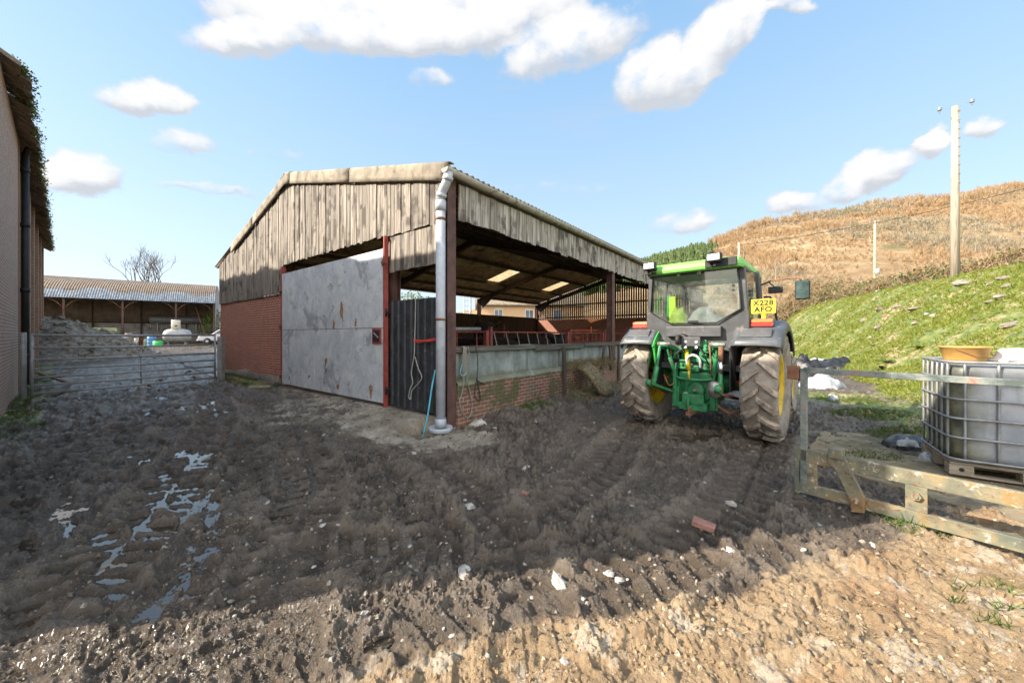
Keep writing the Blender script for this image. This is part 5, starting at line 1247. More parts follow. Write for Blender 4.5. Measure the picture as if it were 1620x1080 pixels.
cow(13.2,5.4,R(170),'up','cow_black','black cow standing far back beside the second steel post',.35)
m=MB(); g=[]
for i in range(24):
    row=[]
    for j in range(16):
        x=5.2+16.5*i/23; y=5.9+6.8*j/15; row.append(Vector((x,y,.2+.55*float(sst(0,.25,np.array([min(i/23,1-i/23,j/15+.05,1.0)]))[0])+random.uniform(-.05,.05))))
    g.append(row)
m.sheet(g); o=btag(m,'straw_bedding',M['straw'],'deep bed of trodden straw under the cattle in the barn','bedding'); kind(o,'stuff')
# ================================================================ TRACTOR   (local: x right, y forward, z up, origin under the rear axle)
TH=R(43); TC=Vector((3.415,6.55,-.03))
TR=thing('tractor','green and black tractor parked with its rear hitch towards the yard','tractor',TC,-TH)
RW,HW,TRK=.885,.235,.95
def tyre(Rr,W,n,rim,lug=.05):
    """muddy lugged tyre: axis x, centred at origin"""
    m=MB(); w=W/2
    prof=[(rim,-w*.62),(rim+.05,-w*.80),(Rr*.80,-w*1.0),(Rr*.90,-w*.99),(Rr*.965,-w*.90),(Rr*.985,-w*.6),(Rr*.99,0),(Rr*.985,w*.6),(Rr*.965,w*.90),(Rr*.90,w*.99),(Rr*.80,w*1.0),(rim+.05,w*.80),(rim,w*.62)]
    m.lathe([(r-lug*1.1 if r>Rr*.93 else r,h) for r,h in prof],(0,0,0),'x',64,1)
    rs=random.Random(12)
    for k in range(n):
        for s in(-1,1):
            th=2*math.pi*(k+(.0 if s<0 else .5))/n; st=[]
            for q,(fx,da) in enumerate(((-.06,.02),(.38,-.15),(.78,-.30),(1.0,-.37))):
                hw=(.030,.036,.042,.046)[q]/Rr*(1+rs.uniform(-.2,.2)); top=Rr-(.0,.0,.012,.07)[q]+rs.uniform(-.012,.006); bot=Rr*.90-(.0,.0,.01,.05)[q]
                # lugs trail from the centre line outwards
                a=th+da*.62*(1)/(Rr/.88)
                st.append((s*w*fx,a-hw,a+hw,bot,top))
            vs=[];fs=[]
            for x,a0,a1,b_,t_ in st:
                for (r,a) in((b_,a0-.012),(t_,a0),(t_,a1),(b_,a1+.012)): vs.append((x,-math.cos(a)*r,math.sin(a)*r))
            for i in range(3):
                for j in range(3): fs.append((i*4+j,i*4+j+1,(i+1)*4+j+1,(i+1)*4+j))
            fs+=[(0,3,2,1),(12,13,14,15)]
            if s<0: fs=[f[::-1] for f in fs]
            m.add(vs,fs,0)
    return m
def wheel(loc,Rr,W,n,rim,side,nm='rear_wheel',par=None):
    w=bpy.data.objects.new(nm,None); COL.objects.link(w); w.parent=TR; w.location=loc
    t=tyre(Rr,W,n,rim).build('tyre',[M['tyre'],M['sidewall']],w)
    m=MB(); h=W*.31
    m.lathe([(rim+.012,-h),(rim+.02,-h-.02),(rim-.02,-h-.015),(rim-.05,-h*.5),(rim-.06,0),(rim-.05,h*.5),(rim-.02,h+.015),(rim+.02,h+.02),(rim+.012,h)],(0,0,0),'x',48)
    d=side*.02
    m.lathe([(.10,d+side*.03),(.2,d+side*.03),(.26,d-side*.05),(rim-.12,d-side*.02),(rim-.045,d+side*.03)],(0,0,0),'x',40)
    m.lathe([(.10,d+side*.015),(.2,d+side*.015),(.26,d-side*.065),(rim-.12,d-side*.035),(rim-.045,d+side*.015)],(0,0,0),'x',40)
    for k in range(8):
        a=k*math.pi/4; m.tube([(d+side*.02,math.cos(a)*.165,math.sin(a)*.165),(d+side*.06,math.cos(a)*.165,math.sin(a)*.165)],.018,6)
    m.build('rim',M['yellow'],w)
    m=MB(); m.lathe([(.01,-.16*1),(.09,-.15),(.11,-.10),(.11,.10),(.09,.15),(.01,.16)],(0,0,0),'x',20); m.build('hub',M['rusty'],w)
    for k in range(4):
        pass
    return w
wheel((TRK,0,RW),RW,HW*2,19,.50,1); wl=wheel((-TRK,0,RW),RW,HW*2,19,.50,-1); wl.rotation_euler=(R(9),0,0)
wheel((.86,2.62,.64),.64,.40,17,.36,1,'front_wheel'); wheel((-.86,2.62,.64),.64,.40,17,.36,-1,'front_wheel')
def tp(m,name,mat,bevel=.0,par=None): return m.build(name,mat,par or TR,bevel)
# axle, transmission, chassis
m=MB(); m.lathe([(.10,-.80),(.13,-.72),(.14,-.5),(.20,-.34),(.24,-.25),(.24,.25),(.20,.34),(.14,.5),(.13,.72),(.10,.80)],(0,0,.88),'x',20); tp(m,'axle_housing',M['green_hitch'])
m=MB(); m.prism([(-.24,.50),(-.29,.62),(-.29,1.10),(-.22,1.18),(.22,1.18),(.29,1.10),(.29,.62),(.24,.50)],lambda u,v,w:(u,-.34+w,v),.75)
m.box((0,1.0,.85),(.46,1.6,.55)); m.box((0,2.4,.72),(.36,1.9,.30)); m.box((0,-.36,.74),(.40,.05,.30)); tp(m,'transmission',M['green_hitch'],.02)
m=MB(); m.beam((-.8,2.62,.64),(.8,2.62,.64),.2,.22); tp(m,'front_axle',M['green_hitch'],.02)
# bonnet
m=MB(); m.prism([(-.40,1.0),(-.42,1.42),(-.33,1.66),(-.2,1.72),(.2,1.72),(.33,1.66),(.42,1.42),(.40,1.0)],lambda u,v,w:(u*(1-.10*w/2.1),1.25+w,v-.10*w/2.1),2.1); tp(m,'bonnet',M['green'],.02)
m=MB(); m.tube([(.46,1.5,1.5),(.46,1.5,2.75),(.46,1.58,2.9)],.045,12); tp(m,'exhaust',M['dark'])
# fenders
def fender(s):
    m=MB(); x0,x1=s*.60,s*1.23; Rf=.985; g=[]
    na=16
    for k in range(na+1):
        a=R(38)+R(112)*k/na; row=[]
        for f,dr,dz in((0,.02,0),(.12,.035,0),(.5,.04,0),(.86,.03,0),(.97,.0,0),(1.0,-.05,0),(1.0,-.14,0)):
            rr=Rf+dr
            row.append(Vector((x0+(x1-x0)*f,-math.cos(a)*rr*1.0,.90+math.sin(a)*rr)))
        g.append(row)
    if s<0: g=[r_ for r_ in g]
    m.sheet(g,.016*(1 if s>0 else -1))
    f=tp(m,'fender',M['plastic2'])
    # flat panel carrying the lamp, facing back
    m=MB(); a=R(52); c=Vector((s*.90,-math.cos(a)*1.03,.90+math.sin(a)*1.03)); rot=Euler((R(-38),0,0)).to_matrix()
    m.box(c,(.40,.045,.16),rot); m.build('lamp_panel',M['plastic'],f,.012)
    m=MB(); a=R(66); c=Vector((s*.95,-math.cos(a)*1.06,.90+math.sin(a)*1.06)); rot=Euler((R(-10),0,0)).to_matrix()
    m.box(c+Vector((0,-.01,.0)),(.30,.10,.115),rot,0); m.box(c+Vector((0,-.062,-.03)),(.275,.02,.055),rot,1); m.box(c+Vector((0,-.058,.028)),(.275,.02,.05),rot,2); tl=m.build('tail_light',[M['plastic'],M['tail_red'],M['amber']],f,.006)
    # inner wall of the wheel arch
    m=MB(); o_=[( -math.cos(R(36)+R(114)*k/14)*1.0,.90+math.sin(R(36)+R(114)*k/14)*1.0) for k in range(15)]+[(.80,.95),(-.42,.95)]
    m.prism(o_,lambda u,v,w:(s*(.575+w),u,v),.025); m.build('arch_wall',M['green'] if s<0 else M['plastic'],f)
    if s<0:
        m=MB(); m.prism([(-.80,1.52),(-.62,1.60),(-.60,1.05),(-.66,.98)],lambda u,v,w:(-.59+.05*w-.0*u,u,v),.6); m.build('arch_panel',M['green'],f)
fender(1); fender(-1)
# cab
CB,CT=1.62,2.76      # sill and roof underside
def quad(a,b,c,d,th): 
    m=MB(); m.sheet([[Vector(a),Vector(b)],[Vector(d),Vector(c)]],th,smooth=False); return m
rb=-.52; rt=-.60; hb=.70; ht=.66      # rear window plane (y at sill / top) and half widths
m=MB()
for s in(-1,1):
    m.beam((s*.76,rb+.05,1.72),(s*.70,rt+.06,CT),.085,.10,0,(0,1,0)); m.beam((s*.82,.35,1.55),(s*.76,.32,CT),.06,.08,0,(0,1,0)); m.beam((s*.72,1.22,1.2),(s*.66,1.08,CT),.07,.08,0,(0,1,0))
m.beam((-.72,rt+.05,CT-.03),(.72,rt+.05,CT-.03),.07,.07); m.beam((-.68,1.08,CT-.03),(.68,1.08,CT-.03),.07,.07)
for s in(-1,1): m.beam((s*.71,rt,CT-.03),(s*.67,1.1,CT-.03),.07,.07)
tp(m,'cab_frame',M['plastic'],.012)
# lower rear panel with the V-shaped window edge
m=MB(); V_=[(-.80,1.60),(-.80,2.06),(-.72,2.10),(-.36,1.86),(.36,1.86),(.72,2.10),(.80,2.06),(.80,1.60),(.56,1.42),(-.56,1.42)]
m.prism(V_,lambda u,v,w:(u,rb-.0-(v-1.6)*.07+w,v),.05)
m.box((0,rb-.05,1.74),(.86,.09,.17)); m.box((-.02,rb-.07,1.57),(.30,.08,.16)); m.box((0,rb+.27,1.36),(1.15,.16,.45)); tp(m,'rear_panel',M['plastic'],.012)
m=MB(); m.box((.33,rb-.055,1.545),(.10,.012,.04)); tp(m,'yellow_label',M['plate'])
m=MB(); y_=lambda z:rb-.012-(z-1.6)*.07
W_=[(-.70,2.09),(-.36,1.88),(.36,1.88),(.70,2.09),(.655,2.72),(-.655,2.72)]
vs=[(x,y_(z),z) for x,z in W_]; m.add(vs,[(0,1,2,3,4,5)]); rw=tp(m,'rear_window',M['glass'])
m=MB(); vv=[Vector((x,y_(z)-.012,z)) for x,z in W_]; m.tube(vv+[vv[0]],.016,6); m.box((.60,y_(2.45)-.03,2.45),(.03,.03,.045)); m.box((.60,y_(2.39)-.03,2.38),(.03,.03,.03)); m.box((0,y_(1.9)-.03,1.91),(.16,.03,.03)); m.build('window_seal',M['dark'],rw)
for s in(-1,1):
    m=quad((s*.755,rb+.12,1.9),(s*.81,.31,1.9),(s*.752,.28,2.72),(s*.70,rt+.12,2.72),0); tp(m,'side_window',M['glass'])
    m=quad((s*.81,.40,1.3),(s*.735,1.18,1.3),(s*.67,1.06,2.72),(s*.752,.37,2.72),0); tp(m,'cab_door_glass',M['glass'])
m=quad((-.70,1.24,1.72),(.70,1.24,1.72),(.64,1.09,2.72),(-.64,1.09,2.72),0); tp(m,'windscreen',M['glass'])
m=MB(); m.box((0,.35,1.15),(1.35,1.6,.10)); m.box((0,1.18,1.45),(1.2,.08,.55)); tp(m,'cab_floor',M['plastic'])
# roof
def roofshape(z0,z1,ins,y0,y1,hw):
    out=[(-hw+.16,y0),(hw-.16,y0),(hw-.03,y0+.07),(hw,y0+.2),(hw-.04,y1-.22),(hw-.2,y1),(-hw+.2,y1),(-hw+.04,y1-.22),(-hw,y0+.2),(-hw+.03,y0+.07)]
    n=len(out); vs=[];fs=[]; cy=(y0+y1)/2
    L=[(z0,1.0),(z0+.05,1.012),(z1-.07,.99),(z1-.02,.955),(z1,.86),(z1+.02,.4)]
    for z,k in L: vs+=[(x*k,cy+(y-cy)*k,z) for x,y in out]
    for i in range(len(L)-1):
        for j in range(n): fs.append((i*n+j,i*n+(j+1)%n,(i+1)*n+(j+1)%n,(i+1)*n+j))
    fs+=[tuple(range(n))[::-1],tuple((len(L)-1)*n+j for j in range(n))]
    m=MB(); m.add(vs,fs,0,False); return m
rf=roofshape(2.72,2.90,0,-.80,1.30,.74); tp(rf,'cab_roof',M['green_roof'],.015)
m=MB(); m.box((.47,-.80,2.80),(.44,.04,.13)); tp(m,'lamp_recess',M['dark'],.01)
m=MB(); m.box((-.62,-.79,2.78),(.22,.04,.10)); tp(m,'lamp_recess',M['dark'],.01)
for x,z in((-.60,2.86),(.40,2.87)):
    m=MB(); m.box((x,-.885,z),(.215,.09,.135)); m.box((x,-.845,z-.09),(.05,.05,.10)); lp=tp(m,'work_lamp',M['dark'],.02)
    m=MB(); m.box((x,-.935,z),(.175,.02,.098)); m.build('lens',M['lampglass'],lp,.012)
for x in(-.2,.12):
    m=MB(); m.box((x,rt-.06,2.70),(.05,.03,.05)); tp(m,'window_catch',M['galv'])
m=MB(); m.tube([(.45,.9,2.94),(.47,.92,3.25)],.006,5); tp(m,'aerial',M['dark'])
# inside the cab
m=MB(); m.box((0,.02,1.42),(.52,.50,.16)); m.box((0,-.22,1.78),(.50,.14,.62),Euler((R(-8),0,0)).to_matrix()); m.box((0,-.20,2.16),(.28,.10,.16)); tp(m,'driver_seat',M['seat'],.04)
m=MB(); m.lathe([(.185,-.012),(.20,0),(.185,.012),(.17,0)],(0,0,0),'z',24,closed=True); m.box((0,0,0),(.36,.03,.015)); sw=tp(m,'steering_wheel',M['dark']); sw.location=(0,.62,1.95); sw.rotation_euler=(R(35),0,0)
m=MB(); m.beam((0,.98,1.4),(0,.64,1.93),.06,.06); m.box((0,1.0,1.6),(.5,.18,.5)); tp(m,'dashboard',M['dark'],.02)
m=MB(); m.box((.46,.1,1.62),(.22,.9,.35)); m.box((-.50,.3,1.5),(.16,.8,.25)); m.beam((-.66,.20,1.6),(-.66,.26,2.45),.08,.18,1,(0,1,0)); m.box((-.55,.05,2.2),(.12,.02,.42),None,2); tp(m,'console',[M['plastic'],M['green'],M['hivis']],.02)
def crumple(L,W,H,seed,n=14):
    g=[]; 
    for i in range(n+1):
        row=[]
        for j in range(n+1):
            u,v=i/n*2-1,j/n*2-1; h=max(0,1-u*u)*max(0,1-v*v)
            q=fbm(np.array([u*2.2+seed]),np.array([v*2.2]),4,seed)[0]
            row.append(Vector((u*L/2,v*W/2,H*(h**.5)*(.55+.9*q))))
        g.append(row)
    m=MB(); m.sheet(g,.006); return m
for (x,z,L,H,mat,lab,sd) in((-.30,1.80,.30,.36,'hivis','lime yellow hi-vis jacket bundled inside the tractor rear window',3),(.16,1.78,.74,.30,'cloth','pale crumpled sacking heaped behind the tractor rear window',8)):
    m=crumple(L,.30,H,sd); w=Matrix.Rotation(-TH,4,'Z')@Vector((x,-.36,z)); o=m.build('jacket' if mat=='hivis' else 'sacking',M[mat]); o.location=TC+w; o.rotation_euler=(0,0,-TH); tag(o,lab,'jacket' if mat=='hivis' else 'sacking')
m=MB(); m.box((0,-.36,1.76),(1.3,.30,.03)); tp(m,'parcel_shelf',M['plastic'])
# mirrors
m=MB(); m.tube([(.72,.95,2.60),(.9,.86,2.66),(1.28,.72,2.66),(1.32,.72,2.60)],.014,6); tp(m,'mirror_arm',M['rusty'])
m=MB(); m.box((1.34,.70,2.44),(.20,.06,.32)); mm=tp(m,'mirror',M['dark'],.025)
m=MB(); m.box((1.34,.667,2.44),(.17,.01,.29)); m.build('mirror_glass',M['mirror'],mm,.003)
m=MB(); m.box((.98,.62,2.46),(.20,.10,.11)); m.tube([(.98,.66,2.5),(.86,.8,2.62)],.012,6); tp(m,'indicator_lamp',M['dark'],.02)
m=MB(); m.tube([(.84,.42,2.33),(.93,.42,2.33),(.985,.42,2.2),(1.06,.40,1.7)],.018,6); tp(m,'grab_rail',M['dark'])
# number plate
pl=Vector((.97,-.50,2.115)); m=MB(); m.box(pl,(.305,.012,.215)); m.box(pl+Vector((0,.05,-.12)),(.06,.08,.03)); m.box(pl+Vector((0,.04,-.17)),(.05,.03,.12)); plt=tp(m,'number_plate',M['plate'])
def lettering(txt,size,loc,par,mat,name='lettering'):
    cu=bpy.data.curves.new(name,'FONT'); cu.body=txt; cu.size=size; cu.align_x='CENTER'; cu.align_y='CENTER'; cu.extrude=.0008; cu.offset=.0042; cu.space_character=1.10
    o=bpy.data.objects.new(name,cu); COL.objects.link(o); dg=bpy.context.evaluated_depsgraph_get(); dg.update(); me=bpy.data.meshes.new_from_object(o.evaluated_get(dg)); bpy.data.objects.remove(o)
    o=bpy.data.objects.new(name,me); me.materials.clear(); me.materials.append(mat); COL.objects.link(o); o.parent=par; o.location=loc; o.rotation_euler=(R(90),0,0); return o
lettering('X228',.108,pl+Vector((0,-.0085,.048)),plt,M['plate_ink']); lettering('AFO',.108,pl+Vector((.0,-.0085,-.050)),plt,M['plate_ink'])
# rear linkage
HM=M['green_hitch']
def hitch(name,fn,mat=None,bev=.006):
    m=MB(); fn(m); return tp(m,name,mat or HM,bev)
for s in(-1,1):
    hitch('lift_arm',lambda m:(m.beam((s*.22,-.28,1.34),(s*.42,-.72,1.52),.07,.11,0,(1,0,0)),m.tube([(s*.34,-.72,1.52),(s*.50,-.72,1.52)],.05,12)))
    hitch('lower_link',lambda m:(m.beam((s*.28,-.30,.62),(s*.44,-.86,.80),.045,.10,0,(1,0,0)),m.beam((s*.44,-.86,.80),(s*.50,-1.10,.88),.045,.085,0,(1,0,0)),m.lathe([(.03,-.035),(.06,-.03),(.065,0),(.06,.03),(.03,.035)],(s*.51,-1.14,.89),'x',14)))
    hitch('ball_end',lambda m:(m.lathe([(.01,-.045),(.035,-.04),(.048,0),(.035,.04),(.01,.045)],(s*.515,-1.14,.89),'x',12)),M['rusty'],0)
    hitch('draft_plate',lambda m:(m.beam((s*.30,-.50,.48),(s*.30,-.52,1.16),.055,.10,0,(0,1,0)),m.box((s*.30,-.44,.62),(.12,.16,.34))))
    hitch('red_reflector',lambda m:m.lathe([(.045,0),(.045,-.02),(.01,-.025)],(s*.58,-.17,.90),'y',16),M['red_plastic'],0)
    hitch('stabiliser',lambda m:(m.tube([(s*.62,-.12,.62),(s*.46,-.85,.78)],.020,8),m.tube([(s*.56,-.4,.68),(s*.50,-.66,.74)],.03,8)),M['rusty'],0)
    hitch('lift_pin',lambda m:m.tube([(s*.30,-.74,1.53),(s*.52,-.74,1.53)],.035,10),M['steel'],0)
hitch('lift_rod',lambda m:(m.tube([(-.48,-.74,1.50),(-.52,-.80,1.1)],.028,8),m.tube([(-.515,-.79,1.14),(-.55,-.86,.83)],.042,10)))
hitch('lift_rod',lambda m:(m.tube([(.46,-.74,1.50),(.46,-.78,1.28)],.036,10),),M['rusty'],0)
hitch('ram',lambda m:(m.tube([(.46,-.77,1.28),(.465,-.80,1.08)],.040,12)),M['chrome'],0)
hitch('lift_rod_foot',lambda m:(m.tube([(.465,-.80,1.10),(.47,-.84,.82)],.034,10),m.box((.47,-.83,.86),(.07,.10,.16))))
hitch('levelling_box',lambda m:m.lathe([(.03,-.13),(.085,-.10),(.10,0),(.085,.10),(.03,.13)],(.39,-.84,.84),'z',14),M['steel'],0)
hitch('top_link',lambda m:(m.tube([(-.13,-.50,1.48),(-.05,-.62,1.10)],.036,10),m.tube([(-.155,-.47,1.56),(-.13,-.5,1.46)],.03,8),m.tube([(-.05,-.62,1.10),(-.04,-.64,.95)],.018,8)),M['yellow'],0)
hitch('top_link_eye',lambda m:m.lathe([(.035,-.03),(.085,-.03),(.09,0),(.085,.03),(.035,.03)],(-.20,-.66,1.60),'x',18,closed=True),M['dark'],0)
for x in(-.36,.26): hitch('check_rod',lambda m:m.tube([(x,-.60,1.52),(x+.03,-.56,.98)],.013,6),M['rusty'],0)
hitch('pickup_hook',lambda m:(m.box((0,-.50,.52),(.44,.16,.06)),m.box((0,-.55,.60),(.34,.06,.18)),m.tube([(-.06,-.62,.44),(-.06,-.62,.62)],.03,8),m.beam((-.22,-.54,.46),(.22,-.54,.46),.10,.07)))
hitch('cross_bar',lambda m:(m.tube(spline([(-.30,-.54,.97),(-.15,-.57,.94),(.15,-.57,.94),(.30,-.54,.97)],5),.026,8),m.box((0,-.44,1.00),(.50,.06,.10))))
hitch('shift_cover',lambda m:(m.lathe([(.01,-.44),(.13,-.43),(.15,-.38),(.15,-.3)],(0,0,.74),'y',22)))
hitch('power_shaft',lambda m:(m.lathe([(.01,-.54),(.028,-.53),(.028,-.44),(.06,-.43),(.06,-.40)],(0,0,.74),'y',14)),M['steel'],0)
hitch('data_plate',lambda m:m.box((-.17,-.385,.62),(.07,.01,.14)),M['galv_pale'],0)
hitch('drawbar',lambda m:(m.beam((0,-.2,.40),(0,-.80,.40),.09,.05),m.tube([(0,-.76,.34),(0,-.76,.52)],.022,8)),M['rusty'],.004)
hitch('top_bracket',lambda m:(m.prism([(-.36,1.00),(-.40,1.30),(-.30,1.36),(-.34,1.02)],lambda u,v,w:(-.09+w*.5,u,v),.05),m.prism([(-.36,1.00),(-.46,1.30),(-.30,1.36),(-.30,1.02)],lambda u,v,w:(.06+w*.5,u,v),.05),m.lathe([(.09,-.02),(.115,-.02),(.115,.02),(.09,.02)],(0,-.46,1.22),'y',18,closed=True)))
hitch('hydraulic_block',lambda m:(m.box((.02,-.46,1.52),(.36,.16,.16)),m.box((-.12,-.44,1.40),(.16,.14,.12)),m.box((.14,-.44,1.40),(.12,.14,.12)),m.box((.02,-.38,1.28),(.5,.12,.12)),m.box((.0,-.50,1.64),(.12,.10,.08)),[m.tube([(x,-.52,1.50),(x,-.60,1.50)],.026,10) for x in(-.12,-.04,.04,.12,.20)]))
for x in(-.10,.07):
    for z in(1.48,1.57): hitch('coupling',lambda m:m.tube([(x,-.585,z),(x,-.64,z)],.022,10),M['galv_pale'],0)
rs=random.Random(4)
for k,(a,b,c_) in enumerate((((-.30,-.35,1.45),(-.42,-.45,1.30),(-.36,-.35,1.05)),((.30,-.35,1.45),(.42,-.42,1.28),(.30,-.30,1.05)),((-.10,-.58,1.48),(-.24,-.66,1.36),(-.26,-.45,1.2)),((.10,-.58,1.48),(.20,-.66,1.34),(.22,-.45,1.18)),((.0,-.58,1.6),(-.14,-.62,1.7),(-.30,-.48,1.62)),((.52,-.25,1.42),(.62,-.30,1.2),(.60,-.18,1.0)))):
    hitch('hydraulic_hose',lambda m:m.tube(spline([a,b,c_],7),.013,6),M['dark'],0)
hitch('pale_hose',lambda m:m.tube(spline([(-.08,-.60,1.18),(-.07,-.62,1.30),(.03,-.63,1.35),(.12,-.62,1.28),(.12,-.60,1.14)],6),.020,8),M['galv_pale'],0)
hitch('brake_rod',lambda m:(m.tube([(.66,-.28,1.42),(.70,-.32,1.15),(.74,-.3,.95)],.012,6),m.box((.70,-.28,.96),(.10,.06,.06))),M['steel'],0)
hitch('hanging_chain',lambda m:m.tube(spline([(.38,-.62,.56),(.55,-.5,.44),(.72,-.3,.5),(.78,-.2,.6)],6),.022,6),M['rusty'],0)

for x,y,z,a,b_,c_ in ((-.18,-.54,1.44,.09,.07,.10),(.20,-.54,1.45,.09,.07,.12),(-.30,-.46,1.34,.10,.10,.14),(.32,-.46,1.34,.10,.10,.14),(.0,-.50,1.12,.16,.08,.10),(-.20,-.44,1.18,.12,.10,.16),(.20,-.44,1.18,.12,.10,.16)):
    hitch('valve_block',lambda m:(m.box((x,y,z),(a,b_,c_)),m.tube([(x,y-b_/2,z),(x,y-b_/2-.035,z)],.024,10)))
for s in(-1,1):
    hitch('lift_shaft',lambda m:m.lathe([(.01,-.05),(.075,-.05),(.075,.05),(.01,.05)],(s*.30,-.30,1.36),'x',18))
    hitch('ram',lambda m:(m.tube([(s*.24,-.40,.66),(s*.36,-.62,1.30)],.036,10),m.tube([(s*.36,-.62,1.30),(s*.39,-.67,1.46)],.020,8)))
    hitch('link_chain',lambda m:m.tube(spline([(s*.42,-.72,1.0),(s*.36,-.66,.82),(s*.30,-.56,.86)],6),.012,6),M['rusty'],0)
    hitch('rubber_flap',lambda m:m.box((s*.57,-.52,1.12),(.02,.34,.62)),M['dark'],.004)
# ================================================================ PALLET-FORK FRAME
fa=Vector((2.95,3.75,0)); fb=Vector((3.90,2.52,0)); FL=2.15; fz=math.atan2(fb.y-fa.y,fb.x-fa.x)
g0=gz(fa.x,fa.y)
FR=thing('fork_frame','rusty green and yellow steel loader fork frame standing on its edge','fork frame',(fa.x,fa.y,.03),fz)
# local: x along the frame, -y towards the viewpoint side
m=MB(); m.box((FL/2,0,.405),(FL+.02,.05,.125)); m.build('upper_bar',M['frame'],FR,.006)
m=MB(); m.box((FL/2,0,.075),(FL+.02,.05,.105)); m.build('lower_bar',M['frame'],FR,.006)
for x,w in((.075,.13),(.80,.13)):
    m=MB(); m.box((x,-.006,.235),(w,.035,.215)); m.tube([(x,-.02,.26),(x,-.055,.26)],.036,6); m.tube([(x,-.05,.26),(x,-.065,.26)],.018,8); m.build('end_plate',M['frame'] if x<.5 else M['frame'],FR,.005)
for i,x in enumerate((.30,1.42)):
    m=MB(); m.prism([(x-.065,.47),(x+.055,.47),(x+.10,.36),(x+.19,.14),(x+.19,.01),(x+.10,-.01),(x+.09,.10),(x-.02,.36),(x-.07,.40)],lambda u,v,w:(u,-.085+w,v),.055); m.box((x-.01,-.045,.50),(.10,.13,.09)); m.build('fork_bracket',M['frame'] if i==0 else M['rusty'],FR,.006)
m=MB(); m.box((.03,.0,.70),(.055,.05,1.16)); m.build('guard_upright',M['frame2'],FR,.005)
m=MB(); m.box((-.022,0,.24),(.04,.06,.46)); m.build('guard_foot',M['frame'],FR,.005)
m=MB(); m.box((FL-.03,.0,.70),(.055,.05,1.16)); m.build('guard_upright',M['frame2'],FR,.005)
m=MB(); m.box((FL/2+.02,0,1.265),(FL-.02,.05,.055)); m.build('guard_rail',M['frame2'],FR,.005)
m=MB(); m.box((-.055,0,1.235),(.10,.075,.14)); m.build('end_bracket',M['rusty'],FR,.012)
# ================================================================ CAGED TANK
tc=Vector((5.87,4.32,.035)); trz=R(-35.6)
IB=thing('caged_tank','cloudy plastic bulk tank in a wire cage on a pallet at the bank foot','tank',tc,trz)
TW,TD,TT=1.22,1.05,1.30
m=MB(); hw,hd=TW/2-.03,TD/2-.03; g=[]
def rr_(hw,hd,r,n=5):
    o=[]
    for cx,cy,a0 in((hw-r,hd-r,0),(-hw+r,hd-r,90),(-hw+r,-hd+r,180),(hw-r,-hd+r,270)):
        for k in range(n+1): a=R(a0+90*k/n); o.append((cx+r*math.cos(a),cy+r*math.sin(a)))
    return o
levels=[(.17,.90,.16),(.20,.97,.16),(.26,1.0,.16),(.6,1.012,.16),(.9,1.012,.16),(1.20,1.0,.16),(1.25,.97,.16),(1.27,.90,.16),(1.275,.5,.1)]
vs=[];L=0
for z,k,r in levels:
    o=rr_(hw*k,hd*k,r*k); L=len(o); vs+=[(x,y,z) for x,y in o]
fs=[]
for i in range(len(levels)-1):
    for j in range(L): fs.append((i*L+j,i*L+(j+1)%L,(i+1)*L+(j+1)%L,(i+1)*L+j))
fs+=[tuple(range(L))[::-1],tuple((len(levels)-1)*L+j for j in range(L))]
m.add(vs,fs,0,True); m.lathe([(.11,1.27),(.11,1.31),(.10,1.325),(.01,1.33)],(.1,0,0),'z',20); m.build('bottle',M['ibc'],IB)
def ring(z,e=.0,r=.014,rad=.12):
    m=MB(); o=rr_(TW/2+e,TD/2+e,rad); p=[Vector((x,y,z)) for x,y in o]; m.tube(p+[p[0]],r,6); m.build('cage_hoop',M['cage'],IB)
for z in(.19,.44,.66,.88,1.10): ring(z,.005 if z<1.0 else -.0)
ring(1.305,-.005,.017)
for z0,z1 in(((.18,1.30),)):
    pass
def cage_bar(x,y):
    m=MB(); m.tube([(x,y,.17),(x,y,.3),(x,y,1.2),(x,y,1.31)],[.012,.014,.014,.012],6); m.build('cage_bar',M['cage'],IB)
for k in range(5):
    for s in(-1,1): cage_bar(-TW/2+.12+(TW-.24)*k/4,s*(TD/2-.012))
for k in range(6):
    for s in(-1,1): cage_bar(s*(TW/2-.012),-TD/2+.10+(TD-.20)*k/5)
m=MB()
for x in(-.51,0,.51):
    for y in(-.42,0,.42): m.box((x,y,.065),(.19 if x else .15,.16,.11))
m.box((0,-.42,.005),(1.2,.12,.022)); m.box((0,.42,.005),(1.2,.12,.022)); m.box((0,0,.005),(1.2,.12,.022)); m.box((0,0,.135),(1.2,1.0,.03)); m.build('pallet',M['pallet'],IB,.006)
m=MB(); m.tube([(-.51,-.505,.07),(-.51,-.50,.07)],.022,10); m.build('pallet_bolt',M['dark'],IB)
def on_tank(x,y,z): 
    v=Matrix.Rotation(trz,3,'Z')@Vector((x,y,0)); return Vector((tc.x+v.x,tc.y+v.y,tc.z+z))
bk=thing('bucket','shallow orange rubber bucket with wire handle standing on the caged tank','bucket',on_tank(-.30,.18,1.277),.2)
m=MB(); m.lathe([(.01,.012),(.165,.012),(.175,.03),(.212,.175),(.225,.18),(.228,.192),(.218,.197),(.205,.185),(.17,.03),(.165,.024),(.01,.024)],(0,0,0),'z',36); m.build('tub',M['bucket'],bk)
m=MB(); pts=[(.222*math.cos(a),.222*math.sin(a),.165-.10*math.sin(math.pi*(k/12))) for k,a in [(k,R(188)+R(164)*k/12) for k in range(13)]]; m.tube(pts,.005,6); m.build('handle',M['rusty'],bk)
bs=thing('basin','dirty white plastic basin lying upside down on the caged tank','basin',on_tank(.20,.28,1.29),.1)
m=MB(); lv=[(0,.26,.19),(.02,.265,.195),(.03,.24,.17),(.13,.20,.14),(.16,.18,.12),(.165,.10,.07)]; vs=[];L=0
for z,a,b in lv:
    o=rr_(a,b,.06); L=len(o); vs+=[(x,y,z) for x,y in o]
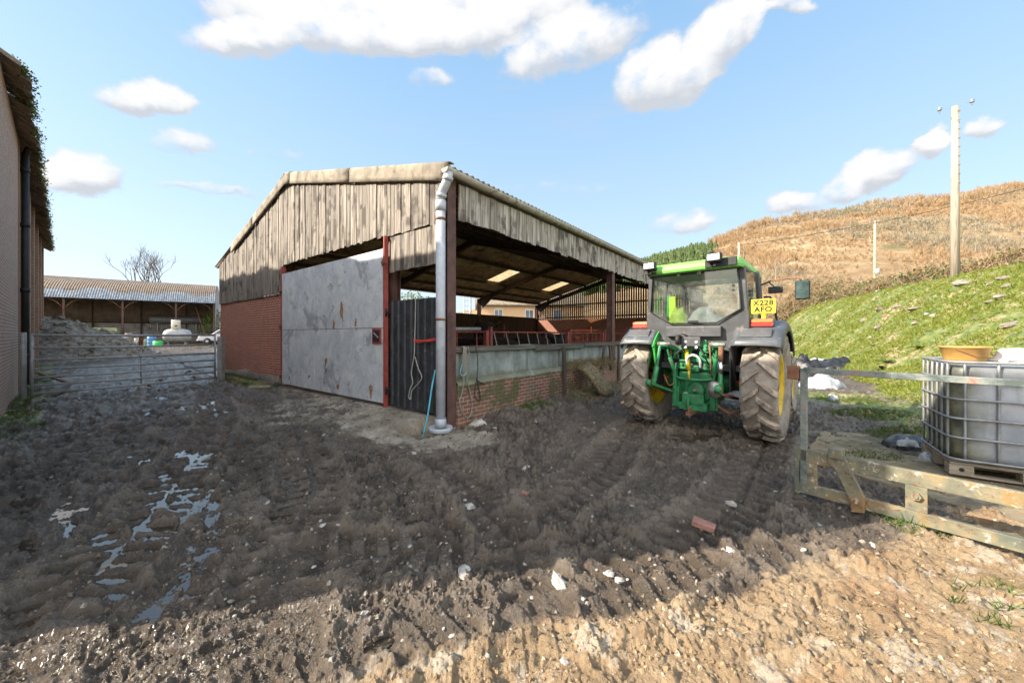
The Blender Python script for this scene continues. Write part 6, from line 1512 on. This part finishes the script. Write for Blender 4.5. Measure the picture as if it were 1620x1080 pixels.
fs=[(i*L+j,i*L+(j+1)%L,(i+1)*L+(j+1)%L,(i+1)*L+j) for i in range(len(lv)-1) for j in range(L)]+[tuple((len(lv)-1)*L+j for j in range(L)),tuple(range(L))[::-1]]
m.add(vs,fs,0,False); m.build('tub',M['basin'],bs,.008)
# ================================================================ SHEETING AND RUBBISH AT THE BANK FOOT
def heap_sheet(name,mat,lab,cat,loc,L,W,H,seed,rz=0,n=26,flat=.0):
    g=[]
    us=np.linspace(-1,1,n)
    for u in us:
        row=[]
        for v in us:
            e=1-max(0,np.hypot(u,v)); q=float(fbm(np.array([u*1.9+seed]),np.array([v*1.9]),5,seed)[0]); h=max(0.0,1-(u*u+v*v))**.6
            rad=.85+.4*float(fbm(np.array([math.atan2(v,u)*1.2+seed]),np.array([.5]),3,seed+3)[0])
            row.append(Vector((u*L/2*rad,v*W/2*rad,H*h*(.55+.75*abs(q-.5)*2)+.02+.04*q*(1 if h>0 else 0)-.03*(h==0))))
        g.append(row)
    m=MB(); m.sheet(g,.004); o=m.build(name,mat); o.location=loc; o.rotation_euler=(0,0,rz); return tag(o,lab,cat)
def gl(px_,py_,z=0.0):
    p=G(px_,py_,z)
    for _ in range(6): z=gz(p.x,p.y); p=G(px_,py_,z)
    return p
def gray(px_,py_):
    """first hit of the sight line with the ground"""
    d=np.linspace(2.0,60,1500); x=(px_-810)/F*d; h0,t=base_h(x,d); zl=CH-(py_-530)/F*d; ok=h0>=zl; k=np.argmax(ok) if ok.any() else 100+np.argmax((h0-zl)[100:]); 
    return Vector((x[k],d[k],h0[k]))
p=gray(1440,707); heap_sheet('plastic_sheet',M['tarp'],'crumpled black plastic sheet lying beside the caged tank','plastic sheet',p,.75,.5,.16,3,.4)
p=gray(1432,714); heap_sheet('plastic_scrap',M['foil'],'white scrap on the black sheet near the caged tank','plastic scrap',p+Vector((0,-.03,.10)),.22,.09,.05,6,-.3)
p=gray(1466,727); heap_sheet('plastic_scrap',M['foil'],'crumpled white scrap between the black sheet and the tank pallet','plastic scrap',p,.16,.11,.08,9,.2)
p=gray(1270,600); heap_sheet('plastic_sheet',M['tarp'],'black wrap bundle standing behind the big rear tractor tyre','plastic sheet',p+Vector((.1,0,0)),1.2,1.1,1.1,12,.3)
p=gray(1300,612); heap_sheet('plastic_sheet',M['foil'],'silvery white crumpled sheet at the bank foot right of the tractor','plastic sheet',p,1.3,1.0,.42,15,.5)
p=gray(1296,578); heap_sheet('plastic_sheet',M['foil'],'smaller white sheet higher behind the black wrap bundle','plastic sheet',p,1.2,.8,.40,18,.2)
p=gray(1318,582); heap_sheet('plastic_sheet',M['tarp'],'heap of torn dark wrap on the lit edge of the grass bank','plastic sheet',p,2.0,1.5,.5,22,.9)
p=gray(1318,633); heap_sheet('plastic_scrap',M['foil'],'small pale scrap on the dark soil below the silvery sheet','plastic scrap',p,.40,.2,.12,25,.9)
# ================================================================ ROCKS IN THE BANK
def rock_mesh(m,s,seed,flat=.6,j=.22,c=(0,0,0)):
    import random as _r; rs=_r.Random(seed); n=9; k=6; vs=[]
    for a in range(k+1):
        ph=math.pi*a/k
        for b in range(n):
            th=2*math.pi*b/n; r=1+rs.uniform(-j,j)
            vs.append((c[0]+s[0]*r*math.sin(ph)*math.cos(th),c[1]+s[1]*r*math.sin(ph)*math.sin(th),c[2]+s[2]*(r*math.cos(ph))))
    fs=[(a*n+b,(a+1)*n+b,(a+1)*n+(b+1)%n,a*n+(b+1)%n) for a in range(k) for b in range(n)]
    m.add(vs,fs,0,False)
def rock(px_,py_,w,lab,mat='stone_grey',asp=.7,hz=.35,seed=None,group=None,name='rock',cat='rock',rz=None,up=.0):
    p=gray(px_,py_); s=w/F*p.y/2; s*=.82; m=MB(); rock_mesh(m,(s,s*asp,s*hz),int(seed or px_*7+py_)); o=m.build(name,M['stone_grey' if mat=='stone' and w>10 else mat],None,.004*min(1,s*8)); o.location=p+Vector((0,0,s*hz*up)); o.rotation_euler=(random.uniform(-.2,.2),random.uniform(-.35,.0),random.uniform(-.6,.6) if rz is None else rz); return tag(o,lab,cat,group)
rock(1525,447,40,'largest pale flat rock on the bank crest right of the tall pole','stone_grey',.8,.22,up=.0)
rock(1545,462,0,'','stone') if False else None
rock(1590,440,26,'whitish rock on the bank crest at the far right edge','stone',.6,.35)
rock(1598,452,26,'brownish slab rock just below the whitish crest rock','stone_grey',.6,.3)
rock(1568,450,18,'small pale rock between the large flat rock and the crest rocks','stone',.7,.4)
rock(1545,463,14,'small grey rock below the large flat rock','stone',.7,.4)
rock(1590,470,40,'long tan rock lying along the bank near the right edge','stone_grey',.45,.25)
rock(1570,478,24,'broken tan rock at the left end of the long tan rock','stone_grey',.6,.35)
rock(1452,488,34,'wide buried tan rock in the middle of the bank','stone_grey',.6,.22)
rock(1420,485,18,'pale rock beside a dark hollow in the bank','stone_grey',.6,.4)
rock(1401,500,12,'orange brick fragment half buried in the bank','old_brick',.7,.6)
rock(1395,490,20,'dark shadowed rock in the bank hollow above the orange fragment','rubble',.7,.5)
rock(1448,511,17,'pale angular rock low in the middle of the bank','stone',.7,.5)
rock(1466,497,9,'small white rock upslope of the pale angular rock','stone',.8,.6)
rock(1476,499,9,'small white rock right of its twin in mid bank','stone',.8,.6)
rock(1390,518,26,'long low rock left of the pale angular rock','stone_grey',.4,.3)
rock(1368,506,14,'small tan rock left of the dark hollow','stone_grey',.7,.45)
rock(1377,534,8,'little white rock on the lower bank','stone',.8,.6)
rock(1389,456,9,'white rock on the left skyline of the bank','stone',.8,.7)
rock(1542,505,14,'pale flat stone right of mid bank above the bucket','stone_grey',.6,.3)
rock(1600,515,40,'tan eroded rock patch on the right edge below the long rock','stone_grey',.5,.25)
# weeds
def dock(px_,py_,s,lab):
    p=gray(px_,py_); m=MB(); rs=random.Random(px_)
    for k in range(13):
        a=rs.uniform(0,6.28); L=s*rs.uniform(.6,1.1); el=rs.uniform(.3,1.0); g=[]
        for i in range(5):
            t=i/4; r=L*t*math.cos(el*(1-.5*t)); z=L*(math.sin(el)*t-.45*t*t); w=L*.20*math.sin(math.pi*min(1,t*.9+.08))
            c=Vector((math.cos(a)*r,math.sin(a)*r,z)); e=Vector((-math.sin(a),math.cos(a),.15)); g.append([c-e*w,c-Vector((0,0,w*.2)),c+e*w])
        m.sheet(g)
    o=m.build('dock_plant',M['ivy' if rs.random()<.3 else 'grass']); o.location=p+Vector((0,0,.02)); return tag(o,lab,'weed')
dock(1400,574,.42,'leafy dock plant low on the bank just above the shadow line'); dock(1452,552,.34,'leafy dock plant on the lit bank left of the bucket'); dock(1382,548,.30,'small dock plant left on the lit bank'); dock(1395,585,.3,'dock plant at the shadow edge below the lit bank')
# ================================================================ POLES AND WIRE
def pole(base,h,r0,r1,lab,fit):
    t=thing('utility_pole',lab,'pole',base); m=MB(); m.tube([(0,0,-.5),(0,0,h*.5),(0,0,h)],[r0,(r0+r1)/2,r1],14); m.build('pole',M['pole_wood'],t); fit(t,h); return t
b=gray(1511,431); 
def fit1(t,h):
    m=MB(); m.box((.08,0,h-.35),(.16,.05,.05)); m.box((.12,0,h-.75),(.14,.05,.05)); m.box((.12,0,h-.20),(.2,.04,.04))
    for k in range(9): m.tube([(-.0,-.13+.003*k,h-.3-k*.42),(-.0,-.20,h-.3-k*.42)],.02,6)
    m.build('pole_steps',M['rusty'],t)
    m=MB(); m.tube([(-.72,0,h-.12),(-.0,0,h-.10)],.006,4); m.tube([(0,0,h-.05),(.78,.0,h+.26)],.006,4); m.build('stay_wire',M['galv'],t)
    for x,z in((-.74,h-.12),(.80,h+.27)):
        m=MB(); m.lathe([(.01,-.10),(.06,-.09),(.09,-.04),(.06,0),(.09,.03),(.06,.06),(.03,.09)],(x,0,z),'z',12); m.tube([(x,0,z-.1),(x,0,z-.2)],.02,6); m.build('insulator',M['porcelain'],t)
hp=(431-163)/F*b.y
pole(b,hp,.165*b.y/17,.115*b.y/17,'tallest timber utility pole standing on the crest of the grass bank',fit1)
def fit2(t,h):
    m=MB(); m.box((0,0,h-.1),(1.7,.12,.12)); m.build('cross_arm',M['pole_wood'],t)
    for x in(-.8,0,.8):
        m=MB(); m.lathe([(.01,0),(.08,.02),(.10,.1),(.05,.2),(.01,.24)],(x,0,h-.02),'z',10); m.build('insulator',M['porcelain'],t)
    m=MB(); m.lathe([(.01,-.5),(.32,-.48),(.34,.0),(.30,.42),(.01,.45)],(0,-.42,h*.52),'z',14); m.box((0,-.2,h*.52),(1.0,.15,.12)); m.box((.45,-.2,h*.55),(.2,.2,.4)); m.build('transformer',M['galv'],t)
q=P(1384,424,62); hb=float(hill_h(np.array([q.x]),np.array([q.y]))[0]); pole((q.x,q.y,hb-.5),1.65+(530-350)/F*62-hb+.5,.22,.15,'smaller utility pole with transformer on the hillside below the wood',fit2)
q=P(1169,405,58); 
def fit3(t,h):
    m=MB(); m.box((.0,0,h-.25),(.5,.08,.08)); m.build('cross_arm',M['pole_wood'],t)
ztop3=1.65+(530-384)/F*58
pole((q.x,q.y,2.0),ztop3-2.0,.2,.16,'pole top rising just behind the tractor cab roof',fit3)
def cable(p,q,sag,r,lab):
    pts=[]
    for k in range(25):
        t=k/24; v=Vector(p)*(1-t)+Vector(q)*t; v.z-=sag*4*t*(1-t); pts.append(v)
    m=MB(); m.tube(pts,r,4); tag(m.build('power_cable',M['wire']),lab,'cable')
pp=P(1169,388,58); qq=P(1700,277,48); cable(pp,qq,.9,.034,'long black cable sagging across the brown hillside')
pp2=P(1000,412,75); cable(pp,pp2,.6,.02,'short run of cable left of the pole behind the tractor')
# ================================================================ HEDGE
def hedge():
    t=thing('hedge','tangled brown and green bramble hedge along the top of the grass bank','hedge',(0,0,0))
    line=[(21,41),(25,38.5),(29.5,36),(29,28),(28.4,24),(28.2,20.0),(29,17.5),(31,15)]
    pts=spline([(a,b,0) for a,b in line],10); C=[];Sz=[];A=[];B=[]
    PA=np.array([[p.x,p.y] for p in pts]); n=44000
    k=rng.uniform(0,len(PA)-1.001,n); i=k.astype(int); f=(k-i)[:,None]; c=PA[i]*(1-f)+PA[i+1]*f
    off=rng.normal(0,1.0,(n,2)); c=c+off; h0,_=base_h(c[:,0],c[:,1]); H=(1.7+1.3*fbm(c[:,0]*.55,c[:,1]*.55,3,801))*np.where(c[:,1]>33,1.0,.8); w=np.clip(1-(off**2).sum(1)/7,0.1,1)**.5
    z=h0+rng.uniform(0,1,n)**.75*H*w; P3=np.stack([c[:,0],c[:,1],z],-1)
    g=fbm(P3[:,0]*.5,P3[:,1]*.5+P3[:,2]*.6,3,803)>.60
    dn=fbm(P3[:,0]*1.3,P3[:,1]*1.3+P3[:,2]*1.5,3,805)>.40
    tri_cloud('brown_leaves',P3[~g&dn],rng.uniform(.05,.12,(~g&dn).sum()),M['hedge_leaf'],parent=t)
    tri_cloud('green_leaves',P3[g&dn],rng.uniform(.06,.13,(g&dn).sum()),M['ivy'],parent=t)
    s=rng.integers(0,n,15000); p=P3[s]; d=rng.normal(0,1,(15000,3)); d[:,2]=np.abs(d[:,2])*1.0+.2; d/=np.linalg.norm(d,axis=1,keepdims=True)
    strokes('twigs',p-d*.3,p+d*rng.uniform(.3,.9,(15000,1)),np.full(15000,.016),M['wood_brown'],t)
hedge()
# ================================================================ STONES IN THE MUD
def stone(px_,py_,w,lab,mat='stone',asp=.7,hz=.45,group=None,rz=None,name='stone',cat='stone',seed=None):
    p=gl(px_,py_); s=w/F*p.y/2; m=MB(); rock_mesh(m,(s,s*asp,s*hz),int(seed or px_*13+py_),j=.25); o=m.build(name,M[mat]); o.location=p+Vector((0,0,s*hz*.25)); o.rotation_euler=(random.uniform(-.2,.2),random.uniform(-.2,.2),random.uniform(0,3.1) if rz is None else rz); return tag(o,lab,cat,group)
stone(740,804,25,'angular white stone in the mud straight below the feed wall corner',asp=.7,rz=.3)
stone(734,905,30,'pointed white stone near the edge of the sunlit ground',asp=.75,rz=1.9)
stone(884,925,50,'long pale stone set upright-wise across the shadow edge',asp=.36,rz=1.95)
stone(755,674,32,'white lump of stone against the feed wall foot','stone',.6,.5,rz=.2)
stone(964,908,18,'rounded pale stone just in the shade left of its twin',asp=.8)
stone(979,918,15,'rounded pale stone right of its twin at the sunlit edge',asp=.8)
stone(893,1047,16,'smooth round stone in the sunlit foreground')
stone(575,973,20,'whitish stone on the mud ridge at the left start of the sunlight',asp=.5)
stone(566,985,17,'narrow whitish stone below the mud ridge stone',asp=.4)
stone(832,741,18,'flat white chip in the mud midway to the tractor',asp=.4)
stone(827,780,16,'pinkish flat chip below the flat white chip','old_brick',.4)
stone(1157,798,20,'white chip left of the fork frame on dark mud',asp=.5)
stone(1158,874,22,'pale chip at the sunlit edge left of the fork frame',asp=.6)
stone(1380,863,16,'whitish splinter of stone below the fork frame',asp=.35)
stone(545,678,20,'pale flat stone before the side door apron',asp=.5)
stone(780,835,12,'small pinkish stone below the angular white stone','old_brick',.5)
stone(1240,1020,0,'') if False else None
p=gl(1113,836); m=MB(); m.box((0,0,0),(.175,.085,.055),None,0,.005); o=m.build('brick',M['old_brick'],None,.006); o.location=p+Vector((0,0,.035)); o.rotation_euler=(.1,.12,-.62); tag(o,'loose red brick with pale mortar lying on the dark mud','brick')
rs=random.Random(21)
for k in range(150):
    while True:
        px_=rs.uniform(330,1340); py_=640+400*rs.random()**1.2; g_=G(px_,py_); lx,ly=barn_xy(g_.x,g_.y)
        if (ly<-.35 or lx<-.7) and not(ly>2 and lx>-1.5) and not (g_.x<-3.6) and not (px_>980 and py_<700): break
    stone(px_,py_,rs.choice((4,5,6,6,7,8,10)),'small pale stone chip scattered over the churned mud of the yard',rs.choice(('stone','stone','stone_grey')),rs.uniform(.4,.9),.4,'stone chips scattered in the yard mud',seed=rs.randrange(9999),name='stone_chip',cat='stone')
# stepping slabs at the foot of the gable
p=gl(416,613); m=MB(); rock_mesh(m,(.42,.26,.05),5,j=.12); o=m.build('paving_slab',M['slab']); o.location=p+Vector((0,0,.03)); o.rotation_euler=(0,0,.2); tag(o,'mossy flat slab at the grassy foot of the brick gable','slab')
# ================================================================ SKY, SUN, CAMERA
SUN_EL=R(32); SD=Vector((-.98,-.20,0)).normalized()
def world():
    w=bpy.data.worlds.new('World'); S.world=w; w.use_nodes=True; t=w.node_tree; t.nodes.clear()
    class W(N):
        def __init__(s): s.t=t
    n=W(); out=t.nodes.new('ShaderNodeOutputWorld')
    sky=n.new('ShaderNodeTexSky',sky_type='NISHITA'); sky.sun_disc=False; sky.sun_elevation=SUN_EL; sky.sun_rotation=math.atan2(SD.x,SD.y); sky.altitude=80; sky.air_density=1.0; sky.dust_density=1.6; sky.ozone_density=1.6
    d=n.co('Generated'); sx=n.sep(d)
    az=n.math('ARCTAN2',sx[0],sx[1]); el=n.math('ARCSINE',sx[2])
    p=n.comb(az,el,0.0)
    wv=n.noise(n.mapv(d,(1,1,1.6)),5.0,6,.62,out='Color'); wv2=n.noise(n.mapv(d,(1,1,1.6),loc=(4,4,4)),19,5,.62,out='Color')
    def off(v,c,a):
        q=n.new('ShaderNodeVectorMath',operation='SUBTRACT'); n.put(q.inputs[0],c); q.inputs[1].default_value=(.5,.5,.5)
        r=n.new('ShaderNodeVectorMath',operation='SCALE'); n.put(r.inputs[0],q.outputs[0]); r.inputs['Scale'].default_value=a
        s_=n.new('ShaderNodeVectorMath',operation='ADD'); n.put(s_.inputs[0],v); n.put(s_.inputs[1],r.outputs[0]); return s_.outputs[0]
    pw=off(off(p,wv,.05),wv2,.035); ps=n.sep(pw); PX,PY=ps[0],ps[1]
    # cumulus: (px,py, half width px, half height px, tilt deg, density)
    CL=[(520,30,190,78,2,1.0),(760,22,190,76,0,1.0),(400,66,110,34,0,.9),(640,60,260,44,0,1.0),(905,78,120,56,-10,.85),(1050,132,88,64,-10,1.0),(1115,95,80,62,-35,1.0),(1172,40,36,66,20,.85),(1240,12,55,16,0,.7),
        (238,158,92,36,0,.85),(295,232,70,28,4,.5),(130,282,82,46,-4,.95),(330,304,95,10,2,.5),(680,128,42,22,0,.55),(1385,275,70,42,-25,1.0),(1330,305,46,30,-10,.8),(1262,322,58,22,0,.7),(1478,230,36,28,0,1.0),(1557,208,36,24,-10,.85),(1072,358,64,24,-6,.6),(1095,350,28,26,0,.6),(880,300,150,14,0,.3),(180,100,150,10,0,.15),(440,250,60,12,0,.35)]
    dens=None; shade=None
    for (cx,cy,a,b,tl,k) in CL:
        X=(cx-810)/F; Zc=(530-cy)/F; A=math.atan(X); E=math.atan(Zc/math.hypot(X,1)); c=math.cos(A)
        ha=a/F*c*c; hb=b/F*c*math.cos(E)
        dx=n.math('SUBTRACT',PX,A); dy=n.math('SUBTRACT',PY,E); an=R(-tl)+math.atan(-math.sin(E)*math.cos(E)*math.tan(A)); ca,sa=math.cos(an),math.sin(an)
        u=n.math('ADD',n.math('MULTIPLY',dx,ca/ha),n.math('MULTIPLY',dy,sa/ha)); v=n.math('SUBTRACT',n.math('MULTIPLY',dy,ca/hb),n.math('MULTIPLY',dx,sa/hb))
        # flatter base: squash below the centre
        vb=n.math('MULTIPLY',n.math('MINIMUM',v,0.0),.55); v2=n.math('ADD',v,vb)
        q=n.math('SUBTRACT',1.0,n.math('SQRT',n.math('ADD',n.math('MULTIPLY',u,u),n.math('MULTIPLY',v2,v2))))
        e=n.math('MULTIPLY',n.mr(q,-.22,.38),k)
        dens=e if dens is None else n.math('MAXIMUM',dens,e)
        s1=n.math('MULTIPLY',e,n.mr(v,-.55,.35,0,1)); shade=s1 if shade is None else n.math('MAXIMUM',shade,s1)
    fine=n.noise(n.mapv(d,(1,1,1.5),loc=(2,2,2)),16,8,.62)
    pv=off(n.mapv(d,(1,1,1.35)),wv2,.06); puff=n.math('SUBTRACT',1.0,n.math('ADD',n.math('MULTIPLY',n.vor(pv,15,'SMOOTH_F1'),.9),n.math('MULTIPLY',n.vor(pv,34,'SMOOTH_F1'),.5)))
    dn=n.mr(n.math('ADD',n.math('ADD',dens,n.math('MULTIPLY',n.math('SUBTRACT',puff,.35),.75)),n.math('MULTIPLY',n.math('SUBTRACT',fine,.5),.70)),.12,.95)
    dn=n.math('MULTIPLY',dn,n.math('MINIMUM',n.math('MULTIPLY',dens,2.2),1.0))
    # thin high veil
    veil=n.mr(n.noise(n.mapv(d,(1.2,1.2,7)),2.6,7,.6),.55,.95,0,.22); dn=n.math('MAXIMUM',n.math('MULTIPLY',dn,.96),veil)
    # unseen bright cloud added behind the viewer to fill the shade
    back=n.math('MULTIPLY',n.mr(n.math('MULTIPLY',sx[1],-1.0),.02,.40),n.mr(n.math('ADD',n.noise(n.mapv(d,(1,1,2),loc=(7,3,1)),3.2,7,.6),n.math('MULTIPLY',n.math('SUBTRACT',puff,.35),.5)),.22,.60))
    back=n.math('MULTIPLY',back,n.mr(el,.02,.16)); dn=n.math('MAXIMUM',dn,back)
    lit=n.math('ADD',n.math('ADD',shade,n.math('MULTIPLY',n.math('SUBTRACT',puff,.35),.5)),n.math('MULTIPLY',n.math('SUBTRACT',fine,.5),.3))
    cc=n.ramp(n.math('MAXIMUM',lit,back),[(.12,(.62,.65,.70)),(.5,(.86,.87,.89)),(.85,(1.0,.985,.97))])
    sc=n.new('ShaderNodeVectorMath',operation='SCALE'); n.put(sc.inputs[0],cc); n.put(sc.inputs['Scale'],n.math('MULTIPLY_ADD',back,CLOUD*1.9,CLOUD))  # added rear cloud made brighter than the rest, as fill light
    grad=n.ramp(n.mr(el,0,1.2,0,1,False),[(0.0,(1.46,1.62,1.84)),(.16,(1.24,1.60,1.92)),(.36,(.94,1.41,1.90)),(.62,(.61,1.13,1.76)),(1,(.52,1.05,1.72))])
    tint=n.mix(.86,sky.outputs[0],grad)
    col=n.mix(dn,tint,sc.outputs[0])
    bg=n.new('ShaderNodeBackground'); n.put(bg.inputs[0],col); bg.inputs[1].default_value=SKY
    t.links.new(bg.outputs[0],out.inputs[0])
SKY=.135; CLOUD=2.1
world()
sun=bpy.data.lights.new('sun','SUN'); sun.energy=3.1; sun.angle=R(.55); sun.color=(1,.90,.76)
so=bpy.data.objects.new('sun',sun); COL.objects.link(so)
L=Vector((-SD.x*math.cos(SUN_EL),-SD.y*math.cos(SUN_EL),-math.sin(SUN_EL))); so.rotation_euler=L.to_track_quat('-Z','Y').to_euler(); so.location=(-20,-5,20)
cam=bpy.data.cameras.new('camera'); cam.sensor_width=36; cam.lens=36*F/1620; cam.shift_y=-10/1620; cam.clip_end=6000; cam.clip_start=.05
co=bpy.data.objects.new('camera',cam); COL.objects.link(co); co.location=(0,0,CH); co.rotation_euler=(R(90),0,0); S.camera=co
S.view_settings.view_transform='Standard'; S.view_settings.look='None'; S.view_settings.exposure=1.9; S.view_settings.gamma=1; S.view_settings.use_curve_mapping=False
S.cycles.use_denoising=True; S.cycles.max_bounces=5; S.cycles.transparent_max_bounces=10; S.cycles.use_adaptive_sampling=True; S.cycles.adaptive_threshold=.02; S.cycles.caustics_reflective=False; S.cycles.caustics_refractive=False; S.cycles.sample_clamp_indirect=6
EXTRA={'ground':('churned dark mud and trodden earth of the farmyard','ground'),'standing_water':('muddy puddles and wet film lying in the ruts','water'),'concrete_slab':('mossy concrete slab under the caged tank','slab'),'hillside':('brown hillside rising behind the bank','hill'),
'russet_scrub':('russet brown scrub in patches on the hillside','scrub'),'grey_scrub':('grey brown scrub in patches on the hillside','scrub'),'winter_woodland':('leafless brown winter woodland covering the hillside','woodland'),'pale_tree_stems':('pale bare stems among the hillside woodland','woodland'),'conifer_plantation':('dark green conifer plantation on the left end of the hill','woodland'),'mud_crumbs':('small dark crumbs of mud over the churned yard','mud'),'earth_crumbs':('small drier earth crumbs with sunlit tint over the foreground','earth'),'grass':('bright short pasture grass on the sunlit bank','grass'),
'rank_grass':('tufts of rank grass at wall feet and yard edges','grass'),'trodden_straw':('bits of straw trodden into the mud','straw'),'spilled_hay':('hay spilling over the ledge of the feed wall','hay'),'loose_hay':('loose hay on the ground along the feed wall','hay')}
for o in list(S.objects):
    if o.parent is None and o.name.split('.')[0] in EXTRA and 'label' not in o: o['label'],o['category']=EXTRA[o.name.split('.')[0]]
